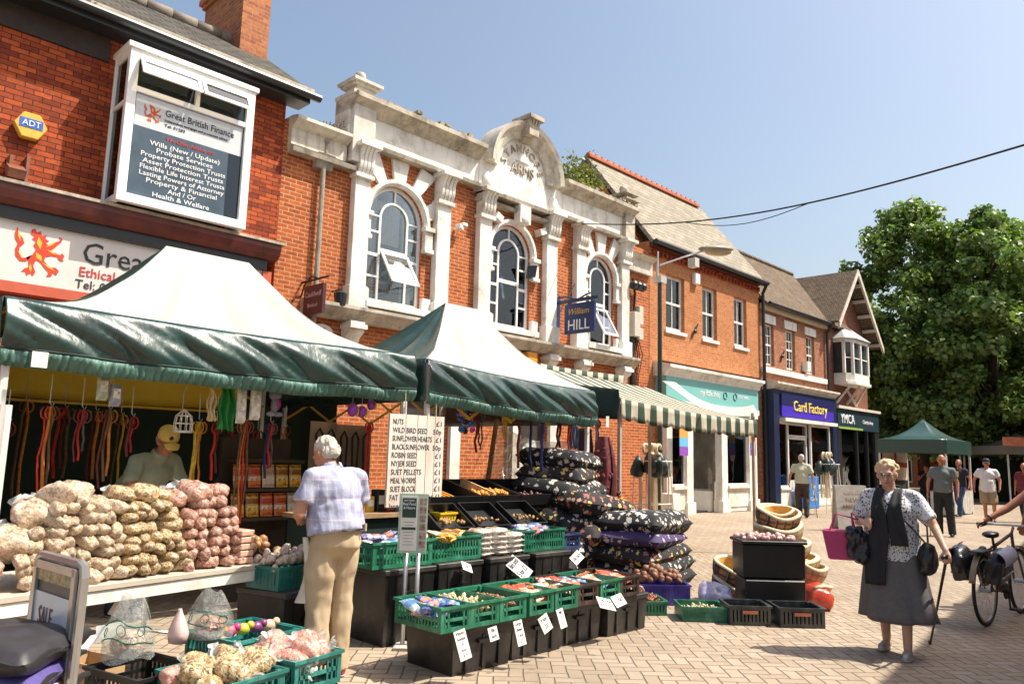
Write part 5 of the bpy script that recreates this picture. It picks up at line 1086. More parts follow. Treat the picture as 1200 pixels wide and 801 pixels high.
for i, y in enumerate(ys):
    x = -4.26-.008*i; z = .315
    if i == 0: pass
    elif i == 5: cbn.location = (x, y, z)
    elif i == 7: dup(cbn, (x, y, z), 0, labs[i])
    else: dup(cg, (x, y, z), 0, labs[i])
    wh = f'the {nth[i]} crate of the front row'
    if i == 2: heap('nut_treats', (x, y, z+.05), .42, .2, .09, 150, .017, M('nut_brown', (.30, .14, .07), .5, .4, 30, .3), 'heap of small round brown nut treats in the third front crate')
    elif i == 1: heap('dog_chews', (x, y, z+.06), .42, .2, .10, 60, .028, M('chew_cream', (.62, .5, .30), .6, .3, 20, .3), 'heap of pale cream rawhide chews in the second front crate', el=(1.5, .6, .5))
    else: 
        k = cont[i]; fill_packets((x, y, z), .47, .26, .10, {'blue': ['blue', 'blue', 'lblue'], 'orange': ['orange', 'cream', 'orange'], 'white': ['white', 'orange'], 'red': ['orange', 'red'], 'lblue': ['lblue', 'white', 'lblue', 'orange']}[k], 11 if i == 0 else 9, wh, seed=i+3, rz=R(90))
for i, (px, py, w1, h1, ln) in enumerate([(542, 755, .10, .19, ['Mixed', 'bones', '5', 'for', '£1']), (578, 742, .085, .09, ['50p', 'each']), (609, 741, .085, .17, ['Large', 'chews', '3 for', '£1']), (639, 730, .10, .12, ['3 for', '£2']), (658, 724, .075, .14, ['Any', '5', '£1']), (710, 707, .22, .10, ['Dog treats', '4 for £1']), (725, 703, .14, .1, ['£1 each'])]):
    p = fx(px, py, -3.93 if i < 5 else -3.96)
    card(p, (R(-16 if i < 5 else -38), R([-9, -6, -4, -22, -8, 14, -8][i]), R(90)), w1, h1, ['tall white price card hanging from the leftmost front crate', 'small square white price card under the second front crate', 'long white price card under the third front crate', 'tilted white price card under the fourth front crate', 'narrow white price card under the fifth front crate', 'wide sloping white price card under the seventh front crate', 'white price card under the crate at the right end of the front row'][i], ln)
# ---- second row
b2r = make_box('storage_box', 'tall black box at the left end of the second row', .55, .50, .58, 'black boxes under the second row of crates')
b2r.location = (-5.28, 4.02, 0)
for y, lab in ((4.60, 'tall black box second from the left in the second row'), (5.20, 'tall black box third from the left in the second row'), (5.80, 'tall black box at the right end of the second row')): dup(b2r, (-5.32, y, 0), 0, lab)
c2g = make_crate('plastic_crate', 'long green lattice crate of blue packets behind the leaflet stand', .60, .40, .20, gcr); c2g.location = (-5.26, 3.98, .585); c2g.rotation_euler = (0, 0, R(90)); c2g['group'] = 'crates along the second row of the stall'
dup(c2g, (-5.3, 4.58, .585), R(90), 'green lattice crate of yellow chews right of the leaflet stand'); dup(c2g, (-5.34, 5.78, .585), R(90), 'green lattice crate of blue packets near the stacked cushions')
c2b = make_crate('plastic_crate', 'small dark blue crate of dark treats beside the floral cushions', .3, .25, .15, bcr); c2b.location = (-5.3, 6.22, .57)
fill_packets((-5.26, 3.98, .6), .5, .36, .15, ['blue', 'lblue', 'blue'], 8, 'the green crate behind the leaflet stand', seed=21)
fill_packets((-5.3, 4.58, .6), .5, .36, .15, ['yellow', 'cream', 'yellow'], 8, 'the green crate right of the leaflet stand', seed=22)
fill_packets((-5.34, 5.78, .6), .5, .36, .15, ['blue', 'lblue'], 8, 'the green crate near the cushions', seed=23)
heap('dark_treats', (-5.3, 6.22, .64), .24, .2, .07, 60, .02, M('dark_treat', (.16, .06, .04), .5, .3, 20, .2), 'heap of dark red-brown treats in the small blue crate')
k = 0
for j in range(5):
    for i in range(3):
        if j > 3-i*.0 and i > 1: continue
        y = 4.98+i*.2; packet('white', Vector((-5.22, y, .61+.048*j)), (0, R(random.uniform(-5, 5)), R(90+random.uniform(-8, 8))), f'white paper packet in the {["left", "middle", "right"][i]} pile between the green crates', f'{["left", "middle", "right"][i]} pile of white packets', 1.12); k += 1
for i, (px, py, w1, h1, ln, a, lab) in enumerate([(547, 664, .12, .085, ['50p'], 20, 'small white price card on the black box below the yellow chews'), (608, 665, .13, .24, ['Bird seed', '5 for £2'], -40, 'large tilted white price card below the piles of white packets'), (676, 653, .14, .1, ['50p each'], -30, 'grey price card beside the small blue crate')]):
    card(fx(px, py, -4.98), (R(-40), R(a), R(90)), w1, h1, lab, ln)
# ---- black sloping tray display behind, and lower trays
tr = thing('display_rack', 'black rack with sloping trays of treats in front of the clear sheet', 'display rack', (-6.35, 6.0, 0))
for k, (ya_, yb_) in enumerate(((5.05, 5.75), (5.76, 6.35), (6.36, 7.0))):
    q = MB(); Mx = Euler((0, R(14), 0)).to_matrix(); c = Vector((-6.35, (ya_+yb_)/2, 1.02)); w1 = yb_-ya_
    q.obox(c, (.62, w1, .02), Mx)
    for sx in (-1, 1): q.obox(c+Mx @ Vector((sx*.31, 0, .06)), (.012, w1, .12), Mx)
    for sy in (-1, 1): q.obox(c+Mx @ Vector((0, sy*w1/2*.985, .06)), (.62, .012, .12), Mx)
    q.build('tray', black, tr)
q = MB()
for y in (5.08, 6.0, 6.95):
    for x in (-6.6, -6.1): q.box(x-.02, x+.02, y-.02, y+.02, 0, .95)
q.bar((-6.1, 5.0, .9), (-6.1, 7.0, .9), .04); q.bar((-6.6, 5.0, .5), (-6.6, 7.0, .5), .04); q.build('rack_frame', iron, tr)
q = MB(); q.obox((-6.35, 5.98, 1.11), (.55, .02, .1), Euler((0, R(14), 0)).to_matrix()); q.build('tray_divider', M('pale_wood', (.55, .40, .22), .7), tr)
heap('orange_treats', (-6.33, 5.88, 1.04), .45, .17, .06, 60, .026, M('orange_treat', (.72, .30, .04), .5, .2, 20, .2), 'orange treats in the sloping tray left of the wooden divider', seed=2)
heap('orange_treats', (-6.33, 6.13, 1.04), .45, .24, .07, 80, .026, M('orange_treat', (.72, .3, .04)), 'orange treats in the sloping tray right of the wooden divider', seed=3)
heap('dark_bones', (-6.33, 6.7, 1.03), .45, .4, .04, 30, .022, M('dark_treat', (.16, .06, .04)), 'few dark bones in the right sloping tray', seed=4)
q = MB()
for k in range(5): q.bar((-6.6, 5.3+k*.06, 1.12), (-6.1, 5.32+k*.06, 1.0), .022)
q.build('chew_sticks', M('orange_treat', (.7, .3, .04)), label='row of thin orange chew sticks in the left sloping tray', cat='chew sticks')
for i, y in enumerate((5.0, 5.5, 6.05)):
    t_ = thing('sloping_tray', ['lower black tray tilted behind the yellow chews', 'lower black tray tilted behind the white packets', 'lower black tray tilted behind the right green crate'][i], 'tray', (-5.75, y, .7)); q = MB(); Mx = Euler((0, R(28), R(-6))).to_matrix(); c = Vector((-5.75, y, .82)); q.obox(c, (.42, .4, .015), Mx)
    for sx in (-1, 1): q.obox(c+Mx @ Vector((sx*.21, 0, .05)), (.01, .4, .1), Mx); q.obox(c+Mx @ Vector((0, sx*.2, .05)), (.42, .01, .1), Mx)
    q.build('tray_body', black, t_); q = MB(); q.box(-5.9, -5.6, y-.15, y+.15, 0.002, .72); q.build('tray_stand', black, t_)
    heap('treats', c+Vector((0, 0, .0)), .3, .3, .05, 30, .02, M('brown_treat', (.35, .19, .07), .6, .3), ['brown treats in the lower tray behind the yellow chews', 'brown treats in the lower tray behind the white packets', 'brown treats in the lower tray behind the right green crate'][i], seed=i)
yb_ = make_crate('plastic_tub', 'small yellow plastic tub below the price list board', .16, .2, .1, M('yellow_plastic_tub', (.75, .5, .03), .35, .1), solid=True); yb_.location = fx(519, 612, -5.85)
# counter behind the old man and things on it
ct = thing('counter', 'wooden counter shelf behind the grey-haired shopper', 'counter', (-6.3, 4.3, 0))
MB().box(-6.6, -6.05, 3.75, 5.0, .88, .92).build('counter_top', M('worn_wood', (.30, .19, .10), .7, .4, 5, .3), ct); MB().box(-6.58, -6.1, 3.8, 4.95, 0, .879).build('counter_front', dkgreen, ct)
rn = random.Random(4); cols = [(.7, .16, .03), (.75, .73, .7), (.05, .1, .04), (.5, .25, .05), (.03, .05, .12), (.6, .4, .05), (.02, .02, .02)]
for i in range(9):
    y = 3.85+i*.125; h = rn.uniform(.1, .22); c = cols[i % 7]; q = MB(); q.box(-6.35, -6.23, y-.045, y+.045, .921, .921+h); o = q.build('boxed_product', M('box_%d' % (i % 7), c, .4, .1), label=f'{["orange", "white", "dark green", "brown", "navy", "yellow", "black"][i % 7]} product box, {["first", "second", "third", "fourth", "fifth", "sixth", "seventh", "eighth", "ninth"][i]} along the wooden counter', cat='product box', bevel=.006, group='product boxes on the counter')
    MB().box(-6.229, -6.225, y-.03, y+.03, .93+h*.3, .93+h*.7).build('label_patch', M('card_white', (.78, .76, .7)), o)
# packets shelf left of the man
sh_ = thing('display_rack', 'dark rack of yellow and orange packets left of the grey-haired shopper', 'display rack', (-7.2, 3.5, 0))
q = MB()
for z in (.8, 1.08, 1.36): q.box(-7.4, -7.1, 3.5, 4.25, z, z+.03)
q.box(-7.44, -7.4, 3.5, 4.25, 0, 1.6); q.build('shelf', M('dark_brown_wood', (.06, .04, .025), .7), sh_)
for j, z in enumerate((.83, 1.11)):
    for i in range(5):
        cc = ['yellow', 'yellow', 'orange', 'orange', 'cream'][(i+2*j) % 5]; packet(cc, Vector((-7.15, 3.58+i*.15, z+.12)), (R(80), 0, R(90)), f'{cc} packet standing on the {"lower" if j == 0 else "upper"} shelf left of the shopper', f'{cc} packets on the {"lower" if j == 0 else "upper"} shelf', 1.05)
# ---- price list board
pb = thing('price_board', 'tall white handwritten price list board with NUTS at the top', 'sign', (-6.1, 4.95, .98))
y0, y1 = 4.555, 5.25; z0, z1 = .97, 1.87
MB().box(-6.12, -6.095, y0, y1, z0, z1).build('board', M('cream_painted_board', (.74, .68, .60), .6, .06, 3, .15, dirt=(.5, .36, .26)), pb)
ink = M('marker_ink', (.03, .03, .05)); LN = [('NUTS', '£1'), ('WILD BIRD SEED', '50p'), ('SUNFLOWER HEARTS', '£1'), ('BLACK SUNFLOWER', '50p'), ('ROBIN SEED', '£1'), ('NYJER SEED', '£1'), ('SUET PELLETS', '£1'), ('MEAL WORMS', '£1'), ('SUET BLOCK', '£1'), ('FAT BALLS', 'small 6 £1'), ('large 50p each', '3 £1.50')]
tl = []
for i, (a, b_) in enumerate(LN):
    z = z1-.10-i*.0815; tl.append((a, (-6.093, y0+.04, z), UY, ZZ, .052, min(.52, .031*len(a)), .001)); wv = .036*len(b_)*(.72 if len(b_) > 5 else 1.0); tl.append((b_, (-6.093, y1-.035-wv, z), UY, ZZ, .048, wv, .001))
merge_text(tl, 'handwriting', ink, pb)
q = MB()
for y in (4.75, 4.9, 5.02, 5.13): q.box(-6.094, -6.0925, y, y+.003, z0, z1)
q.build('board_joint', M('joint_brown', (.25, .15, .1), .8), pb); q = MB(); q.tube([(-6.11, 4.75, z1), (-6.13, 4.75, 2.3)], .006, 5); q.tube([(-6.11, 5.15, z1), (-6.13, 5.15, 2.3)], .006, 5); q.build('hanging_cord', M('string', (.5, .45, .35)), pb)
# ---- leaflet stand with two steel poles
lsx = gz(478, 758); ls = thing('leaflet_stand', 'leaflet holder with green and white flyers on two steel poles', 'sign stand', lsx)
dR = rh.copy(); q = MB()
for s_ in (-.045, .05): a = lsx+rh*s_; q.tube([a, a+Vector((0, 0, .75))], .018, 10)
q.build('poles', galv, ls, smooth=True); MB().obox(lsx+Vector((0, 0, .012)), (.2, .25, .02), Matrix((rh, fh, ZZ)).transposed()).build('foot', M('grey_stone_foot', (.4, .37, .33), .8), ls)
M3 = Matrix((rh, fh, ZZ)).transposed(); c = lsx+Vector((0, 0, .945))-fh*.03
MB().obox(c, (.225, .02, .46), M3).build('holder', M('pale_green_card', (.45, .58, .46), .5, .1), ls); MB().obox(c+rh*-.03-fh*.012, (.13, .006, .42), M3).build('leaflet', M('card_white', (.78, .76, .7)), ls)
MB().obox(c+rh*-.03-fh*.016+ZZ*.12, (.11, .004, .15), M3).obox(c+rh*-.03-fh*.016-ZZ*.04, (.11, .004, .02), M3).build('leaflet_heading', M('dark_green_ink', (.01, .05, .035), .5), ls)
merge_text([('RAW TREATS', c+rh*-.03-fh*.0185+ZZ*.17, rh, ZZ, .013, .08, .0005, 'CENTER'), ('Real Food', c+rh*-.03-fh*.0185+ZZ*.14, rh, ZZ, .022, .1, .0005, 'CENTER'), ('& Nature', c+rh*-.03-fh*.0185+ZZ*.11, rh, ZZ, .022, .09, .0005, 'CENTER')], 'heading_lettering', wtext, ls)
q = MB()
for k in range(7): q.obox(c+rh*-.03-fh*.0165+ZZ*(.01-.024*k-.03*(k > 1)), (.09-.02*(k % 2), .002, .004), M3)
q.build('leaflet_lines', M('grey_ink', (.3, .3, .3)), ls)
q = MB()
for k in range(6): q.obox(c+rh*.078-fh*.012+ZZ*(.17-.066*k), (.05, .006, .05), M3)
q.build('picture_strip', M('photo_print', (.35, .22, .18), .4, .7, 30), ls)
# ================================================================ bird seed table and bags
T0, T1 = gz(105, 690, .7), gz(307, 663, .7); te = (T1-T0); te.z = 0; te.normalize(); tn = Vector((te.y, -te.x, 0)); TZ = .72   # te along the table, tn towards the street
def tp_(a, b, z=0): return T1+te*a-tn*b+Vector((0, 0, TZ-.7+z))   # a along (negative = left), b inwards
M4 = Matrix((te, tn, ZZ)).transposed(); tb = thing('trestle_table', 'pale trestle table carrying the stacked bird seed bags', 'table', tp_(-.9, .4, -.72))
q = MB(); q.obox(tp_(-1.3, .42, -.02), (2.75, .84, .035), M4); q.build('table_top', M('pale_board', (.5, .43, .34), .7, .12, 4, .2), tb, bevel=.004)
q = MB(); q.obox(tp_(-1.3, .02, -.075), (2.72, .02, .07), M4); q.build('table_edge', white, tb)
for a in (-.35, -2.4):
    for b_ in (.1, .75): q = MB(); q.tube([tp_(a, b_, -.05), tp_(a, b_, -.72)], .017, 8); q.build('leg', galv, tb)
q = MB(); q.tube([tp_(-1.6, .4, -.12), tp_(-.4, .1, -.42)], .012, 6); q.build('brace', galv, tb)
seedA = speck('beige_seed', (.50, .37, .24), [(.5, .36, .23), (.6, .46, .3), (.33, .22, .13), (.66, .54, .4)], 120, .4, .6, .16, .4)
seedB = speck('mixed_seed', (.44, .30, .15), [(.55, .38, .17), (.12, .08, .04), (.6, .45, .25), (.35, .2, .08), (.65, .5, .3)], 85, .4, .6, .16, .4)
seedC = speck('pink_seed', (.40, .19, .13), [(.5, .25, .18), (.33, .13, .08), (.6, .34, .25), (.55, .4, .3)], 95, .4, .6, .16, .4)
seedD = speck('pink_suet', (.68, .33, .25), [(.7, .36, .28), (.6, .25, .18), (.75, .45, .36)], 60, .4, .5, .1, .5)
film = clear_plastic('bag_film', (.9, .88, .85), .25, .45)
BG = {}
def bagmesh(kind, mat, big=False):
    root = thing('seed_bag', 'x', 'bag', (0, 0, 0)); q = MB(); n, m_ = 28, 16; rn = random.Random(len(BG)); vs = []
    def f(u, v):
        a = 2*PI*u; ph = PI*v; r = math.sin(ph)**.62; x, y = math.copysign(abs(math.cos(a))**.75, math.cos(a)), math.copysign(abs(math.sin(a))**.75, math.sin(a))
        nz = 1+.17*noise.noise(Vector((math.cos(a)*1.8, math.sin(a)*1.8, v*3+len(BG)*7)))+.10*abs(noise.noise(Vector((math.cos(a)*5, math.sin(a)*5, v*9+len(BG)))))-.07*abs(math.sin(a*3+v*6)); return (x*r*.064*nz, y*r*.095*nz, -math.cos(ph)*.048*nz+.048)
    q.grid(f, n, m_); q.build('bag_body', mat, root, smooth=True)
    k = MB(); k.grid(lambda u, v: ((.010+.036*v**1.3)*math.cos(2*PI*u)*(1+.35*v*math.sin(10*PI*u+len(BG))), -.052-.075*v-.014*v*math.sin(14*PI*u), .054+(.010+.034*v**1.3)*math.sin(2*PI*u)*(1+.35*v*math.sin(6*PI*u))), 30, 4)
    k.build('twisted_top', film, root, smooth=True); BG[kind] = [root, False]; return root
bagmesh('A', seedA); bagmesh('B', seedB); bagmesh('C', seedC); bagmesh('D', seedD)
def bag(kind, loc, rot, label, group, s=(1, 1, 1)):
    r, used = BG[kind]
    if not used: r.location = loc; r.rotation_euler = rot; r.scale = s; r['label'] = label; r['group'] = group; BG[kind][1] = True; return r
    return dup(r, loc, None, label, group, rot=rot, scale=s)
rn = random.Random(12); tang = math.atan2(te.y, te.x)
desc = {'A': ('plain beige seed', 'left block of stacked bags'), 'B': ('speckled mixed seed', 'middle block of stacked bags'), 'C': ('reddish pink seed', 'right block of stacked bags')}
for ci in range(17):
    kind = 'A' if ci < 7 else ('B' if ci < 12 else 'C'); a = -1.50+.0838*ci; rows = [4, 5, 7, 7, 8, 7, 7, 8, 7, 7, 7, 6, 6, 7, 8, 7, 6][ci]
    for row in range(2):
        nr = rows if row == 0 else rows
        for j in range(nr):
            if row == 1 and j < nr-2: continue
            d_, g_ = desc[kind]; lean = .016*j
            bag(kind, tp_(a+rn.uniform(-.014, .014), .10+row*.17+lean, .0+j*.0615+rn.uniform(-.005, .005)), (rn.uniform(-.3, .35), rn.uniform(-.38, .38), tang+PI+rn.uniform(-.6, .6)), f'small bag of {d_}, {"front" if row == 0 else "rear"} rank of the {g_.replace("block of stacked bags", "stack")}', f'{d_} bags, {"front" if row == 0 else "rear"} rank', (rn.uniform(.55, .67), rn.uniform(.75, .95), rn.uniform(.70, .88)))
for (kind, a, b_, z, s, lab) in [('A', -1.36, .36, .40, 2.0, 'large knotted bag of beige seed leaning on the left block'), ('A', -1.22, .30, .49, 2.1, 'largest beige seed bag on top of the left block'), ('A', -1.05, .3, .47, 1.3, 'medium beige seed bag on top beside the largest one'), ('A', -1.52, .28, .26, 2.1, 'large wrinkled beige bag at the far left of the stack'), ('B', -.76, .28, .50, 1.8, 'large speckled bag on top of the middle block in front of the stallholder'), ('B', -.90, .3, .52, 1.4, 'speckled bag with dark seeds on top, left of the middle'), ('B', -.64, .3, .5, 1.3, 'speckled bag on top at the right of the middle block'), ('C', -.40, .28, .51, 1.8, 'large pink seed bag on top of the right block'), ('C', -.24, .26, .52, 1.4, 'pink seed bag on top near the right end'), ('C', -.52, .3, .49, 1.35, 'pink seed bag on top, left of the right block')]:
    bag(kind, tp_(a, b_, z-.10), (rn.uniform(-.2, .3), rn.uniform(-.2, .2), tang+PI+rn.uniform(-.5, .5)), lab, 'large bags on top of the stack', (s*.82, s*.82, s*.82))
for i in range(16):
    a, b_ = -1.68-.13*(i % 4)-.04, .12+.15*(i//4 % 2); kind = 'D' if i > 7 else 'B'; z = .01+.075*(i//8)+.03*(i % 2)
    bag(kind, tp_(a, b_, z), (rn.uniform(-.3, .3), rn.uniform(-.3, .3), rn.uniform(0, 6)), f'{"pink suet" if kind == "D" else "pale seed"} bag in the loose pile at the left end of the table', f'{"pink suet" if kind == "D" else "pale seed"} bags at the left end', (1.15,)*3)
for i in range(5):
    q = MB(); q.obox(tp_(-.10, .12, .025+.045*i), (.11, .16, .038), M4); o = q.build('suet_block', M('suet_pink', (.62, .36, .26), .5, .2, 30, .3), label='flat pink suet block in the neat stack at the right table end', cat='suet block', group='stack of suet blocks', bevel=.006)
# crate right of the table end
tc = make_crate('plastic_crate', 'teal crate of clear bags on a black box beside the shopper', .44, .3, .15, tcr, solid=True); P5 = gz(336, 690, .55); tc.location = (P5.x-.1, P5.y+.05, .56); tc.rotation_euler = (0, 0, R(105))
bb = dup(b2r, (P5.x-.1, P5.y+.05, 0), R(15), 'black box under the teal crate beside the shopper', scale=(.8, .9, .96))
heap('clear_treat_bags', (P5.x-.1, P5.y+.05, .66), .3, .4, .16, 40, .04, speck('pale_treats', (.6, .45, .33), [(.65, .5, .38), (.5, .3, .2), (.7, .6, .5)], 90, .35, .6, .1, .6), 'heap of pale wrapped treats in the teal crate beside the shopper', seed=8)
heap('brown_treat_bags', (P5.x-.35, P5.y-.05, .72), .2, .3, .16, 26, .04, M('brown_wrapped', (.35, .18, .07), .35, .4, 20, .4), 'heap of brown wrapped treats just behind the pale ones', seed=9)
# ---- foreground crates at lower left
F1 = gz(345, 778, .34); F2 = gz(265, 792, .34)
fa = tang-R(90)
gc2 = make_crate('plastic_crate', 'large green crate of pink seed bags at the bottom, right of the pair', .46, .34, .17, tcr, solid=False); gc2.location = (F1.x-.12, F1.y+.04, .22); gc2.rotation_euler = (0, 0, R(12))
gc1 = dup(gc2, (F1.x+.02, F1.y-.42, .22), R(12), 'large green crate of mixed seed bags at the bottom, left of the pair'); gc1.scale = (1.05, 1.15, 1)
for i, (o_, lab) in enumerate(((gc2, 'black box under the right foreground crate'), (gc1, 'black box under the left foreground crate'))): dup(b2r, (o_.location.x, o_.location.y, 0), R(12), lab, scale=(.78, .62, .37))
for i in range(9):
    x, y = (i % 3-1)*.125, (i//3-1)*.10; bag('D', Vector(gc2.location)+Matrix.Rotation(R(12), 3, 'Z') @ Vector((x, y, .08+.05*(i % 2))), (rn.uniform(-.5, .5), rn.uniform(-.5, .5), rn.uniform(0, 6)), 'pink suet bag in the right foreground crate', 'pink suet bags in the foreground crate', (1.05, .95, 1.3))
for i in range(14):
    x, y = (i % 3-1)*.14, (i//3-1.8)*.09; kk = 'B' if i % 4 else 'D'; bag(kk, Vector(gc1.location)+Matrix.Rotation(R(12), 3, 'Z') @ Vector((x, y, .09+.05*(i % 2))), (rn.uniform(-.6, .6), rn.uniform(-.6, .6), rn.uniform(0, 6)), ('mixed seed' if kk == 'B' else 'pink suet')+' bag in the left foreground crate', ('mixed seed' if kk == 'B' else 'pink suet')+' bags in the left foreground crate', (1.0, 1, 1.1))
gc3 = dup(gc2, (F1.x-.62, F1.y+.02, .22), R(12), 'teal crate with bright toys behind the foreground bags'); gc3.scale = (1, 1.4, 1.15)
dup(b2r, (F1.x-.62, F1.y+.02, 0), R(12), 'black box under the crate of bright toys', scale=(.78, .72, .37))
for i, (c_, nm) in enumerate((((.75, .5, .03), 'yellow'), ((.6, .05, .2), 'pink'), ((.5, .5, .05), 'lime'), ((.2, .04, .15), 'purple'), ((.7, .5, .3), 'tan'))):
    q = MB(); c = Vector((F1.x-.62, F1.y-.16+.085*i, .42)); q.ell(c, (.035, .045, .035)); q.ell(c+Vector((.01, .04, .02)), (.024, .024, .024)); q.ell(c+Vector((0, -.04, .0)), (.02, .03, .02)); q.build('pet_toy', M('toy_'+nm, c_, .35), label=f'small {nm} rubber toy in the teal crate behind the pink bags', cat='pet toy', smooth=True)
bk_ = make_crate('plastic_crate', 'black open crate in front of the clear carrier bag, bottom left', .44, .36, .16, black, solid=False); p = gz(170, 785, .34); bk_.location = (p.x-.02, p.y, .2); bk_.rotation_euler = (0, 0, R(14))
dup(b2r, (p.x-.02, p.y, 0), R(14), 'black box under the black open crate, bottom left', scale=(.75, .66, .34))
# carrier bags
def carrier(px, py, z, w, h, label, contents, seed, pink=False):
    b = gz(px, py, z); t_ = thing('carrier_bag', label, 'bag', b); q = MB()
    def f(u, v):
        a = 2*PI*u; r = (1-.85*max(0, v-.45)**1.1*1.4)*(1+.18*noise.noise(Vector((math.cos(a)*2, math.sin(a)*2, v*3+seed)))); pin = 1-.3*v
        return tuple(b+rh*(w/2*math.cos(a)*r)+fh*(w*.38*math.sin(a)*r*pin)+Vector((0, 0, h*v+.04*noise.noise(Vector((a, v*2, seed))))))
    q.grid(f, 32, 14); q.build('film', clear_plastic(), t_, smooth=True)
    MB().ell(b+ZZ*h*.22, (w*.38, w*.32, h*.24)).build('bag_contents', contents, t_, smooth=True)
    q = MB()
    for v_ in (.3, .55):
        q.tube([Vector(f(u/24, v_+.04*math.sin(u*.5)))-fh*.002 for u in range(12, 25)], .004, 4)
    for u_ in (.62, .75, .88): q.tube([Vector(f(u_+.03*math.cos(a*PI/5), .45+.07*math.sin(a*PI/5)))-fh*.003 for a in range(11)], .0025, 4)
    q.build('printed_lines', M('green_print', (.02, .12, .09), .5), t_); return t_
carrier(148, 770, .38, .27, .32, 'clear carrier bag with green print and white papers, bottom left', speck('pale_treats', (.6, .45, .33), [(.6, .5, .4)]), 3)
carrier(245, 745, .42, .26, .26, 'clear carrier bag standing behind the mixed seed bags', seedC, 8)
b = gz(208, 752, .42); t_ = thing('carrier_bag', 'small pink and white plastic bag with a pointed handle', 'bag', b); q = MB(); q.lathe([(.065, 0), (.075, .05), (.05, .11), (.015, .17), (.012, .18)], b, 12, 1, .7); q.build('bag_body', M('pink_film', (.72, .52, .48), .3, .15, 9, .4), t_, smooth=True)
for i, (px, py, w1, h1, rr) in enumerate([(155, 728, .09, .12, 20), (145, 752, .15, .09, -12), (118, 757, .07, .1, 25)]):
    p = gz(px, py, .42); p -= fh*.17+ZZ*(.0); card(p+Vector((0, 0, .12-.03*i)), (R(-25), R(rr), PHI), w1, h1, ['upright white paper slip on the clear carrier bag', 'wide white paper sheet lying against the clear carrier bag', 'green and white paper leaning left of the clear carrier bag'][i], [], name='paper_sheet')
# cardboard box at the bottom
p = gz(108, 795, .22); q = MB(); cb_ = thing('cardboard_box', 'open cardboard box beside the framed sign at the bottom left', 'box', (p.x, p.y, 0)); Mx = Matrix.Rotation(R(20), 3, 'Z')
for (cx, cy, sx, sy) in ((0, .1, .3, .006), (0, -.1, .3, .006), (.15, 0, .006, .2), (-.15, 0, .006, .2)): q.obox(Vector((p.x-.05, p.y, .16))+Mx @ Vector((cx, cy, 0)), (sx, sy, .32), Mx)
q.box(p.x-.15, p.x+.05, p.y-.08, p.y+.08, 0, .01); q.build('box_walls', M('cardboard', (.50, .32, .16), .8, .08), cb_)
# framed A-board sign at lower left
sa, sb_ = fd(45, 645, 3.15), fd(104, 656, 2.85); dd = (sb_-sa); dd.z = 0; wS = dd.length; dd.normalize(); nS = Vector((dd.y, -dd.x, 0)); top = (sa.z+sb_.z)/2; so_ = thing('framed_sign', 'grey metal framed poster sign standing beside the folded cushions', 'sign', ((sa.x+sb_.x)/2, (sa.y+sb_.y)/2, 0)); M5 = Matrix((dd, nS, ZZ)).transposed(); c = (sa+sb_)/2; c.z = 0; H = top
q = MB(); hw = wS/2
for s_ in (-1, 1): q.tube([c+dd*s_*(hw-.02)+nS*.02+ZZ*.0, c+dd*s_*(hw-.02)+nS*.0+ZZ*(H-.06), c+dd*s_*(hw-.03)+ZZ*(H-.025), c+dd*s_*(hw-.065)+ZZ*(H-.015)], .018, 8)
q.tube([c-dd*(hw-.065)+ZZ*(H-.015), c+dd*(hw-.065)+ZZ*(H-.015)], .018, 8); q.tube([c-dd*(hw-.03)+ZZ*.2, c+dd*(hw-.03)+ZZ*.2], .018, 8)
for s_ in (-1, 1): q.obox(c+dd*s_*(hw-.055)+nS*.02+ZZ*(H*.58), (.03, .012, H*.78), M5)
q.obox(c+nS*.02+ZZ*(H-.045), (wS-.1, .012, .03), M5); q.build('frame', M('brushed_frame', (.42, .40, .37), .3, .1, metal=.6), so_, smooth=False)
Mt = M5 @ Euler((-R(5), 0, 0)).to_matrix()
pc_ = c+nS*.008+ZZ*(H*.58); MB().obox(pc_, (wS-.05, .008, H*.78), M5).build('poster_backing', M('dark_backing', (.06, .06, .07), .4), so_)
MB().obox(pc_+nS*.008-ZZ*.03, (wS-.12, .006, H*.62), M5).build('poster', M('pale_poster', (.60, .62, .66), .25, .1, 3), so_); MB().obox(pc_+nS*.008+ZZ*(H*.345), (wS-.10, .006, .05), M5).build('poster_border', M('gold_pattern', (.30, .24, .12), .4, .6, 40), so_)
merge_text([('SALE', pc_+nS*.013-dd*.05+ZZ*.18, dd, ZZ, .07, .13, .001, 'CENTER')], 'lettering', M('brown_ink', (.2, .08, .05)), so_); merge_text([('DOG', pc_+nS*.013+ZZ*.02, dd, ZZ, .09, .17, .001, 'CENTER'), ('BEDS', pc_+nS*.013-ZZ*.1, dd, ZZ, .09, .2, .001, 'CENTER')], 'large_lettering', M('navy_ink', (.04, .05, .1)), so_)
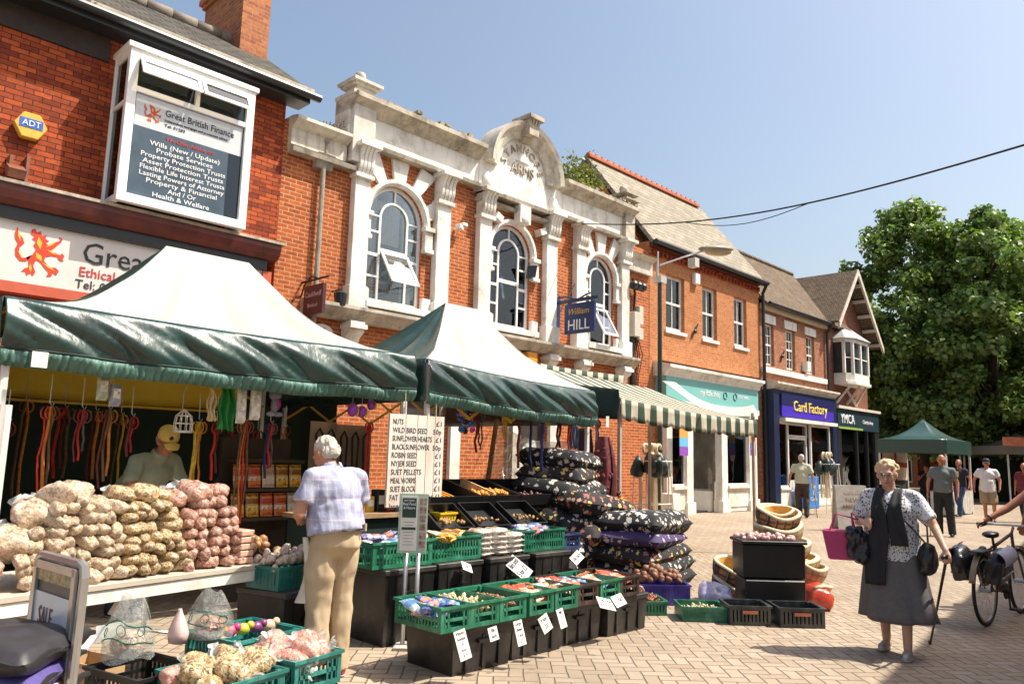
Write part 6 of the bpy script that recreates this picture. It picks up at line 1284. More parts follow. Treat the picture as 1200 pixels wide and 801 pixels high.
# ---- floral cushions
CU = {}
fl_k = floral('black_white_floral', (.010, .011, .014), [(.62, .56, .48), (.55, .48, .4), (.7, .65, .6)], 13, .56)
fl_m = floral('black_multi_floral', (.012, .011, .013), [(.55, .33, .22), (.62, .45, .1), (.4, .1, .07), (.5, .45, .4)], 12, .58)
fl_p = floral('purple_floral', (.05, .03, .10), [(.4, .32, .5), (.6, .55, .6)], 11, .5)
def cushion(kind, mat, w, l, h, nm='pet_cushion'):
    root = thing(nm, 'x', 'cushion', (0, 0, 0)); q = pillow(w, l, h, len(CU)*3.3, 22, e=.42); q.build('cushion_cover', mat, root, smooth=True); p = MB(); pts = []
    for k in range(44):
        s_ = k/44*4; e = s_ % 1; i = int(s_); xy = [(-.5+e, -.5), (.5, -.5+e), (.5-e, .5), (-.5, .5-e)][i]; pts.append((xy[0]*w*.955, xy[1]*l*.975, .01*math.sin(k)))
    p.tube(pts+[pts[0]], .011, 5, False); p.build('piping', M('black_piping', (.015,)*3, .6), root); CU[kind] = [root, False]; return root
cushion('k', fl_k, .85, 1.12, .26); cushion('m', fl_m, .85, 1.1, .26); cushion('p', fl_p, .8, 1.1, .2)
def cush(kind, loc, rot, label, group, s=(1, 1, 1)):
    r, used = CU[kind]
    if not used: r.location = loc; r.rotation_euler = rot; r.scale = s; r['label'] = label; r['group'] = group; CU[kind][1] = True; return r
    return dup(r, loc, None, label, group, rot=rot, scale=s)
g1 = 'front pile of floral pet cushions'; cx, cy = -5.38, 7.78
for i, (kd, lab) in enumerate([('k', 'black and white floral cushion at the bottom of the front pile'), ('k', 'black floral cushion second from the bottom of the front pile'), ('m', 'multicoloured floral cushion in the middle of the front pile'), ('p', 'purple floral cushion near the top of the front pile'), ('k', 'black and white floral cushion topping the front pile')]):
    cush(kd, (cx+.03*math.sin(i*3), cy+.05*math.sin(i*2), .11+.158*i), (R(rn.uniform(-4, 4)), R(rn.uniform(-4, 4)), R(8+rn.uniform(-10, 10))), lab, g1, (1, 1.08, .98 if i < 4 else 1.15))
for i in range(6):
    cush('km'[i % 2], (-5.95+.05*math.sin(i*4), 7.36+.04*math.sin(i*3), .11+.165*i), (R(rn.uniform(-8, 8)), R(rn.uniform(-8, 8)), R(rn.uniform(-14, 20))), f'{"multicoloured" if i % 2 else "white on black"} floral cushion, {["bottom", "second", "third", "fourth", "fifth", "top"][i]} of the short pile between the front and rear piles', 'middle pile of floral pet cushions', (.95, .95, 1))
g2 = 'tall rear pile of floral pet cushions'; cx, cy = -6.2, 7.12
for i, kd in enumerate(['k', 'k', 'm', 'k', 'm', 'k', 'k', 'm', 'k']):
    lab = ['bottom', 'second', 'third', 'fourth', 'fifth', 'sixth', 'seventh', 'eighth', 'top'][i]
    cush(kd, (cx+.05*math.sin(i*2.3)-.02*i, cy+.04*i+.04*math.sin(i*4), .12+.165*i), (R(rn.uniform(-7, 7)), R(rn.uniform(-7, 7)), R(15+rn.uniform(-14, 14))), f'{"multicoloured" if kd == "m" else "white on black"} floral cushion, {lab} from the ground in the tall rear pile' if i < 8 else 'white on black floral cushion at the very top of the tall rear pile', g2, (1.05, 1.22-.06*i, 1.05))
# pile of folded cushions at the bottom left
cushion('d', M('worn_black_vinyl', (.03, .027, .03), .4, .4, 8, .4, 20), .46, .5, .13); cushion('v', M('purple_velvet', (.075, .055, .21), .8, .3, 12, .4), .44, .5, .10); cushion('s', floral('brown_spots', (.13, .06, .045), [(.8, .78, .72)], 9, .5, .7), .46, .5, .1); cushion('t', M('brown_leatherette', (.13, .055, .035), .4, .3, 6, .3), .46, .5, .11)
pc0 = fd(17, 772, 2.75); g3 = 'folded cushions piled at the bottom left corner'
for i, (kd, z, lab) in enumerate([('t', .33, 'brown cushion at the base of the bottom left pile'), ('s', .42, 'brown patterned cushion low in the bottom left pile'), ('t', .51, 'brown leatherette cushion in the bottom left pile under the spotted one'), ('s', .60, 'brown cushion with large white spots in the bottom left pile'), ('v', .685, 'purple velvet cushion in the bottom left pile'), ('d', .77, 'shiny worn black cushion on top of the bottom left pile')]):
    cush(kd, (pc0.x-rh.x*.06, pc0.y-rh.y*.06, z), (R(rn.uniform(-3, 3)), R(rn.uniform(-3, 3)), PHI+R(8+rn.uniform(-4, 4))), lab, g3)
MB().obox((pc0.x-rh.x*.06, pc0.y-rh.y*.06, .14), (.44, .46, .27), Matrix.Rotation(PHI, 3, 'Z')).build('storage_box', black, label='black box under the folded cushions at the bottom left', cat='box', bevel=.01)
# ---- ground crates right of the cushions
cr_g = make_crate('plastic_crate', 'long green crate of dried red treats on the paving before the floral cushions', .58, .38, .13, gcr, solid=True); cr_g.location = (-4.62, 6.52, .004); cr_g.rotation_euler = (0, 0, R(50)); cr_g['group'] = 'crates standing on the paving'
heap('dried_treats', (-4.62, 6.52, .05), .48, .3, .13, 110, .03, M('dried_red', (.38, .13, .08), .6, .4, 20, .4), 'heap of dried red meaty treats in the long green crate', rz=R(50), el=(1.7, .5, .4), seed=5)
heap('pig_ears', (-4.74, 6.66, .12), .3, .24, .08, 24, .04, M('pig_ear', (.55, .36, .25), .6, .3), 'few pale pig ears on top of the red treats', seed=6, rz=R(50), el=(1.3, .8, .3))
cr_p = make_crate('plastic_crate', 'purple crate of brown knotted chews behind the long green crate', .52, .36, .2, pcr, solid=True); cr_p.location = (-4.72, 7.18, .004); cr_p.rotation_euler = (0, 0, R(48)); cr_p['group'] = cr_g['group']
heap('knotted_chews', (-4.76, 7.16, .16), .44, .32, .2, 70, .045, M('knot_brown', (.24, .11, .06), .6, .4, 20, .4), 'heap of brown knotted chews rising above the purple crate', rz=R(48), seed=7)
c2_ = dup(cr_g, (-4.02, 6.78, .004), R(44), 'small green crate of cream chews on the paving beside the black crates'); c2_.scale = (.72, .95, 1)
heap('cream_chews', (-4.02, 6.78, .04), .34, .28, .07, 60, .024, M('chew_cream', (.62, .5, .3)), 'cream chews lying in the small green crate on the paving', rz=R(44), el=(1.6, .5, .4), seed=8)
cr_k = make_crate('plastic_crate', 'dark grey crate with a faded orange label on the paving', .38, .34, .17, M('dark_grey_crate', (.04, .045, .045), .45, .3, 5, .2, dirt=(.14, .13, .11)), solid=True); cr_k.location = (-3.66, 6.98, .004); cr_k.rotation_euler = (0, 0, R(44)); cr_k['group'] = cr_g['group']
MB().box(-.07, .07, -.178, -.171, .10, .13).build('orange_label', M('faded_orange', (.55, .18, .1), .6), cr_k)
k2 = dup(cr_k, (-3.30, 7.28, .004), R(44), 'black open crate at the right end of the paving crates'); k2.scale = (1.08, 1.05, 1.0)
bst = thing('stacked_box', 'tall black folded crate stack holding wrapped pink treats beside the plaid pet beds', 'box', (-3.72, 7.62, 0)); Mx = Matrix.Rotation(R(44), 3, 'Z')
q = MB(); q.obox((-3.72, 7.62, .17), (.6, .38, .34), Mx); q.build('lower_box', black, bst, bevel=.012); q = MB(); q.obox((-3.74, 7.64, .515), (.62, .40, .33), Mx); q.build('upper_box', black, bst, bevel=.012)
q = MB(); q.obox((-3.74, 7.64, .70), (.66, .43, .03), Mx); q.build('box_rim', black, bst, bevel=.006)
heap('pink_treats', (-3.76, 7.6, .70), .5, .3, .07, 40, .035, M('pink_wrapped', (.72, .42, .38), .3, .2, 20, .3, coat=.5), 'pink wrapped treats on top of the tall black boxes', rz=R(44), seed=9)
p_ = fd(911, 640, 8.05); card(p_, (R(-12), R(2), PHI), .27, .16, 'orange card with a handwritten price stuck above the black boxes', ['£5'], M('orange_card', (.66, .26, .12), .7, .08), 'price_sign')
q = pillow(.35, .3, .2, 3); t_ = thing('clear_bag', 'clear and purple plastic bag slumped between the purple and black crates', 'bag', (0, 0, 0)); q.build('bag_body', M('lilac_film', (.34, .30, .46), .25, .5, 6, .5, coat=.6), t_, smooth=True); t_.location = (-4.12, 7.25, .14); t_.rotation_euler = (.4, .2, .6)
# ---- plaid pet beds
plm = plaid('orange_plaid', (.46, .23, .10), [(0, .085, .32, (.04, .025, .035), .75), (2, .07, .35, (.04, .025, .04), .75), (1, .085, .32, (.05, .03, .04), .5), (0, .085, .07, (.7, .5, .3), .5)])
plg = plaid('tan_plaid', (.50, .38, .22), [(0, .08, .3, (.2, .13, .08), .5), (2, .07, .3, (.2, .13, .08), .5), (1, .08, .3, (.18, .12, .08), .4)])
fleece = M('cream_fleece', (.72, .60, .40), .95, .12, 14, .6, 60); yfl = M('yellow_fleece', (.72, .42, .10), .9, .2, 16, .6, 50)
def petbed(kind, mat, w, l, h, lab):
    root = thing('pet_bed', lab, 'pet bed', (0, 0, 0)); n = 40
    def outer(u, v):
        a = 2*PI*u; dip = 1-.30*max(0, math.cos(a+PI/2))**3; zz = h*dip*v; fl = .84+.16*v+.05*math.sin(PI*v); return (w/2*fl*math.cos(a), l/2*fl*math.sin(a), zz)
    q = MB(); q.grid(outer, n, 6); q.build('outer_wall', mat, root, smooth=True)
    def inner(u, v): a = 2*PI*u; dip = 1-.30*max(0, math.cos(a+PI/2))**3; k_ = .80-.12*v; return (w/2*k_*math.cos(a), l/2*k_*math.sin(a), h*dip*(1-v)+.05*v)
    q = MB(); q.grid(inner, n, 5); q.lathe([(.001, .052), (w/2*.69, .05)], (0, 0, 0), n, 1, l/w); q.build('inner_lining', yfl, root, smooth=True)
    pts = []; 
    for k in range(n+1): a = 2*PI*k/n; dip = 1-.30*max(0, math.cos(a+PI/2))**3; pts.append((w/2*.9*math.cos(a), l/2*.9*math.sin(a), h*dip))
    q = MB(); q.tube(pts, w*.045, 9, False); q.build('rolled_rim', fleece, root, smooth=True); return root
pbA = petbed('o', plm, .50, .42, .17, 'orange plaid oval pet bed with yellow lining on top of the stack'); pbB = petbed('t', plg, .56, .46, .18, 'tan plaid pet bed standing just under the top bed')
sx_, sy_ = fd(915, 640, 8.5).x, fd(915, 640, 8.5).y; rzb = PHI
pbA.location = (sx_-.05, sy_+.02, .80); pbA.rotation_euler = (R(14), R(4), rzb)
dup(pbA, (sx_-.04, sy_+.02, .86), None, 'smaller plaid pet bed nested inside the top bed', 'stacked plaid pet beds', rot=(R(10), R(-3), rzb), scale=(.75, .75, .7)); pbA['group'] = 'stacked plaid pet beds'
pbB.location = (sx_-.02, sy_, .64); pbB.rotation_euler = (R(6), R(-5), rzb+.2); pbB['group'] = 'stacked plaid pet beds'
for i, (dx_, z, s_, rr, lab) in enumerate([(.02, .48, 1.1, .3, 'tan plaid pet bed third from the top of the stack'), (.08, .32, 1.18, .1, 'tan plaid pet bed fourth from the top of the stack'), (.10, .16, 1.25, .5, 'large tan plaid pet bed second from the ground in the stack'), (.12, .004, 1.3, .2, 'large tan plaid pet bed at the bottom of the stack')]):
    dup(pbB, (sx_+rh.x*dx_, sy_+rh.y*dx_, z), None, lab, 'stacked plaid pet beds', rot=(R(4), R(4), rzb+rr), scale=(s_, s_, 1))
lx = fd(860, 665, 8.35)
for i, (z, s_, lab) in enumerate([(.22, 1.05, 'orange plaid pet bed with yellow lining, upper of the two left of the stack'), (.06, 1.1, 'orange plaid pet bed, lower of the two left of the stack')]):
    dup(pbA, (lx.x, lx.y, z), None, lab, 'plaid pet beds left of the stack', rot=(R(16), R(5), rzb+.2), scale=(s_, s_, 1.05))
rx = fd(957, 668, 8.3); dup(pbB, (rx.x-.12, rx.y-.05, .26), None, 'tan plaid pet bed tilted outwards at the right of the stack', 'stacked plaid pet beds', rot=(R(5), R(12), rzb+.3), scale=(.85, .85, .95))
rx = fd(958, 698, 8.0); t_ = thing('red_bag', 'red plastic wrapped bundle on the paving right of the black boxes', 'bag', (0, 0, 0)); q = pillow(.26, .3, .24, 9, 14); q.build('bag_body', M('red_film', (.55, .07, .04), .3, .3, 8, .5, coat=.5), t_, smooth=True); MB().tube([(-.1, -.1, .1), (0, -.05, .14), (.12, .05, .13), (.15, .15, .05)], .02, 7).build('white_roll', fleece, t_, smooth=True); t_.location = (rx.x, rx.y, .12); t_.rotation_euler = (.2, .3, PHI)
# ---- items hanging under the tents
def lead_bunch(px, pt, pb_, cols, lab, x=-6.75, wv=.017, seed=0, loop=True, sp=.03):
    rn2 = random.Random(seed+px); top = fx(px, pt, x); bot = fx(px, pb_, x); Lh = top.z-bot.z; t_ = thing('dog_leads', lab, 'dog leads', (top.x, top.y, bot.z)); hk = MB(); hk.tube([top+Vector((0, 0, .25)), top+Vector((0, 0, .03)), top+Vector((0, .02, 0)), top+Vector((0, .03, .03))], .004, 5); hk.build('hook', galv, t_)
    n = len(cols)
    for i, (c, nm) in enumerate(cols):
        off = (i-(n-1)/2)*sp; ln = Lh*rn2.uniform(.72, 1) if i else Lh; q = MB(); pts = [top+Vector((0, .01, 0))]+[top+Vector((rn2.uniform(-.015, .015), off*(1 if k < 6 else .8)+.01*math.sin(k+i), -ln*k/7)) for k in range(1, 8)]
        q.tube(pts, wv*rn2.uniform(.7, 1.2), 6, flat=.6)
        if loop: q.tube([pts[0]+Vector((0, off, 0))]+[pts[0]+Vector((0, off+.035*math.sin(a*PI/6), -.05*(1-math.cos(a*PI/6)))) for a in range(1, 12)], wv*.8, 5, flat=.4)
        q.build('lead', M('lead_'+nm, c, .6, .3, 20), t_)
    return t_
RD, OR_, YL, DR, BR, NV, GY = ((.55, .03, .02), 'red'), ((.6, .2, .03), 'orange'), ((.65, .42, .04), 'yellow'), ((.14, .02, .02), 'dark_red'), ((.16, .09, .04), 'brown'), ((.02, .03, .10), 'navy'), ((.12, .12, .12), 'grey')
for a in [(58, 476, 580, [RD, OR_, BR], 'bunch of red, orange and brown leads nearest the left post'), (96, 480, 541, [DR, RD, GY], 'short dark red lead bunch, second from the left post'), (127, 480, 572, [DR, BR, OR_], 'dark red and patterned leads left of the stallholder'), (154, 488, 535, [DR, RD], 'short dark red leads just left of the cap'), (233, 494, 600, [YL, YL, OR_], 'long yellow leads just right of the birdcage'), (254, 495, 562, [RD, DR], 'thin red lead under the green cloth'), (287, 494, 620, [BR, OR_, RD, BR], 'long brown and orange leads under the hanging bags'), (317, 496, 560, [NV, RD, GY], 'navy and red leads near the soft toy'), (8, 495, 552, [RD, DR], 'red leads left of the white post'), (432, 495, 640, [RD, RD], 'long bright red leads hanging under the purple hats')]: lead_bunch(*a, seed=1)
lead_bunch(608, 488, 548, [DR], 'dark red lead hanging before the clear sheet', x=-6.3, wv=.02, loop=False); lead_bunch(623, 488, 552, [NV], 'navy lead hanging before the clear sheet', x=-6.3, wv=.022, loop=False); lead_bunch(636, 486, 552, [((.05, .06, .28), 'blue')], 'bright blue lead hanging right of the clear sheet', x=-6.3, wv=.025, loop=False)
for a in [(30, 470, 600, [BR, OR_], 'dim brown leads at the back left of the stall'), (76, 478, 560, [RD, DR, BR], 'dim red and brown leads at the back, second from the left'), (112, 482, 575, [DR, OR_], 'dim orange leads at the back behind the hanging packets'), (142, 486, 600, [BR, YL], 'dim yellow and brown leads at the back left of the cap'), (270, 500, 600, [DR, BR, RD], 'dim dark leads at the back behind the green cloth'), (302, 505, 620, [RD, NV], 'dim red and navy leads at the back, right of the long brown ones'), (334, 500, 590, [OR_, BR], 'dim orange collars at the back beside the packet rack')]: lead_bunch(*a, x=-8.3, wv=.02, sp=.05)
for a in [(505, 486, 520, [YL, BR], 'short yellow leads hanging behind the price list board'), (562, 484, 530, [DR, NV, GY], 'dark leads bunched beside the shiny foil toys'), (592, 486, 516, [YL, YL], 'short yellow straps above the clear sheet'), (655, 488, 540, [NV, DR], 'dark straps hanging left of the plum cloth'), (668, 488, 556, [RD, DR], 'dark red straps hanging above the cushions'), (700, 492, 530, [((.3, .3, .35), 'silver'), NV], 'silver and navy straps next to the maroon net bag')]: lead_bunch(*a, x=-6.5, wv=.018, sp=.04)
def hang_pack(px, pt, pb_, w, c, nm, lab, x=-6.3, clear=False):
    top, bot = fx(px, pt, x), fx(px, pb_, x); h = top.z-bot.z; t_ = thing('hanging_packet', lab, 'packet', (top.x, top.y, bot.z)); q = MB(); yv = Vector((0, 1, 0))
    def f(sg):
        def g(u, v): b_ = (max(0, 1-(2*u-1)**4)*max(0, 1-(2*v-1)**6))**.4; return tuple(bot+yv*((u-.5)*w)+ZZ*(h*v)+Vector((sg*.03*b_*(1+.3*noise.noise(Vector((u*4, v*4, px)))), 0, 0)))
        return g
    q.grid(f(1), 10, 10); q.grid(f(-1), 10, 10); q.build('pouch', clear_plastic() if clear else M('pouch_'+nm, c, .25, .35, 14, .4, coat=.5), t_, smooth=True)
    MB().box(top.x+.031, top.x+.034, bot.y-w*.3, bot.y+w*.3, bot.z+h*.35, bot.z+h*.8).build('label_patch', M('pouch_label', (.62, .56, .42), .5, .4, 25), t_); MB().tube([top, top+ZZ*.12], .003, 4).build('hook', galv, t_)
hang_pack(119, 440, 469, .085, (.35, .38, .25), 'olive', 'olive and white packet hanging from the yellow rail, left of two'); hang_pack(134, 450, 476, .085, (.25, .28, .3), 'grey', 'grey and white packet hanging from the yellow rail, right of two')
hang_pack(281, 453, 496, .085, (.6, .56, .48), 'white', 'tall white packet with red print hanging right of the green cloth'); hang_pack(298, 455, 492, .10, (.65, .6, .5), 'cream', 'crumpled clear bag hanging at the middle of the tent edge')
def drape(px, pt, pb_, w, mat, lab, name, cat, x=-6.35, n=16, taper=0):
    top, bot = fx(px, pt, x), fx(px, pb_, x); h = top.z-bot.z; q = MB()
    q.grid(lambda u, v: tuple(bot+Vector((.03*math.sin(u*14+px+v*2), (u-.5)*w*(1-taper*v)+.012*math.sin(v*9+u*3), h*v+.012*math.sin(u*17)*(1-v)))), n, 10, .006); return q.build(name, mat, smooth=True, label=lab, cat=cat)
drape(263, 453, 504, .135, M('bright_green_cloth', (.02, .22, .04), .8, .3, 8, .3), 'bright green cloth hanging from the tent edge', 'hanging_cloth', 'cloth'); drape(247, 455, 492, .08, M('cream_glove', (.62, .48, .24), .8, .2, 12, .4), 'cream cotton gloves hanging left of the green cloth', 'work_gloves', 'gloves', taper=.5)
# birdcage
bc = fx(214, 505, -6.6); bt = fx(214, 479, -6.6); hh = bt.z-bc.z; cgx = thing('birdcage', 'small white wire birdcage hanging beside the yellow cap', 'birdcage', bc); q = MB(); rr = .075
for k in range(10):
    a = 2*PI*k/10; q.tube([bc+Vector((rr*.9*math.cos(a), rr*.9*math.sin(a), 0)), bc+Vector((rr*math.cos(a), rr*math.sin(a), hh*.35)), bc+Vector((rr*.85*math.cos(a), rr*.85*math.sin(a), hh*.7)), bc+Vector((0, 0, hh))], .0032, 4)
for z, r in ((.02, .92), (.35, 1), (.7, .86)): q.tube([bc+Vector((rr*r*math.cos(2*PI*k/16), rr*r*math.sin(2*PI*k/16), hh*z)) for k in range(17)], .0035, 4, False)
q.build('wire_bars', white, cgx); q = MB(); q.lathe([(rr*1.02, 0), (rr*1.02, .012)], bc+Vector((0, 0, -.012)), 16); q.build('cage_base', white, cgx); MB().tube([bt, bt+ZZ*.15, bt+ZZ*.2+UY*.03], .003, 4).build('hook', galv, cgx)
# soft toy, purple caps, foil toys
p = fx(322, 472, -6.35); ty = thing('soft_toy', 'grey and purple soft toy hanging near the tent edge', 'toy', p-ZZ*.1); q = MB(); q.ell(p+ZZ*.07, (.045, .06, .045)); q.ell(p-ZZ*.02, (.035, .035, .07)); q.ell(p-ZZ*.10+UY*.04, (.03, .045, .022)); q.ell(p-ZZ*.10-UY*.03, (.03, .045, .022)); q.build('toy_body', M('grey_plush', (.2, .2, .22), .9), ty, smooth=True); MB().ell(p-ZZ*.01+UY*.02+Vector((.01, 0, 0)), (.035, .03, .055)).build('striped_belly', M('magenta_plush', (.35, .06, .2), .9, .5, 40), ty, smooth=True)
for i, (px, py, r, lab) in enumerate([(413, 480, .055, 'round purple hard toy, leftmost of the three under the tent edge'), (424, 482, .05, 'round purple hard toy, middle of the three under the tent edge'), (435, 474, .045, 'round purple hard toy, rightmost of the three under the tent edge')]):
    p = fx(px, py, -6.3); t_ = thing('purple_hat', lab, 'hat', p-ZZ*r, group='purple hats hanging at the tent edge'); MB().ell(p, (r, r*.85, r*1.2)).build('crown', M('purple_gloss', (.30, .05, .38), .3, .1), t_, smooth=True); MB().ell(p+UY*r*.9+Vector((.01, 0, -.01)), (r*.5, r*.25, r*.9)).build('yellow_trim', M('lead_yellow', (.65, .42, .04)), t_, smooth=True); MB().tube([p+ZZ*r, p+ZZ*(r+.1)], .003, 4).build('hook', galv, t_)
p = fx(545, 492, -6.3); t_ = thing('foil_toys', 'bunch of shiny blue, pink and silver foil toys hanging over the stall', 'toys', p-ZZ*.12); rn3 = random.Random(3)
for i, (c, nm) in enumerate((((.45, .5, .6), 'silver'), ((.05, .15, .5), 'blue'), ((.5, .08, .35), 'pink'), ((.03, .3, .4), 'turquoise'), ((.03, .03, .05), 'black'))):
    q = MB()
    for j in range(4): c_ = p+Vector((rn3.uniform(-.04, .04), rn3.uniform(-.09, .09), rn3.uniform(-.12, .1))); q.ell(c_, (.02, rn3.uniform(.02, .05), rn3.uniform(.02, .05)), Euler((rn3.random()*3, 0, 0)).to_matrix(), 8, 5)
    q.build('foil_toy', M('foil_'+nm, c, .2, .3, 20, .3, metal=.5), t_, smooth=True)
MB().tube([p, p+ZZ*.3], .004, 4).build('hook', galv, t_)
# clear hanging sheet and pegboards
q = MB(); a0, a1, b0, b1_ = fx(582, 498, -7.2), fx(672, 515, -7.2), fx(566, 578, -7.2), fx(648, 600, -7.2)
def csh(u, v): p = (a0*(1-u)+a1*u)*(1-v)+(b0*(1-u)+b1_*u)*v; return tuple(p+Vector((.06*math.sin(u*9+v*5)+.03*math.sin((u+v)*22), 0, -.10*math.sin(PI*u)*(1-v))))
q.grid(csh, 40, 20); q.build('clear_sheet', clear_plastic('milky_film', (.85, .78, .7), .45, .3), label='crumpled clear plastic sheet hung behind the sloping trays', cat='plastic sheet', smooth=True)
MB().bar(a0+ZZ*.08, b0-ZZ*.3, .045).build('wooden_post', M('worn_wood', (.3, .19, .1)), label='thin wooden post at the left of the clear sheet', cat='post')
for i, (p0, p1, lab) in enumerate([((365, 493), (391, 562), 'narrow pale pegboard behind the shopper, left of two'), ((394, 497), (432, 570), 'wider pale pegboard behind the shopper, right of two')]):
    a, b = fx(*p0, -7.9), fx(*p1, -7.9); t_ = thing('pegboard', lab, 'pegboard', (a.x, (a.y+b.y)/2, 0)); MB().box(-7.92, -7.9, a.y, b.y, b.z, a.z).build('board', M('tan_board', (.50, .37, .26), .7, .15, 3), t_); q = MB()
    for y in (a.y+.05, b.y-.05): q.box(-7.96, -7.925, y-.02, y+.02, 0, b.z+.1)
    q.build('board_leg', M('worn_wood', (.3, .19, .1)), t_)
    for k in range(2+i): 
        y = a.y+(b.y-a.y)*(k+.6)/(2.2+i); q = MB(); q.tube([(-7.87, y-.04, a.z-.15), (-7.86, y, a.z-.08), (-7.87, y+.05, a.z-.16), (-7.87, y+.04, b.z+.12), (-7.87, y-.02, b.z+.2), (-7.87, y-.04, a.z-.15)], .014, 5, False); q.build('hung_collar', M('lead_black', (.025, .022, .02), .5), t_)
# maroon net / rugs hanging at the post, yellow cloth
def fur(name, c, r, mat, lab, cat, n=60, seed=3):
    rn2 = random.Random(seed); t_ = thing(name, lab, cat, c-ZZ*r[2]); q = MB(); q.grid(lambda u, v: tuple(c+Vector((r[0]*math.cos(2*PI*u)*(.35+.65*math.sin(PI*min(1, .15+v*.8)))*(1+.15*math.sin(u*30)), r[1]*math.sin(2*PI*u)*(.3+.7*(1-v)**.8)*(1+.15*math.sin(u*26+v*4)), r[2]*(2*v-1)))), 40, 14); q.build('cloth_body', mat, t_, smooth=True); q = MB()
    for k in range(n): a = rn2.random()*2*PI; z = rn2.uniform(-1, .6); kk = .3+.7*(1-(z+1)/2)**.8; p = c+Vector((r[0]*math.cos(a)*kk, r[1]*math.sin(a)*kk, r[2]*z)); q.ell(p, (.03, .035, .05), Euler((rn2.random(), rn2.random(), rn2.random())).to_matrix(), 7, 5)
    q.build('ruffles', mat, t_, smooth=True); return t_
fur('ruffled_bag', fx(708, 548, -6.1)+ZZ*0, (.14, .25, .40), M('maroon_net', (.12, .02, .025), .8, .5, 14, .5), 'dark maroon ruffled net bag hanging from the tan tent post', 'net bag')
fur('yellow_toy', fx(728, 592, -6.05), (.03, .07, .13), M('mustard_plush', (.55, .30, .02), .9, .3, 20), 'mustard yellow plush hanging under the maroon net bag', 'toy', 8)
for i, (px, py0, py1, w_, c, nm, lab) in enumerate([(686, 502, 560, .32, (.05, .02, .03), 'plum', 'dark plum cloth hanging above the rear cushion pile'), (672, 498, 525, .15, (.1, .12, .2), 'slate', 'slate blue cloth hanging above the rear cushion pile')]):
    drape(px, py0, py1, w_, M(nm+'_cloth', c, .8, .4, 8, .4), lab, 'hanging_cloth', 'cloth', x=-6.6)
q = MB(); p = fx(735, 590, -6.0); 
# ---- racks of pale sticks with dark bundles
def stick_rack(base, s, lab):
    base = Vector((base.x, base.y, 0)); t_ = thing('umbrella_rack', lab, 'display rack', base); q = MB()
    for sx in (-1, 1):
        for sy in (-1, 1): q.tube([base+Vector((.18*sx*s, .3*sy*s, 0)), base+Vector((.12*sx*s, .26*sy*s, 1.05*s))], .012, 6)
    for z in (.45, 1.05): q.tube([base+Vector((x*s, y*s, z*s)) for x, y in ((-.14, -.28), (.14, -.28), (.14, .28), (-.14, .28), (-.14, -.28))], .012, 6, False)
    q.build('rack_frame', white, t_); rn2 = random.Random(7); n = 14
    for k in range(n):
        p = base+Vector((rn2.uniform(-.1, .13)*s, (-.27+.54*k/(n-1))*s, 0)); q = MB(); q.tube([p+ZZ*.35*s, p+ZZ*.95*s+Vector((0, .02*(k % 3-1), 0))], .013*s, 6); q.build('pale_stick', M('pale_stick', (.66, .58, .45), .5, .15), t_)
    for k in range(7):
        p = base+Vector((rn2.uniform(-.1, .1)*s, (-.3+.6*k/6)*s, 0)); q = MB(); q.lathe([(.02, 0), (.085, .03), (.10, .12), (.07, .3), (.03, .42)], p+ZZ*(.82+.05*(k % 2))*s, 9, s, s, Euler((rn2.uniform(-.25, .25), rn2.uniform(-.2, .2), 0)).to_matrix()); q.build('dark_bundle', M('dark_folded_cloth', (.014, .03, .03), .45, .4, 8, .4), t_, smooth=True)
    for k in range(5):
        p = base+Vector((rn2.uniform(-.05, .05)*s, (-.14+.28*k/4)*s, 1.22*s)); q = MB(); q.tube([p+Vector((0, .06*math.cos(a*PI/5)*s, .07*math.sin(a*PI/5)*s)) for a in range(9)], .022*s, 6); q.build('curled_handle', M('cream_handle', (.72, .62, .42), .5, .1), t_, smooth=True)
    return t_
p = gz(765, 628); stick_rack(Vector((-8.6, 13.6, 0)) if 0 else Vector((p.x, p.y, 0)), 1.38, 'rack of dark bundles over pale sticks with cream curled tops beside the teal shop')
p = gz(972, 603); stick_rack(Vector((p.x, p.y, 0)), 1.4, 'rack of dark bundles and pale sticks outside the YMCA shopfront')
# low white plinth next to the rack
p = gz(786, 622); MB().box(p.x-.14, p.x+.14, p.y-.16, p.y+.16, 0.002, .78).build('display_plinth', white, label='plain white plinth beside the rack of pale sticks', cat='plinth', bevel=.01)
# ---- A-board near YMCA
p = gz(997, 622); ab_ = thing('a_board', 'white pavement A-board with black frame behind the woman with the cane', 'A-board', p); M6 = Matrix((rh, fh, ZZ)).transposed()
for s_ in (-1, 1):
    Mt = M6 @ Euler((R(8*s_), 0, 0)).to_matrix(); c = p+fh*.12*(-s_)*-1+ZZ*.52; MB().obox(c, (.70, .03, 1.0), Mt).build('frame', M('silver_frame', (.5, .48, .44), .4), ab_); MB().obox(c-fh*.018*s_*-1*-1 if 0 else c+(Mt @ Vector((0, -.017 if s_ > 0 else .017, 0))), (.62, .006, .92), Mt).build('panel', M('cream_panel', (.66, .62, .54), .5, .05), ab_)
    if s_ > 0 or 1:
        pass
MB().obox(p+ZZ*.03, (.74, .3, .06), M6).build('base', M('black_plastic', (.012,)*3), ab_)
c = p-fh*.145+ZZ*.5; upv = (ZZ+fh*.14).normalized()
merge_text([('fashions', c+ZZ*.30, rh, upv, .06, .4, .001, 'CENTER'), ('NEW', c+ZZ*.14, rh, upv, .09, .3, .001, 'CENTER'), ('ARRIVALS', c+ZZ*.0, rh, upv, .09, .45, .001, 'CENTER')], 'lettering', M('brown_ink', (.2, .08, .05)), ab_); merge_text([('>', c-ZZ*.2, rh, upv, .1, .14, .001, 'CENTER')], 'arrow', rtext, ab_)
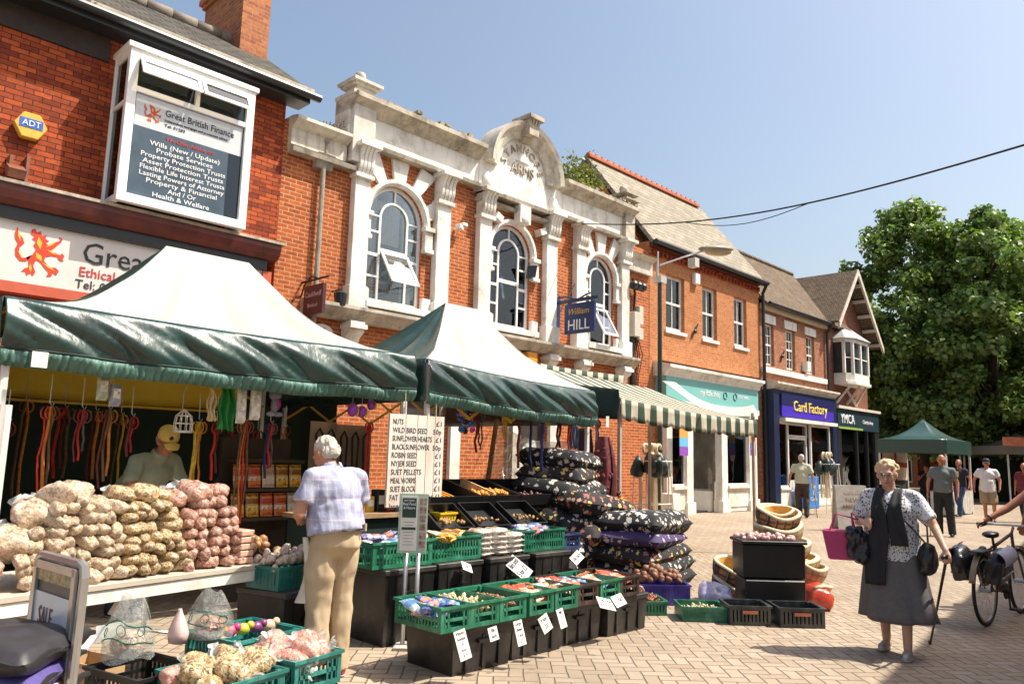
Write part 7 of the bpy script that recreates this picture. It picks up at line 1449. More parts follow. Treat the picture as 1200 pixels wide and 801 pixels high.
# ---- far gazebo and other distant stalls
def gazebo(cx_, cy_, w, l, ze, zr, mat, lab, vd=.42, rz=0, tablemat=None):
    t_ = thing('market_gazebo', lab, 'market stall', (cx_, cy_, 0), 0); c = Vector((cx_, cy_, 0)); Rz = Matrix.Rotation(rz, 3, 'Z')
    def P(x, y, z): return c+Rz @ Vector((x*w/2, y*l/2, 0))+ZZ*z
    for (x0, y0_, x1, y1_) in ((-1, -1, 1, -1), (1, -1, 1, 1), (1, 1, -1, 1), (-1, 1, -1, -1)):
        q = MB(); q.grid(lambda u, v: tuple((P(x0+(x1-x0)*u, y0_+(y1_-y0_)*u, ze)*(1-v)+P(0, 0, zr)*v)-ZZ*.14*math.sin(PI*v)), 8, 8, .01); q.build('canopy_panel', mat, t_, smooth=True)
        q = MB(); q.grid(lambda u, v: tuple(P(1.01*(x0+(x1-x0)*u), 1.01*(y0_+(y1_-y0_)*u), ze-vd*v)), 12, 2, .008); q.build('valance', mat, t_)
    for x in (-1, 1):
        for y in (-1, 1): q = MB(); q.obox(P(x*.96, y*.96, ze/2), (.05, .05, ze), Rz); q.build('leg', whitem, t_)
    return t_, P
gm = cloth('teal_green_canopy', (.012, .06, .05), .35, coat=.5)
gz_, P = gazebo(-7.95, 27.4, 2.0, 2.7, 2.30, 3.0, gm, 'dark green gazebo with a covered table, in the distance under the trees', .42)
q = MB(); q.box(-7.45, -6.95, 26.0, 28.6, .72, .75); tbl = thing('cloth_table', 'table with a white skirt and red goods inside the far gazebo', 'table', (-7.2, 27.2, 0)); q.build('table_top', M('red_goods_cloth', (.35, .12, .1), .8, .6, 12), tbl); MB().grid(lambda u, v: (-6.93+.02*math.sin(u*60), 26.0+2.6*u, .74-.68*v), 90, 1).grid(lambda u, v: (-7.45+.52*u, 25.99+.02*math.sin(u*20), .74-.68*v), 20, 1).build('table_skirt', M('white_skirt', (.6, .57, .52), .8, .15, 6), tbl, smooth=True)
q = MB(); q.box(-8.9, -8.88, 26.3, 28.6, 1.0, 2.0); fl_ = q.build('hanging_flag', M('cream_flag', (.60, .52, .42), .8, .2, 2), label='white flag with a red cross hung at the back of the far gazebo', cat='flag'); MB().box(-8.875, -8.87, 27.35, 27.55, 1.0, 2.0).box(-8.875, -8.87, 26.3, 27.34, 1.42, 1.58).box(-8.875, -8.87, 27.56, 28.6, 1.42, 1.58).build('red_cross', M('flag_red', (.35, .04, .03), .8), fl_)
MB().grid(lambda u, v: (-8.95, 26.1+2.6*u, .02+2.0*v), 4, 2).build('back_sheet', dkgreen, gz_)
q = MB()
for k in range(14): q.ell((-7.2, 26.1+k*.175, .78+.03*(k % 3)), (.1, .08, .05), None, 8, 5)
q.build('table_goods', M('red_goods', (.4, .1, .07), .6, .6, 5), label='red and pink goods laid out on the far gazebo table', cat='goods', kind='stuff', smooth=True)
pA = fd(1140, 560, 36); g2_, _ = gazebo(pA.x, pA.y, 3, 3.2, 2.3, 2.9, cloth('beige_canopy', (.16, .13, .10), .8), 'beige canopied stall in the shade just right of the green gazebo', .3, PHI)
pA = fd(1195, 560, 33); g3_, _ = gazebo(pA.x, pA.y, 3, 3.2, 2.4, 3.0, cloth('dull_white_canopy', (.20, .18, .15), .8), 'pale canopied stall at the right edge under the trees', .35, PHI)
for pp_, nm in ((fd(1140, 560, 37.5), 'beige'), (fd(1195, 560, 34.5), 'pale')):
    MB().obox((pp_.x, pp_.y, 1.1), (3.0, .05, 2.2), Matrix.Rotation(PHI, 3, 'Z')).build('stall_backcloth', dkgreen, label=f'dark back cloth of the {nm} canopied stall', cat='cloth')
pA = fd(1188, 517, 31.2); MB().obox(pA, (.9, .04, .35), M6).build('hanging_banner', M('orange_banner', (.6, .2, .1), .6, .3, 3), label='small orange and white banner under the pale canopy at the right edge', cat='banner')
pA = fd(1117, 575, 27.5); MB().grid(lambda u, v: tuple(Vector((pA.x, pA.y, 0))+rh*((u-.5)*.9*(1.0-.5*v))+ZZ*(1.0*v)+fh*.05*math.sin(u*12)), 14, 3).build('cloth_drape', M('white_skirt', (.6, .57, .52)), label='pale cloth draped at the right side of the far gazebo', cat='cloth', smooth=True)
# ================================================================ people
def skinmat(name, c):
    mt = M(name, c, .5, .08, 9, .15, 60); b = mt.node_tree.nodes['Principled BSDF']; b.inputs['Subsurface Weight'].default_value = .08; b.inputs['Subsurface Scale'].default_value = .02; return mt
def capsule(mb, a, ra, b, rb, n=14):
    a, b = Vector(a), Vector(b); d = b-a; Ln = max(d.length, 1e-5); d.normalize(); pts, rs = [], []
    for k in range(5): t = PI/2*(k/4); pts.append(a-d*ra*math.cos(t)); rs.append(max(1e-4, ra*math.sin(t)))
    for k in range(4, -1, -1): t = PI/2*(k/4); pts.append(b+d*rb*math.cos(t)); rs.append(max(1e-4, rb*math.sin(t)))
    mb.tube(pts, rs, n)
def frust(mb, a, ra, b, rb, n=20, up=None):
    """flat ended cone; radii (side, depth)"""
    a, b = Vector(a), Vector(b); d = (b-a).normalized(); x = Vector(up) if up else Vector((1, 0, 0)); x = (x-d*x.dot(d)).normalized(); y = d.cross(x); i0 = len(mb.v)
    for p, r in ((a, ra), (b, rb)):
        for k in range(n): t = 2*PI*k/n; mb.v.append(tuple(p+x*r[0]*math.cos(t)+y*r[1]*math.sin(t)))
    for k in range(n): mb.face([i0+k, i0+(k+1) % n, i0+n+(k+1) % n, i0+n+k])
    mb.face([i0+k for k in range(n)][::-1]); mb.face([i0+n+k for k in range(n)])
def fuse(mb, name, mat, parent, vox=.008, sm=6, fold=0, fs=7, stretch=(1, 1, 1), **k):
    o = mb.build('tmp', mat, None, org=(0, 0, 0)); md = o.modifiers.new('r', 'REMESH'); md.mode = 'VOXEL'; md.voxel_size = vox; md.use_smooth_shade = True
    if sm: s_ = o.modifiers.new('s', 'SMOOTH'); s_.factor = .5; s_.iterations = sm
    dg = bpy.context.evaluated_depsgraph_get(); me = bpy.data.meshes.new_from_object(o.evaluated_get(dg)); bpy.data.objects.remove(o)
    if fold:
        n = len(me.vertices); co = np.zeros(n*3); me.vertices.foreach_get('co', co); co = co.reshape(-1, 3); nr = np.array([v.normal[:] for v in me.vertices])
        f = np.array([noise.noise(Vector((p[0]*fs*stretch[0], p[1]*fs*stretch[1], p[2]*fs*stretch[2])))+.5*noise.noise(Vector((p[0]*fs*2.3, p[1]*fs*2.3+5, p[2]*fs*1.6))) for p in co]); co += nr*(f*fold)[:, None]; me.vertices.foreach_set('co', co.ravel())
    me.polygons.foreach_set('use_smooth', [True]*len(me.polygons)); me.materials.clear(); me.materials.append(mat); me.update(); me.name = name
    ob = bpy.data.objects.new(name, me); link(ob, parent); ORG[ob.name] = Vector((0, 0, 0)); return tag(ob, **k) if k else ob
def hand(mb, wr, d, nrm, thumb, s=1.0, curl=.5, near=True):
    """wr wrist, d finger direction, nrm direction the fingers curl to, thumb = side of the thumb"""
    wr, d, nrm, th = Vector(wr), Vector(d).normalized(), Vector(nrm).normalized(), Vector(thumb).normalized(); s *= .92
    pc = wr+d*.045*s; Mx = Matrix((th, d, nrm)).transposed(); mb.ell(pc, (.042*s, .052*s, .017*s), Mx, 12, 8); mb.ell(wr+d*.015*s, (.026*s, .03*s, .02*s), Mx, 10, 7)
    if not near: mb.ell(pc+d*.05*s+nrm*.02*s, (.035*s, .04*s, .016*s), Mx, 10, 6); capsule(mb, pc+th*.03*s, .012*s, pc+th*.055*s+d*.03*s, .009*s, 7); return
    for i, (o, ln) in enumerate(((.031, .068), (.010, .078), (-.012, .073), (-.032, .056))):
        b = wr+d*(.085-.004*abs(i-1.3))*s+th*o*s; dirn = d+th*o*1.2; a = 0; p = b-d*.015*s
        for j, (f, r) in enumerate(((.45, .0098), (.32, .009), (.24, .0078))):
            a += curl*(.75 if j == 0 else 1.05); v = (dirn.normalized()*math.cos(a)+nrm*math.sin(a)); q = p+v*ln*f*s; capsule(mb, p, r*s, q, r*.92*s, 9); p = q
    b = wr+d*.03*s+th*.028*s; t1_ = b+(th*.7+d*.75+nrm*.25).normalized()*.038*s; t2_ = t1_+(th*.15+d*.9+nrm*(.3+curl*.6)).normalized()*.032*s; capsule(mb, b, .014*s, t1_, .011*s, 9); capsule(mb, t1_, .011*s, t2_, .0085*s, 9)
SK = skinmat('skin_tanned', (.46, .22, .13)); SKP = skinmat('skin_pale', (.56, .32, .22)); SKR = skinmat('skin_ruddy', (.46, .19, .11))
def person(label, loc, rz, h, J, skin, vox=.012, head=(0, 0, 0), group=None, near=True, hands=None, build=1.0, female=False):
    """J overrides joints, metres for a 1.70 m figure, facing +Y"""
    k = h/1.70; base = dict(pel=(0, 0, .93), waist=(0, .005, 1.08), chest=(0, .0, 1.27), neck=(0, -.01, 1.42), head=(0, .02, 1.575), shL=(-.185, -.01, 1.37), shR=(.185, -.01, 1.37), elL=(-.24, -.03, 1.10), elR=(.24, -.03, 1.10), wrL=(-.25, .04, .86), wrR=(.25, .04, .86), hiL=(-.09, 0, .9), hiR=(.09, 0, .9), knL=(-.10, .02, .49), knR=(.10, .02, .49), anL=(-.10, -.02, .08), anR=(.10, -.02, .08))
    base.update(J); J = {a: Vector(b)*k for a, b in base.items()}; t_ = thing('person', label, 'person', loc, rz, group); ORG[t_.name] = Vector((0, 0, 0)); mb = MB(); b_ = build
    up = (J['neck']-J['pel']).normalized(); side = (J['shR']-J['shL']).normalized(); fw = up.cross(side).normalized(); side = fw.cross(up)*1; Mt = Matrix((side, fw, up)).transposed() if side.x > -2 else None
    mb.ell(J['chest']-up*.04*k, (.16*k*b_, .108*k*b_, .16*k), Mt); mb.ell(J['waist'], (.15*k*b_, .12*k*b_, .17*k), Mt); mb.ell(J['pel'], (.165*k*b_, .12*k*b_, .13*k)); capsule(mb, J['neck']-up*.06*k, .06*k, J['head']-Vector((0, .03, .05))*k, .052*k)
    capsule(mb, J['shL']+side*.03*k-up*.02*k, .044*k, J['shR']-side*.03*k-up*.02*k, .044*k)
    for s_ in 'LR':
        capsule(mb, J['sh'+s_]-up*.02*k, .043*k, J['sh'+s_]*.6+J['el'+s_]*.4, .047*k*b_); capsule(mb, J['sh'+s_]*.6+J['el'+s_]*.4, .047*k*b_, J['el'+s_], .039*k); capsule(mb, J['el'+s_], .040*k, J['wr'+s_], .025*k); capsule(mb, J['hi'+s_], .085*k*b_, J['kn'+s_], .055*k); capsule(mb, J['kn'+s_], .053*k, J['an'+s_], .036*k); mb.ell(J['kn'+s_]*.7+J['an'+s_]*.3-fw*.012*k, (.05*k, .055*k, .1*k)); capsule(mb, J['an'+s_]-ZZ*.03*k, .035*k, J['an'+s_]+Vector((0, .11, -.045))*k, .028*k)
        if hands and s_ in hands: d, n_, th, cu_ = hands[s_]
        else: d = (J['wr'+s_]-J['el'+s_]).normalized(); n_ = Vector((1 if s_ == 'L' else -1, .3, 0)); n_ = (n_-d*n_.dot(d)).normalized(); th = Vector((0, 1, 0)); th = (th-d*th.dot(d)-n_*th.dot(n_)).normalized(); cu_ = .4
        hand(mb, J['wr'+s_], d, n_, th, k, cu_, near)
    H = Euler(head).to_matrix(); c = J['head']; e = lambda p, r: mb.ell(c+H @ (Vector(p)*k), tuple(x*k for x in r), H, 16, 12)
    e((0, -.012, .018), (.074, .093, .098)); e((0, .028, -.05), (.055, .058, .062)); e((0, .055, -.092), (.028, .022, .018)); e((0, .072, .012), (.055, .02, .03)); e((-.035, .066, -.028), (.024, .022, .024)); e((.035, .066, -.028), (.024, .022, .024))
    a1 = c+H @ (Vector((0, .085, .0))*k); a2 = c+H @ (Vector((0, .106, -.036))*k); capsule(mb, a1, .009*k, a2, .0135*k, 10); e((0, .083, -.066), (.024, .014, .013)); e((-.076, -.008, -.012), (.012, .02, .031)); e((.076, -.008, -.012), (.012, .02, .031))
    fuse(mb, 'body', skin, t_, vox, 3)
    ex = MB(); lp_ = MB(); br_ = MB()
    for s_ in (-1, 1):
        ex.ell(c+H @ (Vector((s_*.032, .084, .006))*k), (.012*k, .009*k, .0085*k), H, 10, 7); br_.ell(c+H @ (Vector((s_*.033, .091, .026))*k), (.019*k, .006*k, .0045*k), H, 8, 5)
    ex.build('eyes', M('eye_dark', (.05, .035, .03), .2, .1), t_, smooth=True); br_.build('eyebrows', M('brow_grey', (.30, .22, .15), .9), t_, smooth=True); lp_.ell(c+H @ (Vector((0, .096, -.064))*k), (.023*k, .006*k, .006*k), H, 10, 6); lp_.build('lips', M('lips', (.36, .11, .09), .5), t_, smooth=True)
    J['H'] = H; J['c'] = c; J['k'] = k; J['Mt'] = Mt; J['up'] = up; J['fw'] = fw; J['side'] = side; return t_, J
def hair(t_, J, mat, style='short', vox=.008):
    k, c, H = J['k'], J['c'], J['H']; mb = MB(); e = lambda p, r: mb.ell(c+H @ (Vector(p)*k), tuple(x*k for x in r), H, 12, 9); rn2 = random.Random(5)
    if style == 'bald': e((0, -.035, -.0), (.083, .082, .062))
    else:
        e((0, -.028, .032), (.079, .088, .084)); e((0, -.055, -.02), (.074, .06, .06))
        n = 60 if style == 'curly' else 0
        for i in range(n):
            a = rn2.uniform(0, 2*PI); ph = rn2.uniform(.0, 1.9); x, y, z = math.sin(ph)*math.cos(a), math.sin(ph)*math.sin(a), math.cos(ph)
            if y > .45 and z < .45: continue
            if z < -.1 and y > -.1: continue
            r = .019 if style == 'curly' else .0085; e((x*.080, -.028+y*.087, .032+z*.085), (r*1.3, r*1.3, r))
    return fuse(mb, 'hair', mat, t_, min(vox, .006) if vox < .01 else vox, 2, (.006 if style == 'curly' else .011)*k, 46, (1, 1, .45))
def shirt(t_, J, mat, vox=.014, hem=.86, sleeve=.62, loose=1.0, fold=.012, name='shirt', collar=True, b_=1.0, sk=None):
    k = J['k']; mb = MB(); up, side, fw, Mt = J['up'], J['side'], J['fw'], J['Mt']; g = .02*k*loose
    mb.ell(J['chest']-up*.025*k, (.165*k*b_+g, .118*k*b_+g, .175*k), Mt, 18, 12); mb.ell(J['waist'], (.155*k*b_+g*1.4, .125*k*b_+g*1.4, .18*k), Mt, 18, 12); capsule(mb, J['shL']+side*.03*k-up*.01*k, .066*k, J['shR']-side*.03*k-up*.01*k, .066*k)
    hb = J['pel']+Vector((0, 0, (hem-.93)*k)); frust(mb, J['waist']+up*.05*k, (.16*k*b_+g, .125*k*b_+g), hb, (.172*k*b_+g*1.3, .13*k*b_+g*1.4), 24)
    frust(mb, J['chest']+up*.05*k, (.15*k, .10*k), J['neck']+up*(.012 if collar else -.045)*k, (.082*k, .072*k), 18)
    for s_ in 'LR':
        a, b = J['sh'+s_], J['el'+s_]; e = a+(b-a)*sleeve; capsule(mb, J['neck']-up*.03*k, .056*k, a+ZZ*.004*k, .058*k); capsule(mb, a-ZZ*.006*k, .065*k, a+(b-a)*.2, .063*k); frust(mb, a-ZZ*.01*k, (.060*k, .060*k), e, (.062*k*min(loose, 1.15), .060*k*min(loose, 1.15)), 16, up=(0, 1, 0))
        if sleeve > 1: w_ = J['wr'+s_]; capsule(mb, b, .055*k, b+(w_-b)*.1, .053*k); frust(mb, b, (.054*k,)*2, b+(w_-b)*.95, (.04*k,)*2, 14, up=(0, 1, 0))
    o = fuse(mb, name, mat, t_, vox, 4, fold*k, 9, (1, 1, .6))
    if collar:
        q = MB(); c = J['neck']+up*.012*k
        def f(u, v): a = -PI*.5+.25+2*(PI-.25)*u; r = (.066+.014*v)*k; return tuple(c+side*r*math.cos(a+PI)+fw*-r*math.sin(a+PI)*.95*-1*-1+up*(.028*(1-v)-.012*v*0)*k-up*.012*v*k)
        q.grid(f, 24, 3, .004); q.build('collar', mat, o, smooth=True)
    return o
def trousers(t_, J, mat, vox=.014, end='an', loose=1.0, fold=.014, name='trousers', top=1.02, b_=1.0):
    k = J['k']; mb = MB(); mb.ell(J['pel']-ZZ*.02*k, (.178*k*b_, .132*k*b_, .12*k)); frust(mb, J['pel']+ZZ*(top-.93)*k, (.165*k*b_, .125*k*b_), J['pel']-ZZ*.06*k, (.178*k*b_, .13*k*b_), 24)
    for s_ in 'LR':
        h_, n_, a = J['hi'+s_], J['kn'+s_], J['an'+s_]; capsule(mb, h_, .098*k*b_, h_+(n_-h_)*.5, .088*k*loose*b_)
        if end == 'an': frust(mb, h_, (.095*k*b_, .1*k*b_), n_, (.075*k*loose, .078*k*loose), 18); capsule(mb, n_, .073*k*loose, n_+(a-n_)*.1, .072*k*loose); frust(mb, n_, (.075*k*loose,)*2, a-ZZ*.035*k, (.066*k*loose, .072*k*loose), 18)
        else: frust(mb, h_, (.098*k*b_, .102*k*b_), n_+(h_-n_)*.08, (.088*k*loose, .09*k*loose), 18)
    return fuse(mb, name, mat, t_, vox, 4, fold*k, 8, (1, 1, .45))
def shoes(t_, J, mat, rz=(0, 0), sole=None):
    k = J['k']
    for i, s_ in enumerate('LR'):
        a = J['an'+s_]; d = Vector((-math.sin(rz[i]), math.cos(rz[i]), 0)); mb = MB(); g = a.z-.078*k
        mb.ell(a+d*.045*k+ZZ*(-.045*k), (.045*k, .045*k, .04*k)); capsule(mb, Vector((a.x, a.y, g+.04*k))-d*.03*k, .036*k, Vector((a.x, a.y, g+.034*k))+d*.15*k, .032*k); mb.ell(Vector((a.x, a.y, g+.016*k))+d*.06*k, (.043*k, .13*k, .016*k), Matrix.Rotation(rz[i], 3, 'Z')); sh2 = fuse(mb, 'shoe', mat, t_, .008, 3)
        q = MB(); q.ell(Vector((a.x, a.y, g+.008*k))+d*.06*k, (.046*k, .135*k, .009*k), Matrix.Rotation(rz[i], 3, 'Z'), 14, 6); q.build('sole', sole or M('pale_sole', (.5, .45, .4), .7), sh2, smooth=True)
def belt(t_, J, mat, z=1.0, b_=1.0):
    k = J['k']; c = J['pel']+ZZ*(z-.93)*k; q = MB(); n = 32
    q.grid(lambda u, v: tuple(c+Vector((.182*k*b_*math.cos(2*PI*u), .142*k*b_*math.sin(2*PI*u), (v-.5)*.035*k))), n, 1, .006); q.build('belt', mat, t_, smooth=True)
def cane(a, b, mat, lab, crook=True, fwd_=Vector((0, 1, 0))):
    a, b = Vector(a), Vector(b); q = MB(); q.tube([b, a], [.009, .011], 8); root = thing('walking_stick', lab, 'walking stick', b); q.build('shaft', mat, root, smooth=True); q = MB(); q.tube([a, a+ZZ*.015+fwd_*.0, a+ZZ*.022+fwd_*.04, a+ZZ*.01+fwd_*.09] if not crook else [a-fwd_*.05+ZZ*.01, a+ZZ*.015, a+fwd_*.04+ZZ*.01, a+fwd_*.07], .013, 8); q.build('grip', mat, root, smooth=True); MB().lathe([(.012, 0), (.014, .03)], b-ZZ*.002, 8).build('rubber_tip', M('black_rubber', (.012,)*3, .7), root)
black_l = M('black_leather', (.015, .014, .014), .35, .3, 10, .3)
whair = M('white_hair', (.47, .43, .36), .8, .25, 40, .5, 80); blond = M('blonde_grey_hair', (.58, .44, .25), .7, .3, 40, .6, 80)
fz = Vector((0, 0, 0))
# ---- 1 old man in checked shirt, back to us
check = plaid('blue_check', (.37, .39, .50), [(0, .10, .45, (.27, .28, .44), .45), (2, .13, .40, (.30, .30, .46), .45), (0, .045, .15, (.50, .51, .60), .5), (2, .13, .06, (.7, .55, .5), .6), (0, .2, .1, (.3, .3, .45), .35)], fold=.5)
g0 = gz(397, 796); om, J = person('grey haired man in pale checked shirt and beige trousers seen from behind', (g0.x-.07, g0.y-.05, 0), R(92), 1.68, dict(pel=(0, -.03, .93), chest=(0, .03, 1.25), neck=(0, .075, 1.385), head=(-.01, .155, 1.495), shL=(-.19, .02, 1.34), shR=(.19, .02, 1.34), elL=(-.27, .04, 1.09), elR=(.26, .08, 1.09), wrL=(-.13, .22, 1.02), wrR=(.08, .27, 1.03), knR=(.10, .04, .5), anL=(-.11, -.03, .08), anR=(.11, .02, .08)), SK, .0075, (R(-36), 0, R(8)), build=1.04,
    hands={'L': (Vector((.5, .8, .1)), Vector((.3, 0, -1)), Vector((.6, -.4, .3)), .55), 'R': (Vector((-.5, .8, .1)), Vector((-.3, 0, -1)), Vector((-.6, -.4, .3)), .5)})
hair(om, J, whair, 'short'); shirt(om, J, check, .010, .95, .68, 1.35, .02, b_=1.08); trousers(om, J, M('beige_chino', (.47, .36, .23), .8, .08, 3, .25, 14), .010, loose=1.12, fold=.02, b_=1.06); belt(om, J, black_l, 1.0, 1.1); shoes(om, J, M('red_shoe', (.35, .05, .04), .6, .3), (R(5), R(-10)))
q = MB(); k = J['k']
for x in (-.08, .03, .13): c = J['pel']+Vector((x, -.14-.0*abs(x), .07))*k; q.obox(c, (.012, .012, .05))
q.build('belt_loops', M('beige_chino', (.5, .37, .22)), om)
rz_ = Matrix.Rotation(R(92), 3, 'Z'); wp = Vector((g0.x, g0.y, 0))+rz_ @ Vector((-.03, .33, 1.05)); t_ = thing('clear_bag', 'small clear plastic bag with white papers held by the grey haired man', 'bag', (0, 0, 0)); q = pillow(.15, .18, .09, 5, 12); q.build('film', clear_plastic(), t_, smooth=True); q = MB(); q.obox((0, 0, .0), (.09, .12, .01), Euler((.3, .2, .1)).to_matrix()); q.obox((.02, .02, .02), (.07, .09, .008), Euler((-.3, .4, .5)).to_matrix()); q.build('papers', M('newsprint', (.6, .6, .6), .6, .6, 60), t_); t_.location = wp; t_.rotation_euler = (.7, .4, .9)
q = MB(); hb = Vector((g0.x, g0.y, 0))+rz_ @ Vector((-.22, .12, .50)); q.grid(lambda u, v: tuple(hb+rh*(.07*math.cos(2*PI*u)*(1.0-.75*v))+fh*(.03*math.sin(2*PI*u)*(1-.5*v))+ZZ*(.42*v-.28*(1-v)*0)+rh*.03*math.sin(v*4)), 20, 10); q.build('shopping_bag', M('cream_bag', (.62, .56, .46), .6, .15, 8, .5, 20), label='cream shopping bag hanging beside the beige trousers', cat='bag', smooth=True)
# ---- 2 stallholder
g0 = fd(166, 560, 7.0); sm, J = person('stallholder in a yellow cap and pale green polo shirt leaning over the seed bags', (g0.x, g0.y, 0), R(-72), 1.74, dict(pel=(0, -.12, .93), waist=(0, -.02, 1.08), chest=(0, .10, 1.25), neck=(0, .20, 1.385), head=(.0, .285, 1.50), shL=(-.2, .15, 1.335), shR=(.2, .17, 1.335), elL=(-.29, .20, 1.06), elR=(.30, .24, 1.07), wrL=(-.20, .42, 1.0), wrR=(.22, .46, 1.0), knL=(-.1, 0, .49), anL=(-.12, -.1, .08), anR=(.12, -.08, .08), knR=(.1, 0, .49), hiL=(-.09, -.1, .9), hiR=(.09, -.1, .9)), SKR, .010, (R(-28), 0, R(-14)), build=1.15)
hair(sm, J, M('grey_hair', (.3, .27, .23), .8, .3, 30), 'bald'); polo = shirt(sm, J, M('pale_green_polo', (.34, .38, .27), .85, .06, 4, .2), .012, .85, .7, 1.35, .016, b_=1.17); trousers(sm, J, M('navy_trousers', (.02, .025, .05), .8), .016, b_=1.12); shoes(sm, J, black_l)
c, k, H = J['c'], J['k'], J['H']; q = MB(); q.lathe([(.088, 0), (.090, .03), (.083, .07), (.06, .10), (.02, .115), (.001, .117)], c+H @ Vector((0, -.012, .035)), 20, k, k*1.12, H); cap = q.build('cap', M('yellow_cap', (.80, .56, .14), .8, .1), sm, smooth=True)
q = MB(); q.grid(lambda u, v: tuple(c+H @ (Vector(((u-.5)*.15*(1-.35*v), .085+.085*v*(1-(2*u-1)**2*.45), .04-.03*v-.02*(2*u-1)**2))*k)), 12, 5, .004); q.build('cap_peak', M('yellow_cap', (.8, .56, .14)), cap, smooth=True); MB().ell(c+H @ (Vector((.02, .085, .078))*k), (.02, .008, .02), H).build('cap_badge', navy, cap)
q = MB(); q.tube([c+H @ (Vector((s_*.078, .0, .005))*k) if abs(s_) == 1 else c+H @ (Vector((s_*.06, .1, .002))*k) for s_ in (-1, -.9, .9, 1)], .003, 5); q.build('spectacles', iron, sm)
# ---- 3 woman with cane
g0 = gz(1052, 766); WZ = R(225+2)-0; face = Vector((-g0.x-1.3, -g0.y, 0)); wrz = math.atan2(face.y, face.x)-PI/2
wpat = floral('white_black_print', (.62, .62, .64), [(.03, .03, .05), (.05, .05, .08)], 62, .60)
wm, J = person('elderly woman in patterned top and grey skirt walking towards us with a stick', (g0.x, g0.y, 0), wrz, 1.57, dict(pel=(0, 0, .93), chest=(0, .02, 1.25), neck=(0, .03, 1.395), head=(.01, .065, 1.54), shL=(-.19, .0, 1.35), shR=(.185, .01, 1.35), elL=(-.34, .05, 1.11), elR=(.27, .02, 1.11), wrL=(-.44, .22, .93), wrR=(.19, .24, 1.12), knL=(-.10, .08, .49), anL=(-.10, .10, .08), anR=(.11, -.14, .09), knR=(.10, .0, .5)), SKP, .0075, (R(-8), 0, R(4)), build=1.22,
    hands={'L': (Vector((-.1, .5, -.75)), Vector((.0, -.75, -.5)), Vector((.95, .0, -.1)), .75), 'R': (Vector((-.8, .5, 0)), Vector((0, -.2, -1)), Vector((-.2, -.3, .9)), .9)})
hair(wm, J, blond, 'curly'); shirt(wm, J, wpat, .010, .80, .80, 1.2, .014, 'blouse', False, 1.22)
k = J['k']; q = MB(); pel = J['pel']
def skf(u, v): a = 2*PI*u; fl_ = (.185+.085*v**1.1)*k*(1+.07*v*math.sin(5*a+1+v)+.05*v*math.sin(9*a-v*2)+.025*v*math.sin(17*a)); return tuple(pel+Vector((fl_*1.08*math.cos(a)-.05*v*k*(math.cos(a) < 0), fl_*.82*math.sin(a)+.02*v, (.10-.73*v)*k+.012*math.sin(3*a)*v)))
q.grid(skf, 72, 14, .004); q.build('skirt', M('grey_skirt_cloth', (.115, .105, .105), .75, .12, 30, .3), wm, smooth=True)
shoes(wm, J, M('silver_shoe', (.42, .38, .36), .5, .5, 30), (R(4), R(-6)))
q = MB()   # black scarf falling down the front on one side and short on the other
def scf(x0, x1, zb, yoff, w_):
    def f(u, v):
        z = 1.42+(zb-1.42)*v; x = (x0+(x1-x0)*v)+(u-.5)*w_*(.55+.9*min(1, v*1.8)-.25*v)+.012*math.sin(v*7+x0*30); y = .205+.02*v+yoff+.007*math.sin(u*9+v*4)
        if z > 1.27: y = .05+(y-.05)*min(1, (1.42-z)/.15)**.6
        return tuple(Vector((x, y, z))*k)
    return f
q.grid(scf(.060, .10, .60, .02, .13), 16, 20, .01); q.grid(scf(-.065, -.085, .94, .015, .11), 14, 16, .01); q.tube([Vector((.075*math.cos(a*PI/8), .0+.07*math.sin(a*PI/8)-.0, 1.425))*k for a in range(8, 17)], .024*k, 8); q.build('black_scarf', M('black_scarf_cloth', (.012, .012, .016), .8, .3, 10, .3), wm, smooth=True)
c, H = J['c'], J['H']; q = MB()
for s_ in (-1, 1): q.tube([c+H @ (Vector((s_*.034+.025*math.cos(a*PI/6), .106-.0, .004+.018*math.sin(a*PI/6)))*k) for a in range(13)], .0022, 5, False); q.tube([c+H @ (Vector((s_*.058, .102, .008))*k), c+H @ (Vector((s_*.08, .02, .008))*k)], .002, 5)
q.tube([c+H @ (Vector((-.01, .11, .006))*k), c+H @ (Vector((.01, .11, .006))*k)], .002, 5); q.build('spectacles', M('dark_metal', (.06, .05, .05), .3, 0, metal=.5), wm)
RW = Matrix.Rotation(wrz, 3, 'Z'); W2 = lambda p: Vector((g0.x, g0.y, 0))+RW @ (Vector(p)*k)
hl = W2((-.45, .27, .86)); tip = gz(1090, 754); cane(hl+ZZ*.02, tip, M('black_cane', (.02, .017, .016), .35), 'dark walking stick in the hand of the elderly woman', True, RW @ Vector((.3, 1, 0)).normalized())
# handbag on the cane-arm side, pink bag and black bag on her right arm
hb = W2((-.29, .10, .86)); t_ = thing('handbag', 'black leather shoulder bag at the hip of the elderly woman', 'bag', hb); mb = MB(); mb.ell(hb-ZZ*.02, (.075, .10, .13), Matrix.Rotation(wrz, 3, 'Z')); mb.obox(hb-ZZ*.05, (.10, .15, .14), Matrix.Rotation(wrz, 3, 'Z')); mb.v = [tuple(Vector(v)-hb) for v in mb.v]; fuse(mb, 'bag_body', black_l, t_, .009, 4, .010, 16); q = MB(); q.v = []; q.tube([W2((-.29, .14, .96)), W2((-.16, .165, 1.12)), W2((.0, .175, 1.28)), W2((.10, .10, 1.42)), W2((.10, -.02, 1.43))], .008, 6, flat=.6); q.tube([W2((-.29, .08, .96)), W2((-.27, -.05, 1.1)), W2((-.05, -.16, 1.3)), W2((.09, -.06, 1.42))], .008, 6); q.build('strap', black_l, t_)
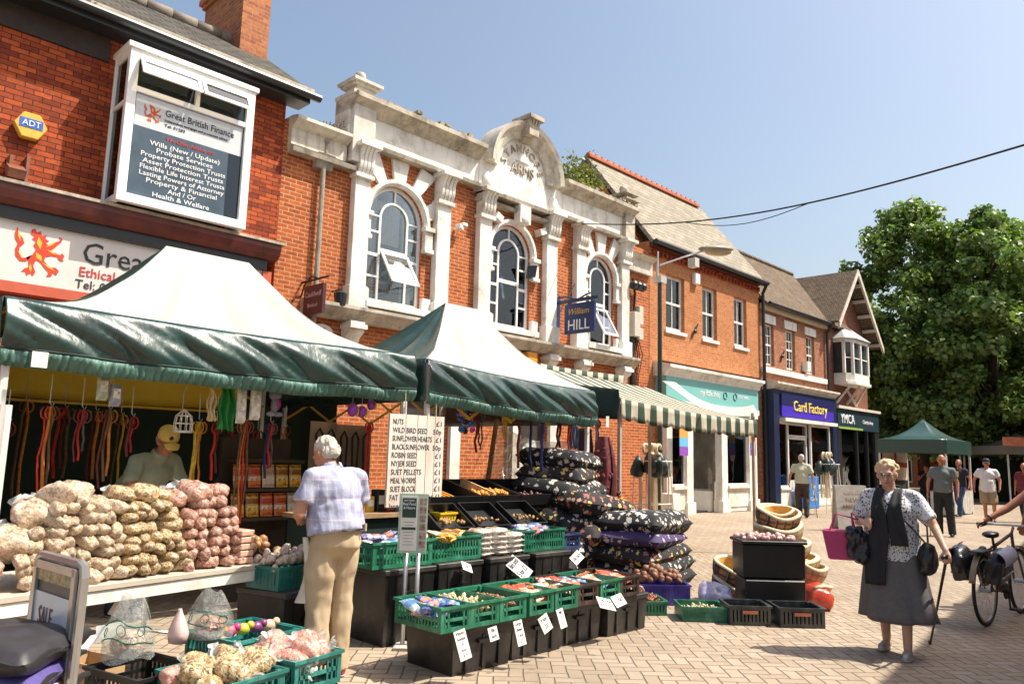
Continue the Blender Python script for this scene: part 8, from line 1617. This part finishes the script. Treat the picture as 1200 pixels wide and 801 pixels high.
pk = W2((.37, .20, .92)); t_ = thing('tote_bag', 'bright pink tote bag hooked on the arm of the elderly woman', 'bag', pk-ZZ*.12); q = MB(); D_ = RW @ Vector((1, .3, 0)).normalized(); q.add([tuple(pk+D_*a*w1+(RW @ Vector((0, 1, 0)))*b*.05+ZZ*z) for z, w1 in ((-.13, .105), (.11, .15)) for a, b in ((-1, -1), (1, -1), (1, 1), (-1, 1))], [(0, 3, 2, 1), (0, 1, 5, 4), (1, 2, 6, 5), (2, 3, 7, 6), (3, 0, 4, 7), (4, 5, 6, 7)]); q.build('bag_body', M('pink_leather', (.42, .03, .14), .45, .12, 5), t_, bevel=.012)
q = MB()
for e in (-1, 1): q.tube([pk+D_*-.09+ZZ*.10+(RW @ Vector((0, e*.04, 0))), pk+D_*-.07+ZZ*.25, W2((.24, .15, 1.13)), pk+D_*.05+ZZ*.24, pk+D_*.09+ZZ*.10+(RW @ Vector((0, e*.04, 0)))], .007, 6)
q.build('handles', M('pink_leather', (.42, .03, .14)), t_)
q = MB(); q.ell(fz, (.08, .06, .12)); q.ell((.03, .03, .06), (.06, .05, .06)); q.ell((-.02, .02, -.09), (.07, .05, .09)); q.ell((.04, .03, -.05), (.05, .05, .1)); kb = W2((.24, .22, .95)); t_ = thing('folded_jacket', 'crumpled shiny black jacket carried over the arm above the pink bag', 'jacket', kb); fuse(q, 'jacket_body', M('black_nylon', (.014, .014, .02), .28, .3, 12, .4), t_, .008, 1, .018, 19); t_.rotation_euler = (0, 0, wrz)
# ---- 4 man with his back to us near the card shop
g0 = gz(941, 606); p4, J = person('white haired man in pale green shirt and brown trousers walking away by the card shop', (g0.x, g0.y, 0), R(22), 1.74, dict(elR=(.27, -.02, 1.1), wrR=(.27, .08, .88), anL=(-.08, .12, .08), anR=(.1, -.1, .08), elL=(-.29, -.06, 1.12), wrL=(-.33, .0, .9)), SK, .016, near=False, build=.98)
hair(p4, J, whair, 'short', .014); shirt(p4, J, M('sage_shirt', (.48, .50, .38), .8, .06, 4), .018, .9, .72, 1.15, .02, b_=.98); trousers(p4, J, M('brown_trousers', (.05, .032, .022), .8), .018, loose=1.15); shoes(p4, J, black_l)
R4 = Matrix.Rotation(R(22), 3, 'Z'); a = Vector((g0.x, g0.y, 0))+R4 @ Vector((.29, .14, .86)); cane(a, Vector((a.x, a.y, 0))+rh*.08, M('wood_cane', (.22, .10, .05), .4), 'brown wooden stick held by the man walking away', True, R4 @ Vector((0, 1, 0)))
# ---- 5 man with stick, facing us
g0 = gz(1108, 628); rzf = wrz+R(4); p5, J = person('balding man in grey polo and dark trousers with a pale stick, facing us', (g0.x, g0.y, 0), rzf, 1.76, dict(elR=(.27, -.02, 1.1), wrR=(.28, .06, .88), elL=(-.27, -.02, 1.1), wrL=(-.27, .08, .87), knL=(-.11, .03, .49), anL=(-.13, .03, .08), anR=(.1, -.02, .08)), SKR, .014, (R(-10), 0, 0), near=False, build=.95)
hair(p5, J, whair, 'bald', .014); shirt(p5, J, M('grey_polo', (.14, .17, .17), .8, .08, 4), .016, .9, .62, 1.05, .016, b_=.95); trousers(p5, J, M('charcoal_trousers', (.018, .02, .02), .8), .018, loose=1.1); shoes(p5, J, black_l)
R5 = Matrix.Rotation(rzf, 3, 'Z'); a = Vector((g0.x, g0.y, 0))+R5 @ Vector((.30, .12, .86)); cane(a, Vector((a.x, a.y, 0))-rh*-.03, M('pale_cane', (.5, .4, .3), .4), 'pale stick held by the balding man in the grey polo', True, R5 @ Vector((0, 1, 0)))
# ---- 6 man in dark tee and jeans behind
g0 = gz(1127, 606); p6, J = person('man in a dark T-shirt with yellow print and blue jeans', (g0.x, g0.y, 0), wrz+R(-25), 1.72, dict(anL=(-.1, .25, .1), knL=(-.1, .2, .5), anR=(.1, -.25, .12), knR=(.1, -.02, .5), elL=(-.28, -.06, 1.12), wrL=(-.3, .06, .9)), SKR, .018, (0, 0, R(10)), near=False)
hair(p6, J, M('light_brown_hair', (.3, .19, .1), .8), 'short', .016); ts = shirt(p6, J, M('dark_navy_tee', (.015, .018, .03), .8), .02, .9, .55, 1.0, .015, 'tshirt', False); trousers(p6, J, M('blue_jeans', (.035, .07, .15), .8, .25, 6), .02, fold=.015, name='jeans'); shoes(p6, J, M('dark_trainer', (.05, .04, .04), .6)); MB().ell(J['chest']+Vector((0, .128, -.02)), (.07, .02, .1)).build('yellow_print', M('yellow_ink', (.6, .45, .03), .7, .4, 15), ts, smooth=True)
# ---- 7 man in white tee and shorts
g0 = gz(1160, 613); p7, J = person('man in white T-shirt, khaki shorts and dark cap walking towards us', (g0.x, g0.y, 0), wrz+R(8), 1.74, dict(anL=(-.13, -.12, .11), knL=(-.12, .08, .5), anR=(.08, .12, .08), knR=(.09, .12, .5), elR=(.30, -.02, 1.12), wrR=(.31, .05, .9), elL=(-.29, -.04, 1.12), wrL=(-.27, .08, .92)), SKR, .016, (R(-6), 0, 0), near=False, build=1.0)
hair(p7, J, M('grey_hair', (.3, .27, .23)), 'bald', .016); shirt(p7, J, M('white_tee', (.72, .70, .70), .8, .05, 4), .018, .82, .62, 1.2, .02, 'tshirt', False, 1.0); trousers(p7, J, M('khaki_shorts', (.36, .27, .16), .8, .1), .018, 'kn', 1.15, name='shorts', b_=1.08); shoes(p7, J, M('grey_trainer', (.3, .25, .22), .6))
c, k, H = J['c'], J['k'], J['H']; q = MB(); q.lathe([(.09, 0), (.09, .04), (.06, .09), (.001, .1)], c+H @ Vector((0, -.012, .035)), 16, k, k*1.1, H); q.grid(lambda u, v: tuple(c+H @ (Vector(((u-.5)*.14, .085+.07*v*(1-(2*u-1)**2*.4), .045-.015*v))*k)), 8, 3, .006); q.build('cap', M('dark_cap', (.02, .022, .035), .8), p7, smooth=True)
# ---- 8 person in maroon at the right edge, 9 trader in the gazebo
g0 = gz(1189, 612); p8, J = person('person in a maroon top partly hidden at the right edge', (g0.x+.25, g0.y+.3, 0), wrz+R(-15), 1.66, dict(anL=(-.1, .1, .08), anR=(.1, -.1, .08)), SKR, .02, near=False)
hair(p8, J, M('light_brown_hair', (.3, .19, .1)), 'short', .018); shirt(p8, J, M('maroon_top', (.16, .02, .03), .8), .02, .86, .62, 1.4, .015, 'top', False); trousers(p8, J, M('charcoal_trousers', (.018, .02, .02)), .02); shoes(p8, J, black_l)
g0 = Vector((-7.9, 27.3, 0)); p9, J = person('trader in a dark top leaning on one hand inside the far gazebo', g0, wrz, 1.6, dict(chest=(0, .06, 1.22), neck=(0, .1, 1.36), head=(0, .15, 1.5), elR=(.24, .1, 1.12), wrR=(.1, .24, 1.26)), SKR, .02, (R(-12), 0, 0), near=False, build=1.1)
hair(p9, J, M('dark_brown_hair', (.06, .035, .02), .8), 'curly', .018); shirt(p9, J, M('black_top', (.015, .015, .018), .8), .02, .86, .5, 1.3, .015, 'top', False, 1.1); trousers(p9, J, M('charcoal_trousers', (.018, .02, .02)), .02); shoes(p9, J, black_l)
# ================================================================ bicycle and the rider standing beside it
rw = gz(1157, 733); hd = (rh*.62+fh*.55).normalized(); WR = .33; sdv = Vector((-hd.y, hd.x, 0)); bk = thing('bicycle', 'dark bicycle with rear panniers and curved mudguard cut off by the right edge', 'bicycle', (rw.x, rw.y, 0))
rhb = Vector((rw.x, rw.y, WR)); fhb = rhb+hd*1.06; BP = lambda a, z, s_=0: Vector((rw.x, rw.y, 0))+hd*a+ZZ*z+sdv*s_
for hb in (rhb, fhb):
    q = MB(); q.tube([hb+hd*(WR-.015)*math.cos(2*PI*i/40)+ZZ*(WR-.015)*math.sin(2*PI*i/40) for i in range(41)], .017, 8, False); wh = q.build('wheel', M('tyre_rubber', (.015,)*3, .7), bk, smooth=True)
    q = MB(); q.tube([hb+hd*(WR-.04)*math.cos(2*PI*i/40)+ZZ*(WR-.04)*math.sin(2*PI*i/40) for i in range(41)], .010, 6, False); q.build('rim', galv, wh); q = MB()
    for i in range(18): a = 2*PI*i/18; q.tube([hb+sdv*.02*(-1)**i, hb+hd*(WR-.04)*math.cos(a)+ZZ*(WR-.04)*math.sin(a)], .0014, 4)
    q.build('spokes', galv, wh); q = MB(); q.tube([hb-sdv*.05, hb+sdv*.05], .022, 8); q.build('hub', galv, wh)
    q = MB(); q.grid(lambda u, v: tuple(hb+(hd*math.cos(R(15+170*u))*-1+ZZ*math.sin(R(15+170*u)))*(WR+.03)+sdv*(v-.5)*.055), 24, 3, .003); q.build('mudguard', M('tan_mudguard', (.22, .16, .10), .4, .1), bk, smooth=True)
q = MB(); bb_ = BP(.44, .29); st_ = BP(.33, .72); hdT = BP(.90, .82); hdB = BP(.94, .62)
for a, b in ((bb_, st_), (st_, hdT), (bb_, hdB), (hdT, hdB)): q.tube([a, b], .016, 8)
for s_ in (-.05, .05): q.tube([rhb+sdv*s_, bb_+sdv*s_*.6], .010, 6); q.tube([rhb+sdv*s_, st_+sdv*s_*.4], .009, 6); q.tube([hdB+sdv*s_*.6, fhb+sdv*s_], .012, 6)
q.tube([st_, BP(.30, .82)], .013, 8); q.tube([hdT, BP(.97, .88)], .013, 8); q.build('frame', M('bike_paint', (.10, .075, .05), .35, .2), bk, smooth=True)
mb = MB(); sp = BP(.30, .84); mb.ell(sp-hd*.05, (.10, .075, .035), Matrix((hd, sdv, ZZ)).transposed()); mb.ell(sp+hd*.07, (.11, .03, .025), Matrix((hd, sdv, ZZ)).transposed()); b0 = ORG[bk.name]; mb.v = [tuple(Vector(v)-b0) for v in mb.v]; fuse(mb, 'saddle', M('saddle_black', (.012, .011, .011), .4), bk, .008, 3)
q = MB(); hc = BP(.98, .90); q.tube([hc-sdv*.30-hd*.12, hc-sdv*.24-hd*.06, hc-sdv*.1, hc+sdv*.1, hc+sdv*.24-hd*.06, hc+sdv*.30-hd*.12], .011, 8); q.build('handlebar', galv, bk, smooth=True)
for s_ in (-1, 1): q = MB(); q.tube([hc+sdv*s_*.30-hd*.14, hc+sdv*s_*.24-hd*.06], .017, 8); q.tube([hc+sdv*s_*.22, hc+sdv*s_*.28-hd*.10-ZZ*.03], .006, 6); q.build('grip', M('black_rubber', (.012,)*3), bk)
q = MB(); q.obox(BP(-.02, .70), (.36, .13, .012), Matrix((hd, sdv, ZZ)).transposed()); q.tube([BP(-.15, .70), rhb], .006, 5); q.tube([BP(.1, .7), st_], .006, 5); q.build('rack', iron, bk)
q = MB(); q.tube([bb_-sdv*.07, bb_+sdv*.07], .02, 8); q.tube([bb_-sdv*.07, BP(.47, .13, -.07)], .009, 6); q.tube([bb_+sdv*.07, BP(.41, .45, .07)], .009, 6); q.obox(BP(.47, .12, -.11), (.09, .08, .02), Matrix((hd, sdv, ZZ)).transposed()); q.lathe([(.08, -.004), (.08, .004)], bb_-sdv*.05, 20, M=Matrix((hd, ZZ, sdv)).transposed()); q.build('crank', iron, bk)
for s_, c1 in ((-1, (.42, .43, .52)), (1, (.02, .02, .024))):
    c = BP(-.07, .58, s_*.15); Mb = Matrix((hd, sdv, ZZ)).transposed() @ Euler((R(-10*s_), R(-8), 0)).to_matrix(); t_ = thing('pannier_bag', 'grey and black pannier bag on the near side of the bicycle rack' if s_ < 0 else 'black pannier bag on the far side of the bicycle rack', 'pannier bag', c-ZZ*.15); o_ = ORG[t_.name]
    q = MB(); q.ell(c-o_, (.20, .085, .17), Mb, 16, 10); q.obox(c-o_-ZZ*.03, (.34, .13, .22), Mb); fuse(q, 'bag_body', M('black_nylon', (.014, .014, .02)), t_, .010, 4, .006, 10)
    def fl(u, v): x = (u-.5)*.34; a = -.2+2.0*v; return tuple(c+Mb @ Vector((x-.02*v, s_*(.03+.075*math.sin(a)), .10+.065*math.cos(a)-.03*v+.006*math.sin(u*14))))
    q = MB(); q.grid(fl, 14, 10, .006); q.build('flap', M('flap_grey' if s_ < 0 else 'flap_black', c1, .6, .15), t_, smooth=True)
    q = MB(); q.obox(c+Mb @ Vector((0, s_*.084, -.06)), (.30, .012, .012), Mb); q.build('reflective_strip', M('reflector_grey', (.5, .5, .5), .3), t_)
mb = MB(); mb.ell(BP(.30, .52, .10), (.10, .07, .2), Matrix((hd, sdv, ZZ)).transposed()); t_ = thing('black_bag', 'slumped black bag strapped under the bicycle saddle', 'bag', BP(.30, .4, .1)); mb.v = [tuple(Vector(v)-BP(.3, .4, .1)) for v in mb.v]; fuse(mb, 'bag_body', M('black_nylon', (.014, .014, .02)), t_, .012, 2, .02, 9)
# rider stands to the right of the bars, mostly outside the picture, one arm reaching to the left grip
gl = hc+sdv*.30-hd*.12; stand = gl+rh*.78+fh*.12; stand.z = 0; frz = math.atan2(-rh.y-.0*fh.y, -rh.x)-PI/2; RR = Matrix.Rotation(frz, 3, 'Z'); inv = RR.inverted(); kk = 1.72/1.70
def loc_(p): return tuple((inv @ (Vector(p)-stand))/kk)
wrist = gl-Vector((0, 0, 0))+rh*.085+ZZ*.035; dW = (gl-wrist).normalized(); elb = wrist+rh*.23+ZZ*.13-fh*.02
lw, le = loc_(wrist), loc_(elb); dl_ = inv @ dW
rd, J = person('bare armed cyclist beside the bicycle, only the reaching arm inside the right edge', stand, frz, 1.72, dict(wrL=lw, elL=le, shL=(-.19, .06, 1.36), shR=(.19, -.05, 1.36)), SKR, .008, (0, 0, 0), build=1.05, hands={'L': (dl_, inv @ Vector((0, 0, -1)), inv @ -hd, .8)})
hair(rd, J, M('grey_hair', (.3, .27, .23)), 'short'); shirt(rd, J, M('navy_vest', (.02, .03, .07), .8), .014, .86, .22, 1.2, .012, 'vest', False); trousers(rd, J, M('khaki_shorts', (.36, .27, .16)), .014, 'kn', 1.1, name='shorts'); shoes(rd, J, M('grey_trainer', (.3, .25, .22)))
q = MB(); wj, ej = J['wrL'], J['elL']; ax_ = (ej-wj).normalized(); u_ = ax_.cross(ZZ).normalized(); v_ = ax_.cross(u_); cw = wj+ax_*.05; q.tube([cw+u_*.034*math.cos(a*PI/8)+v_*.034*math.sin(a*PI/8) for a in range(17)], .008, 6, False); q.build('wrist_watch', black_l, rd)
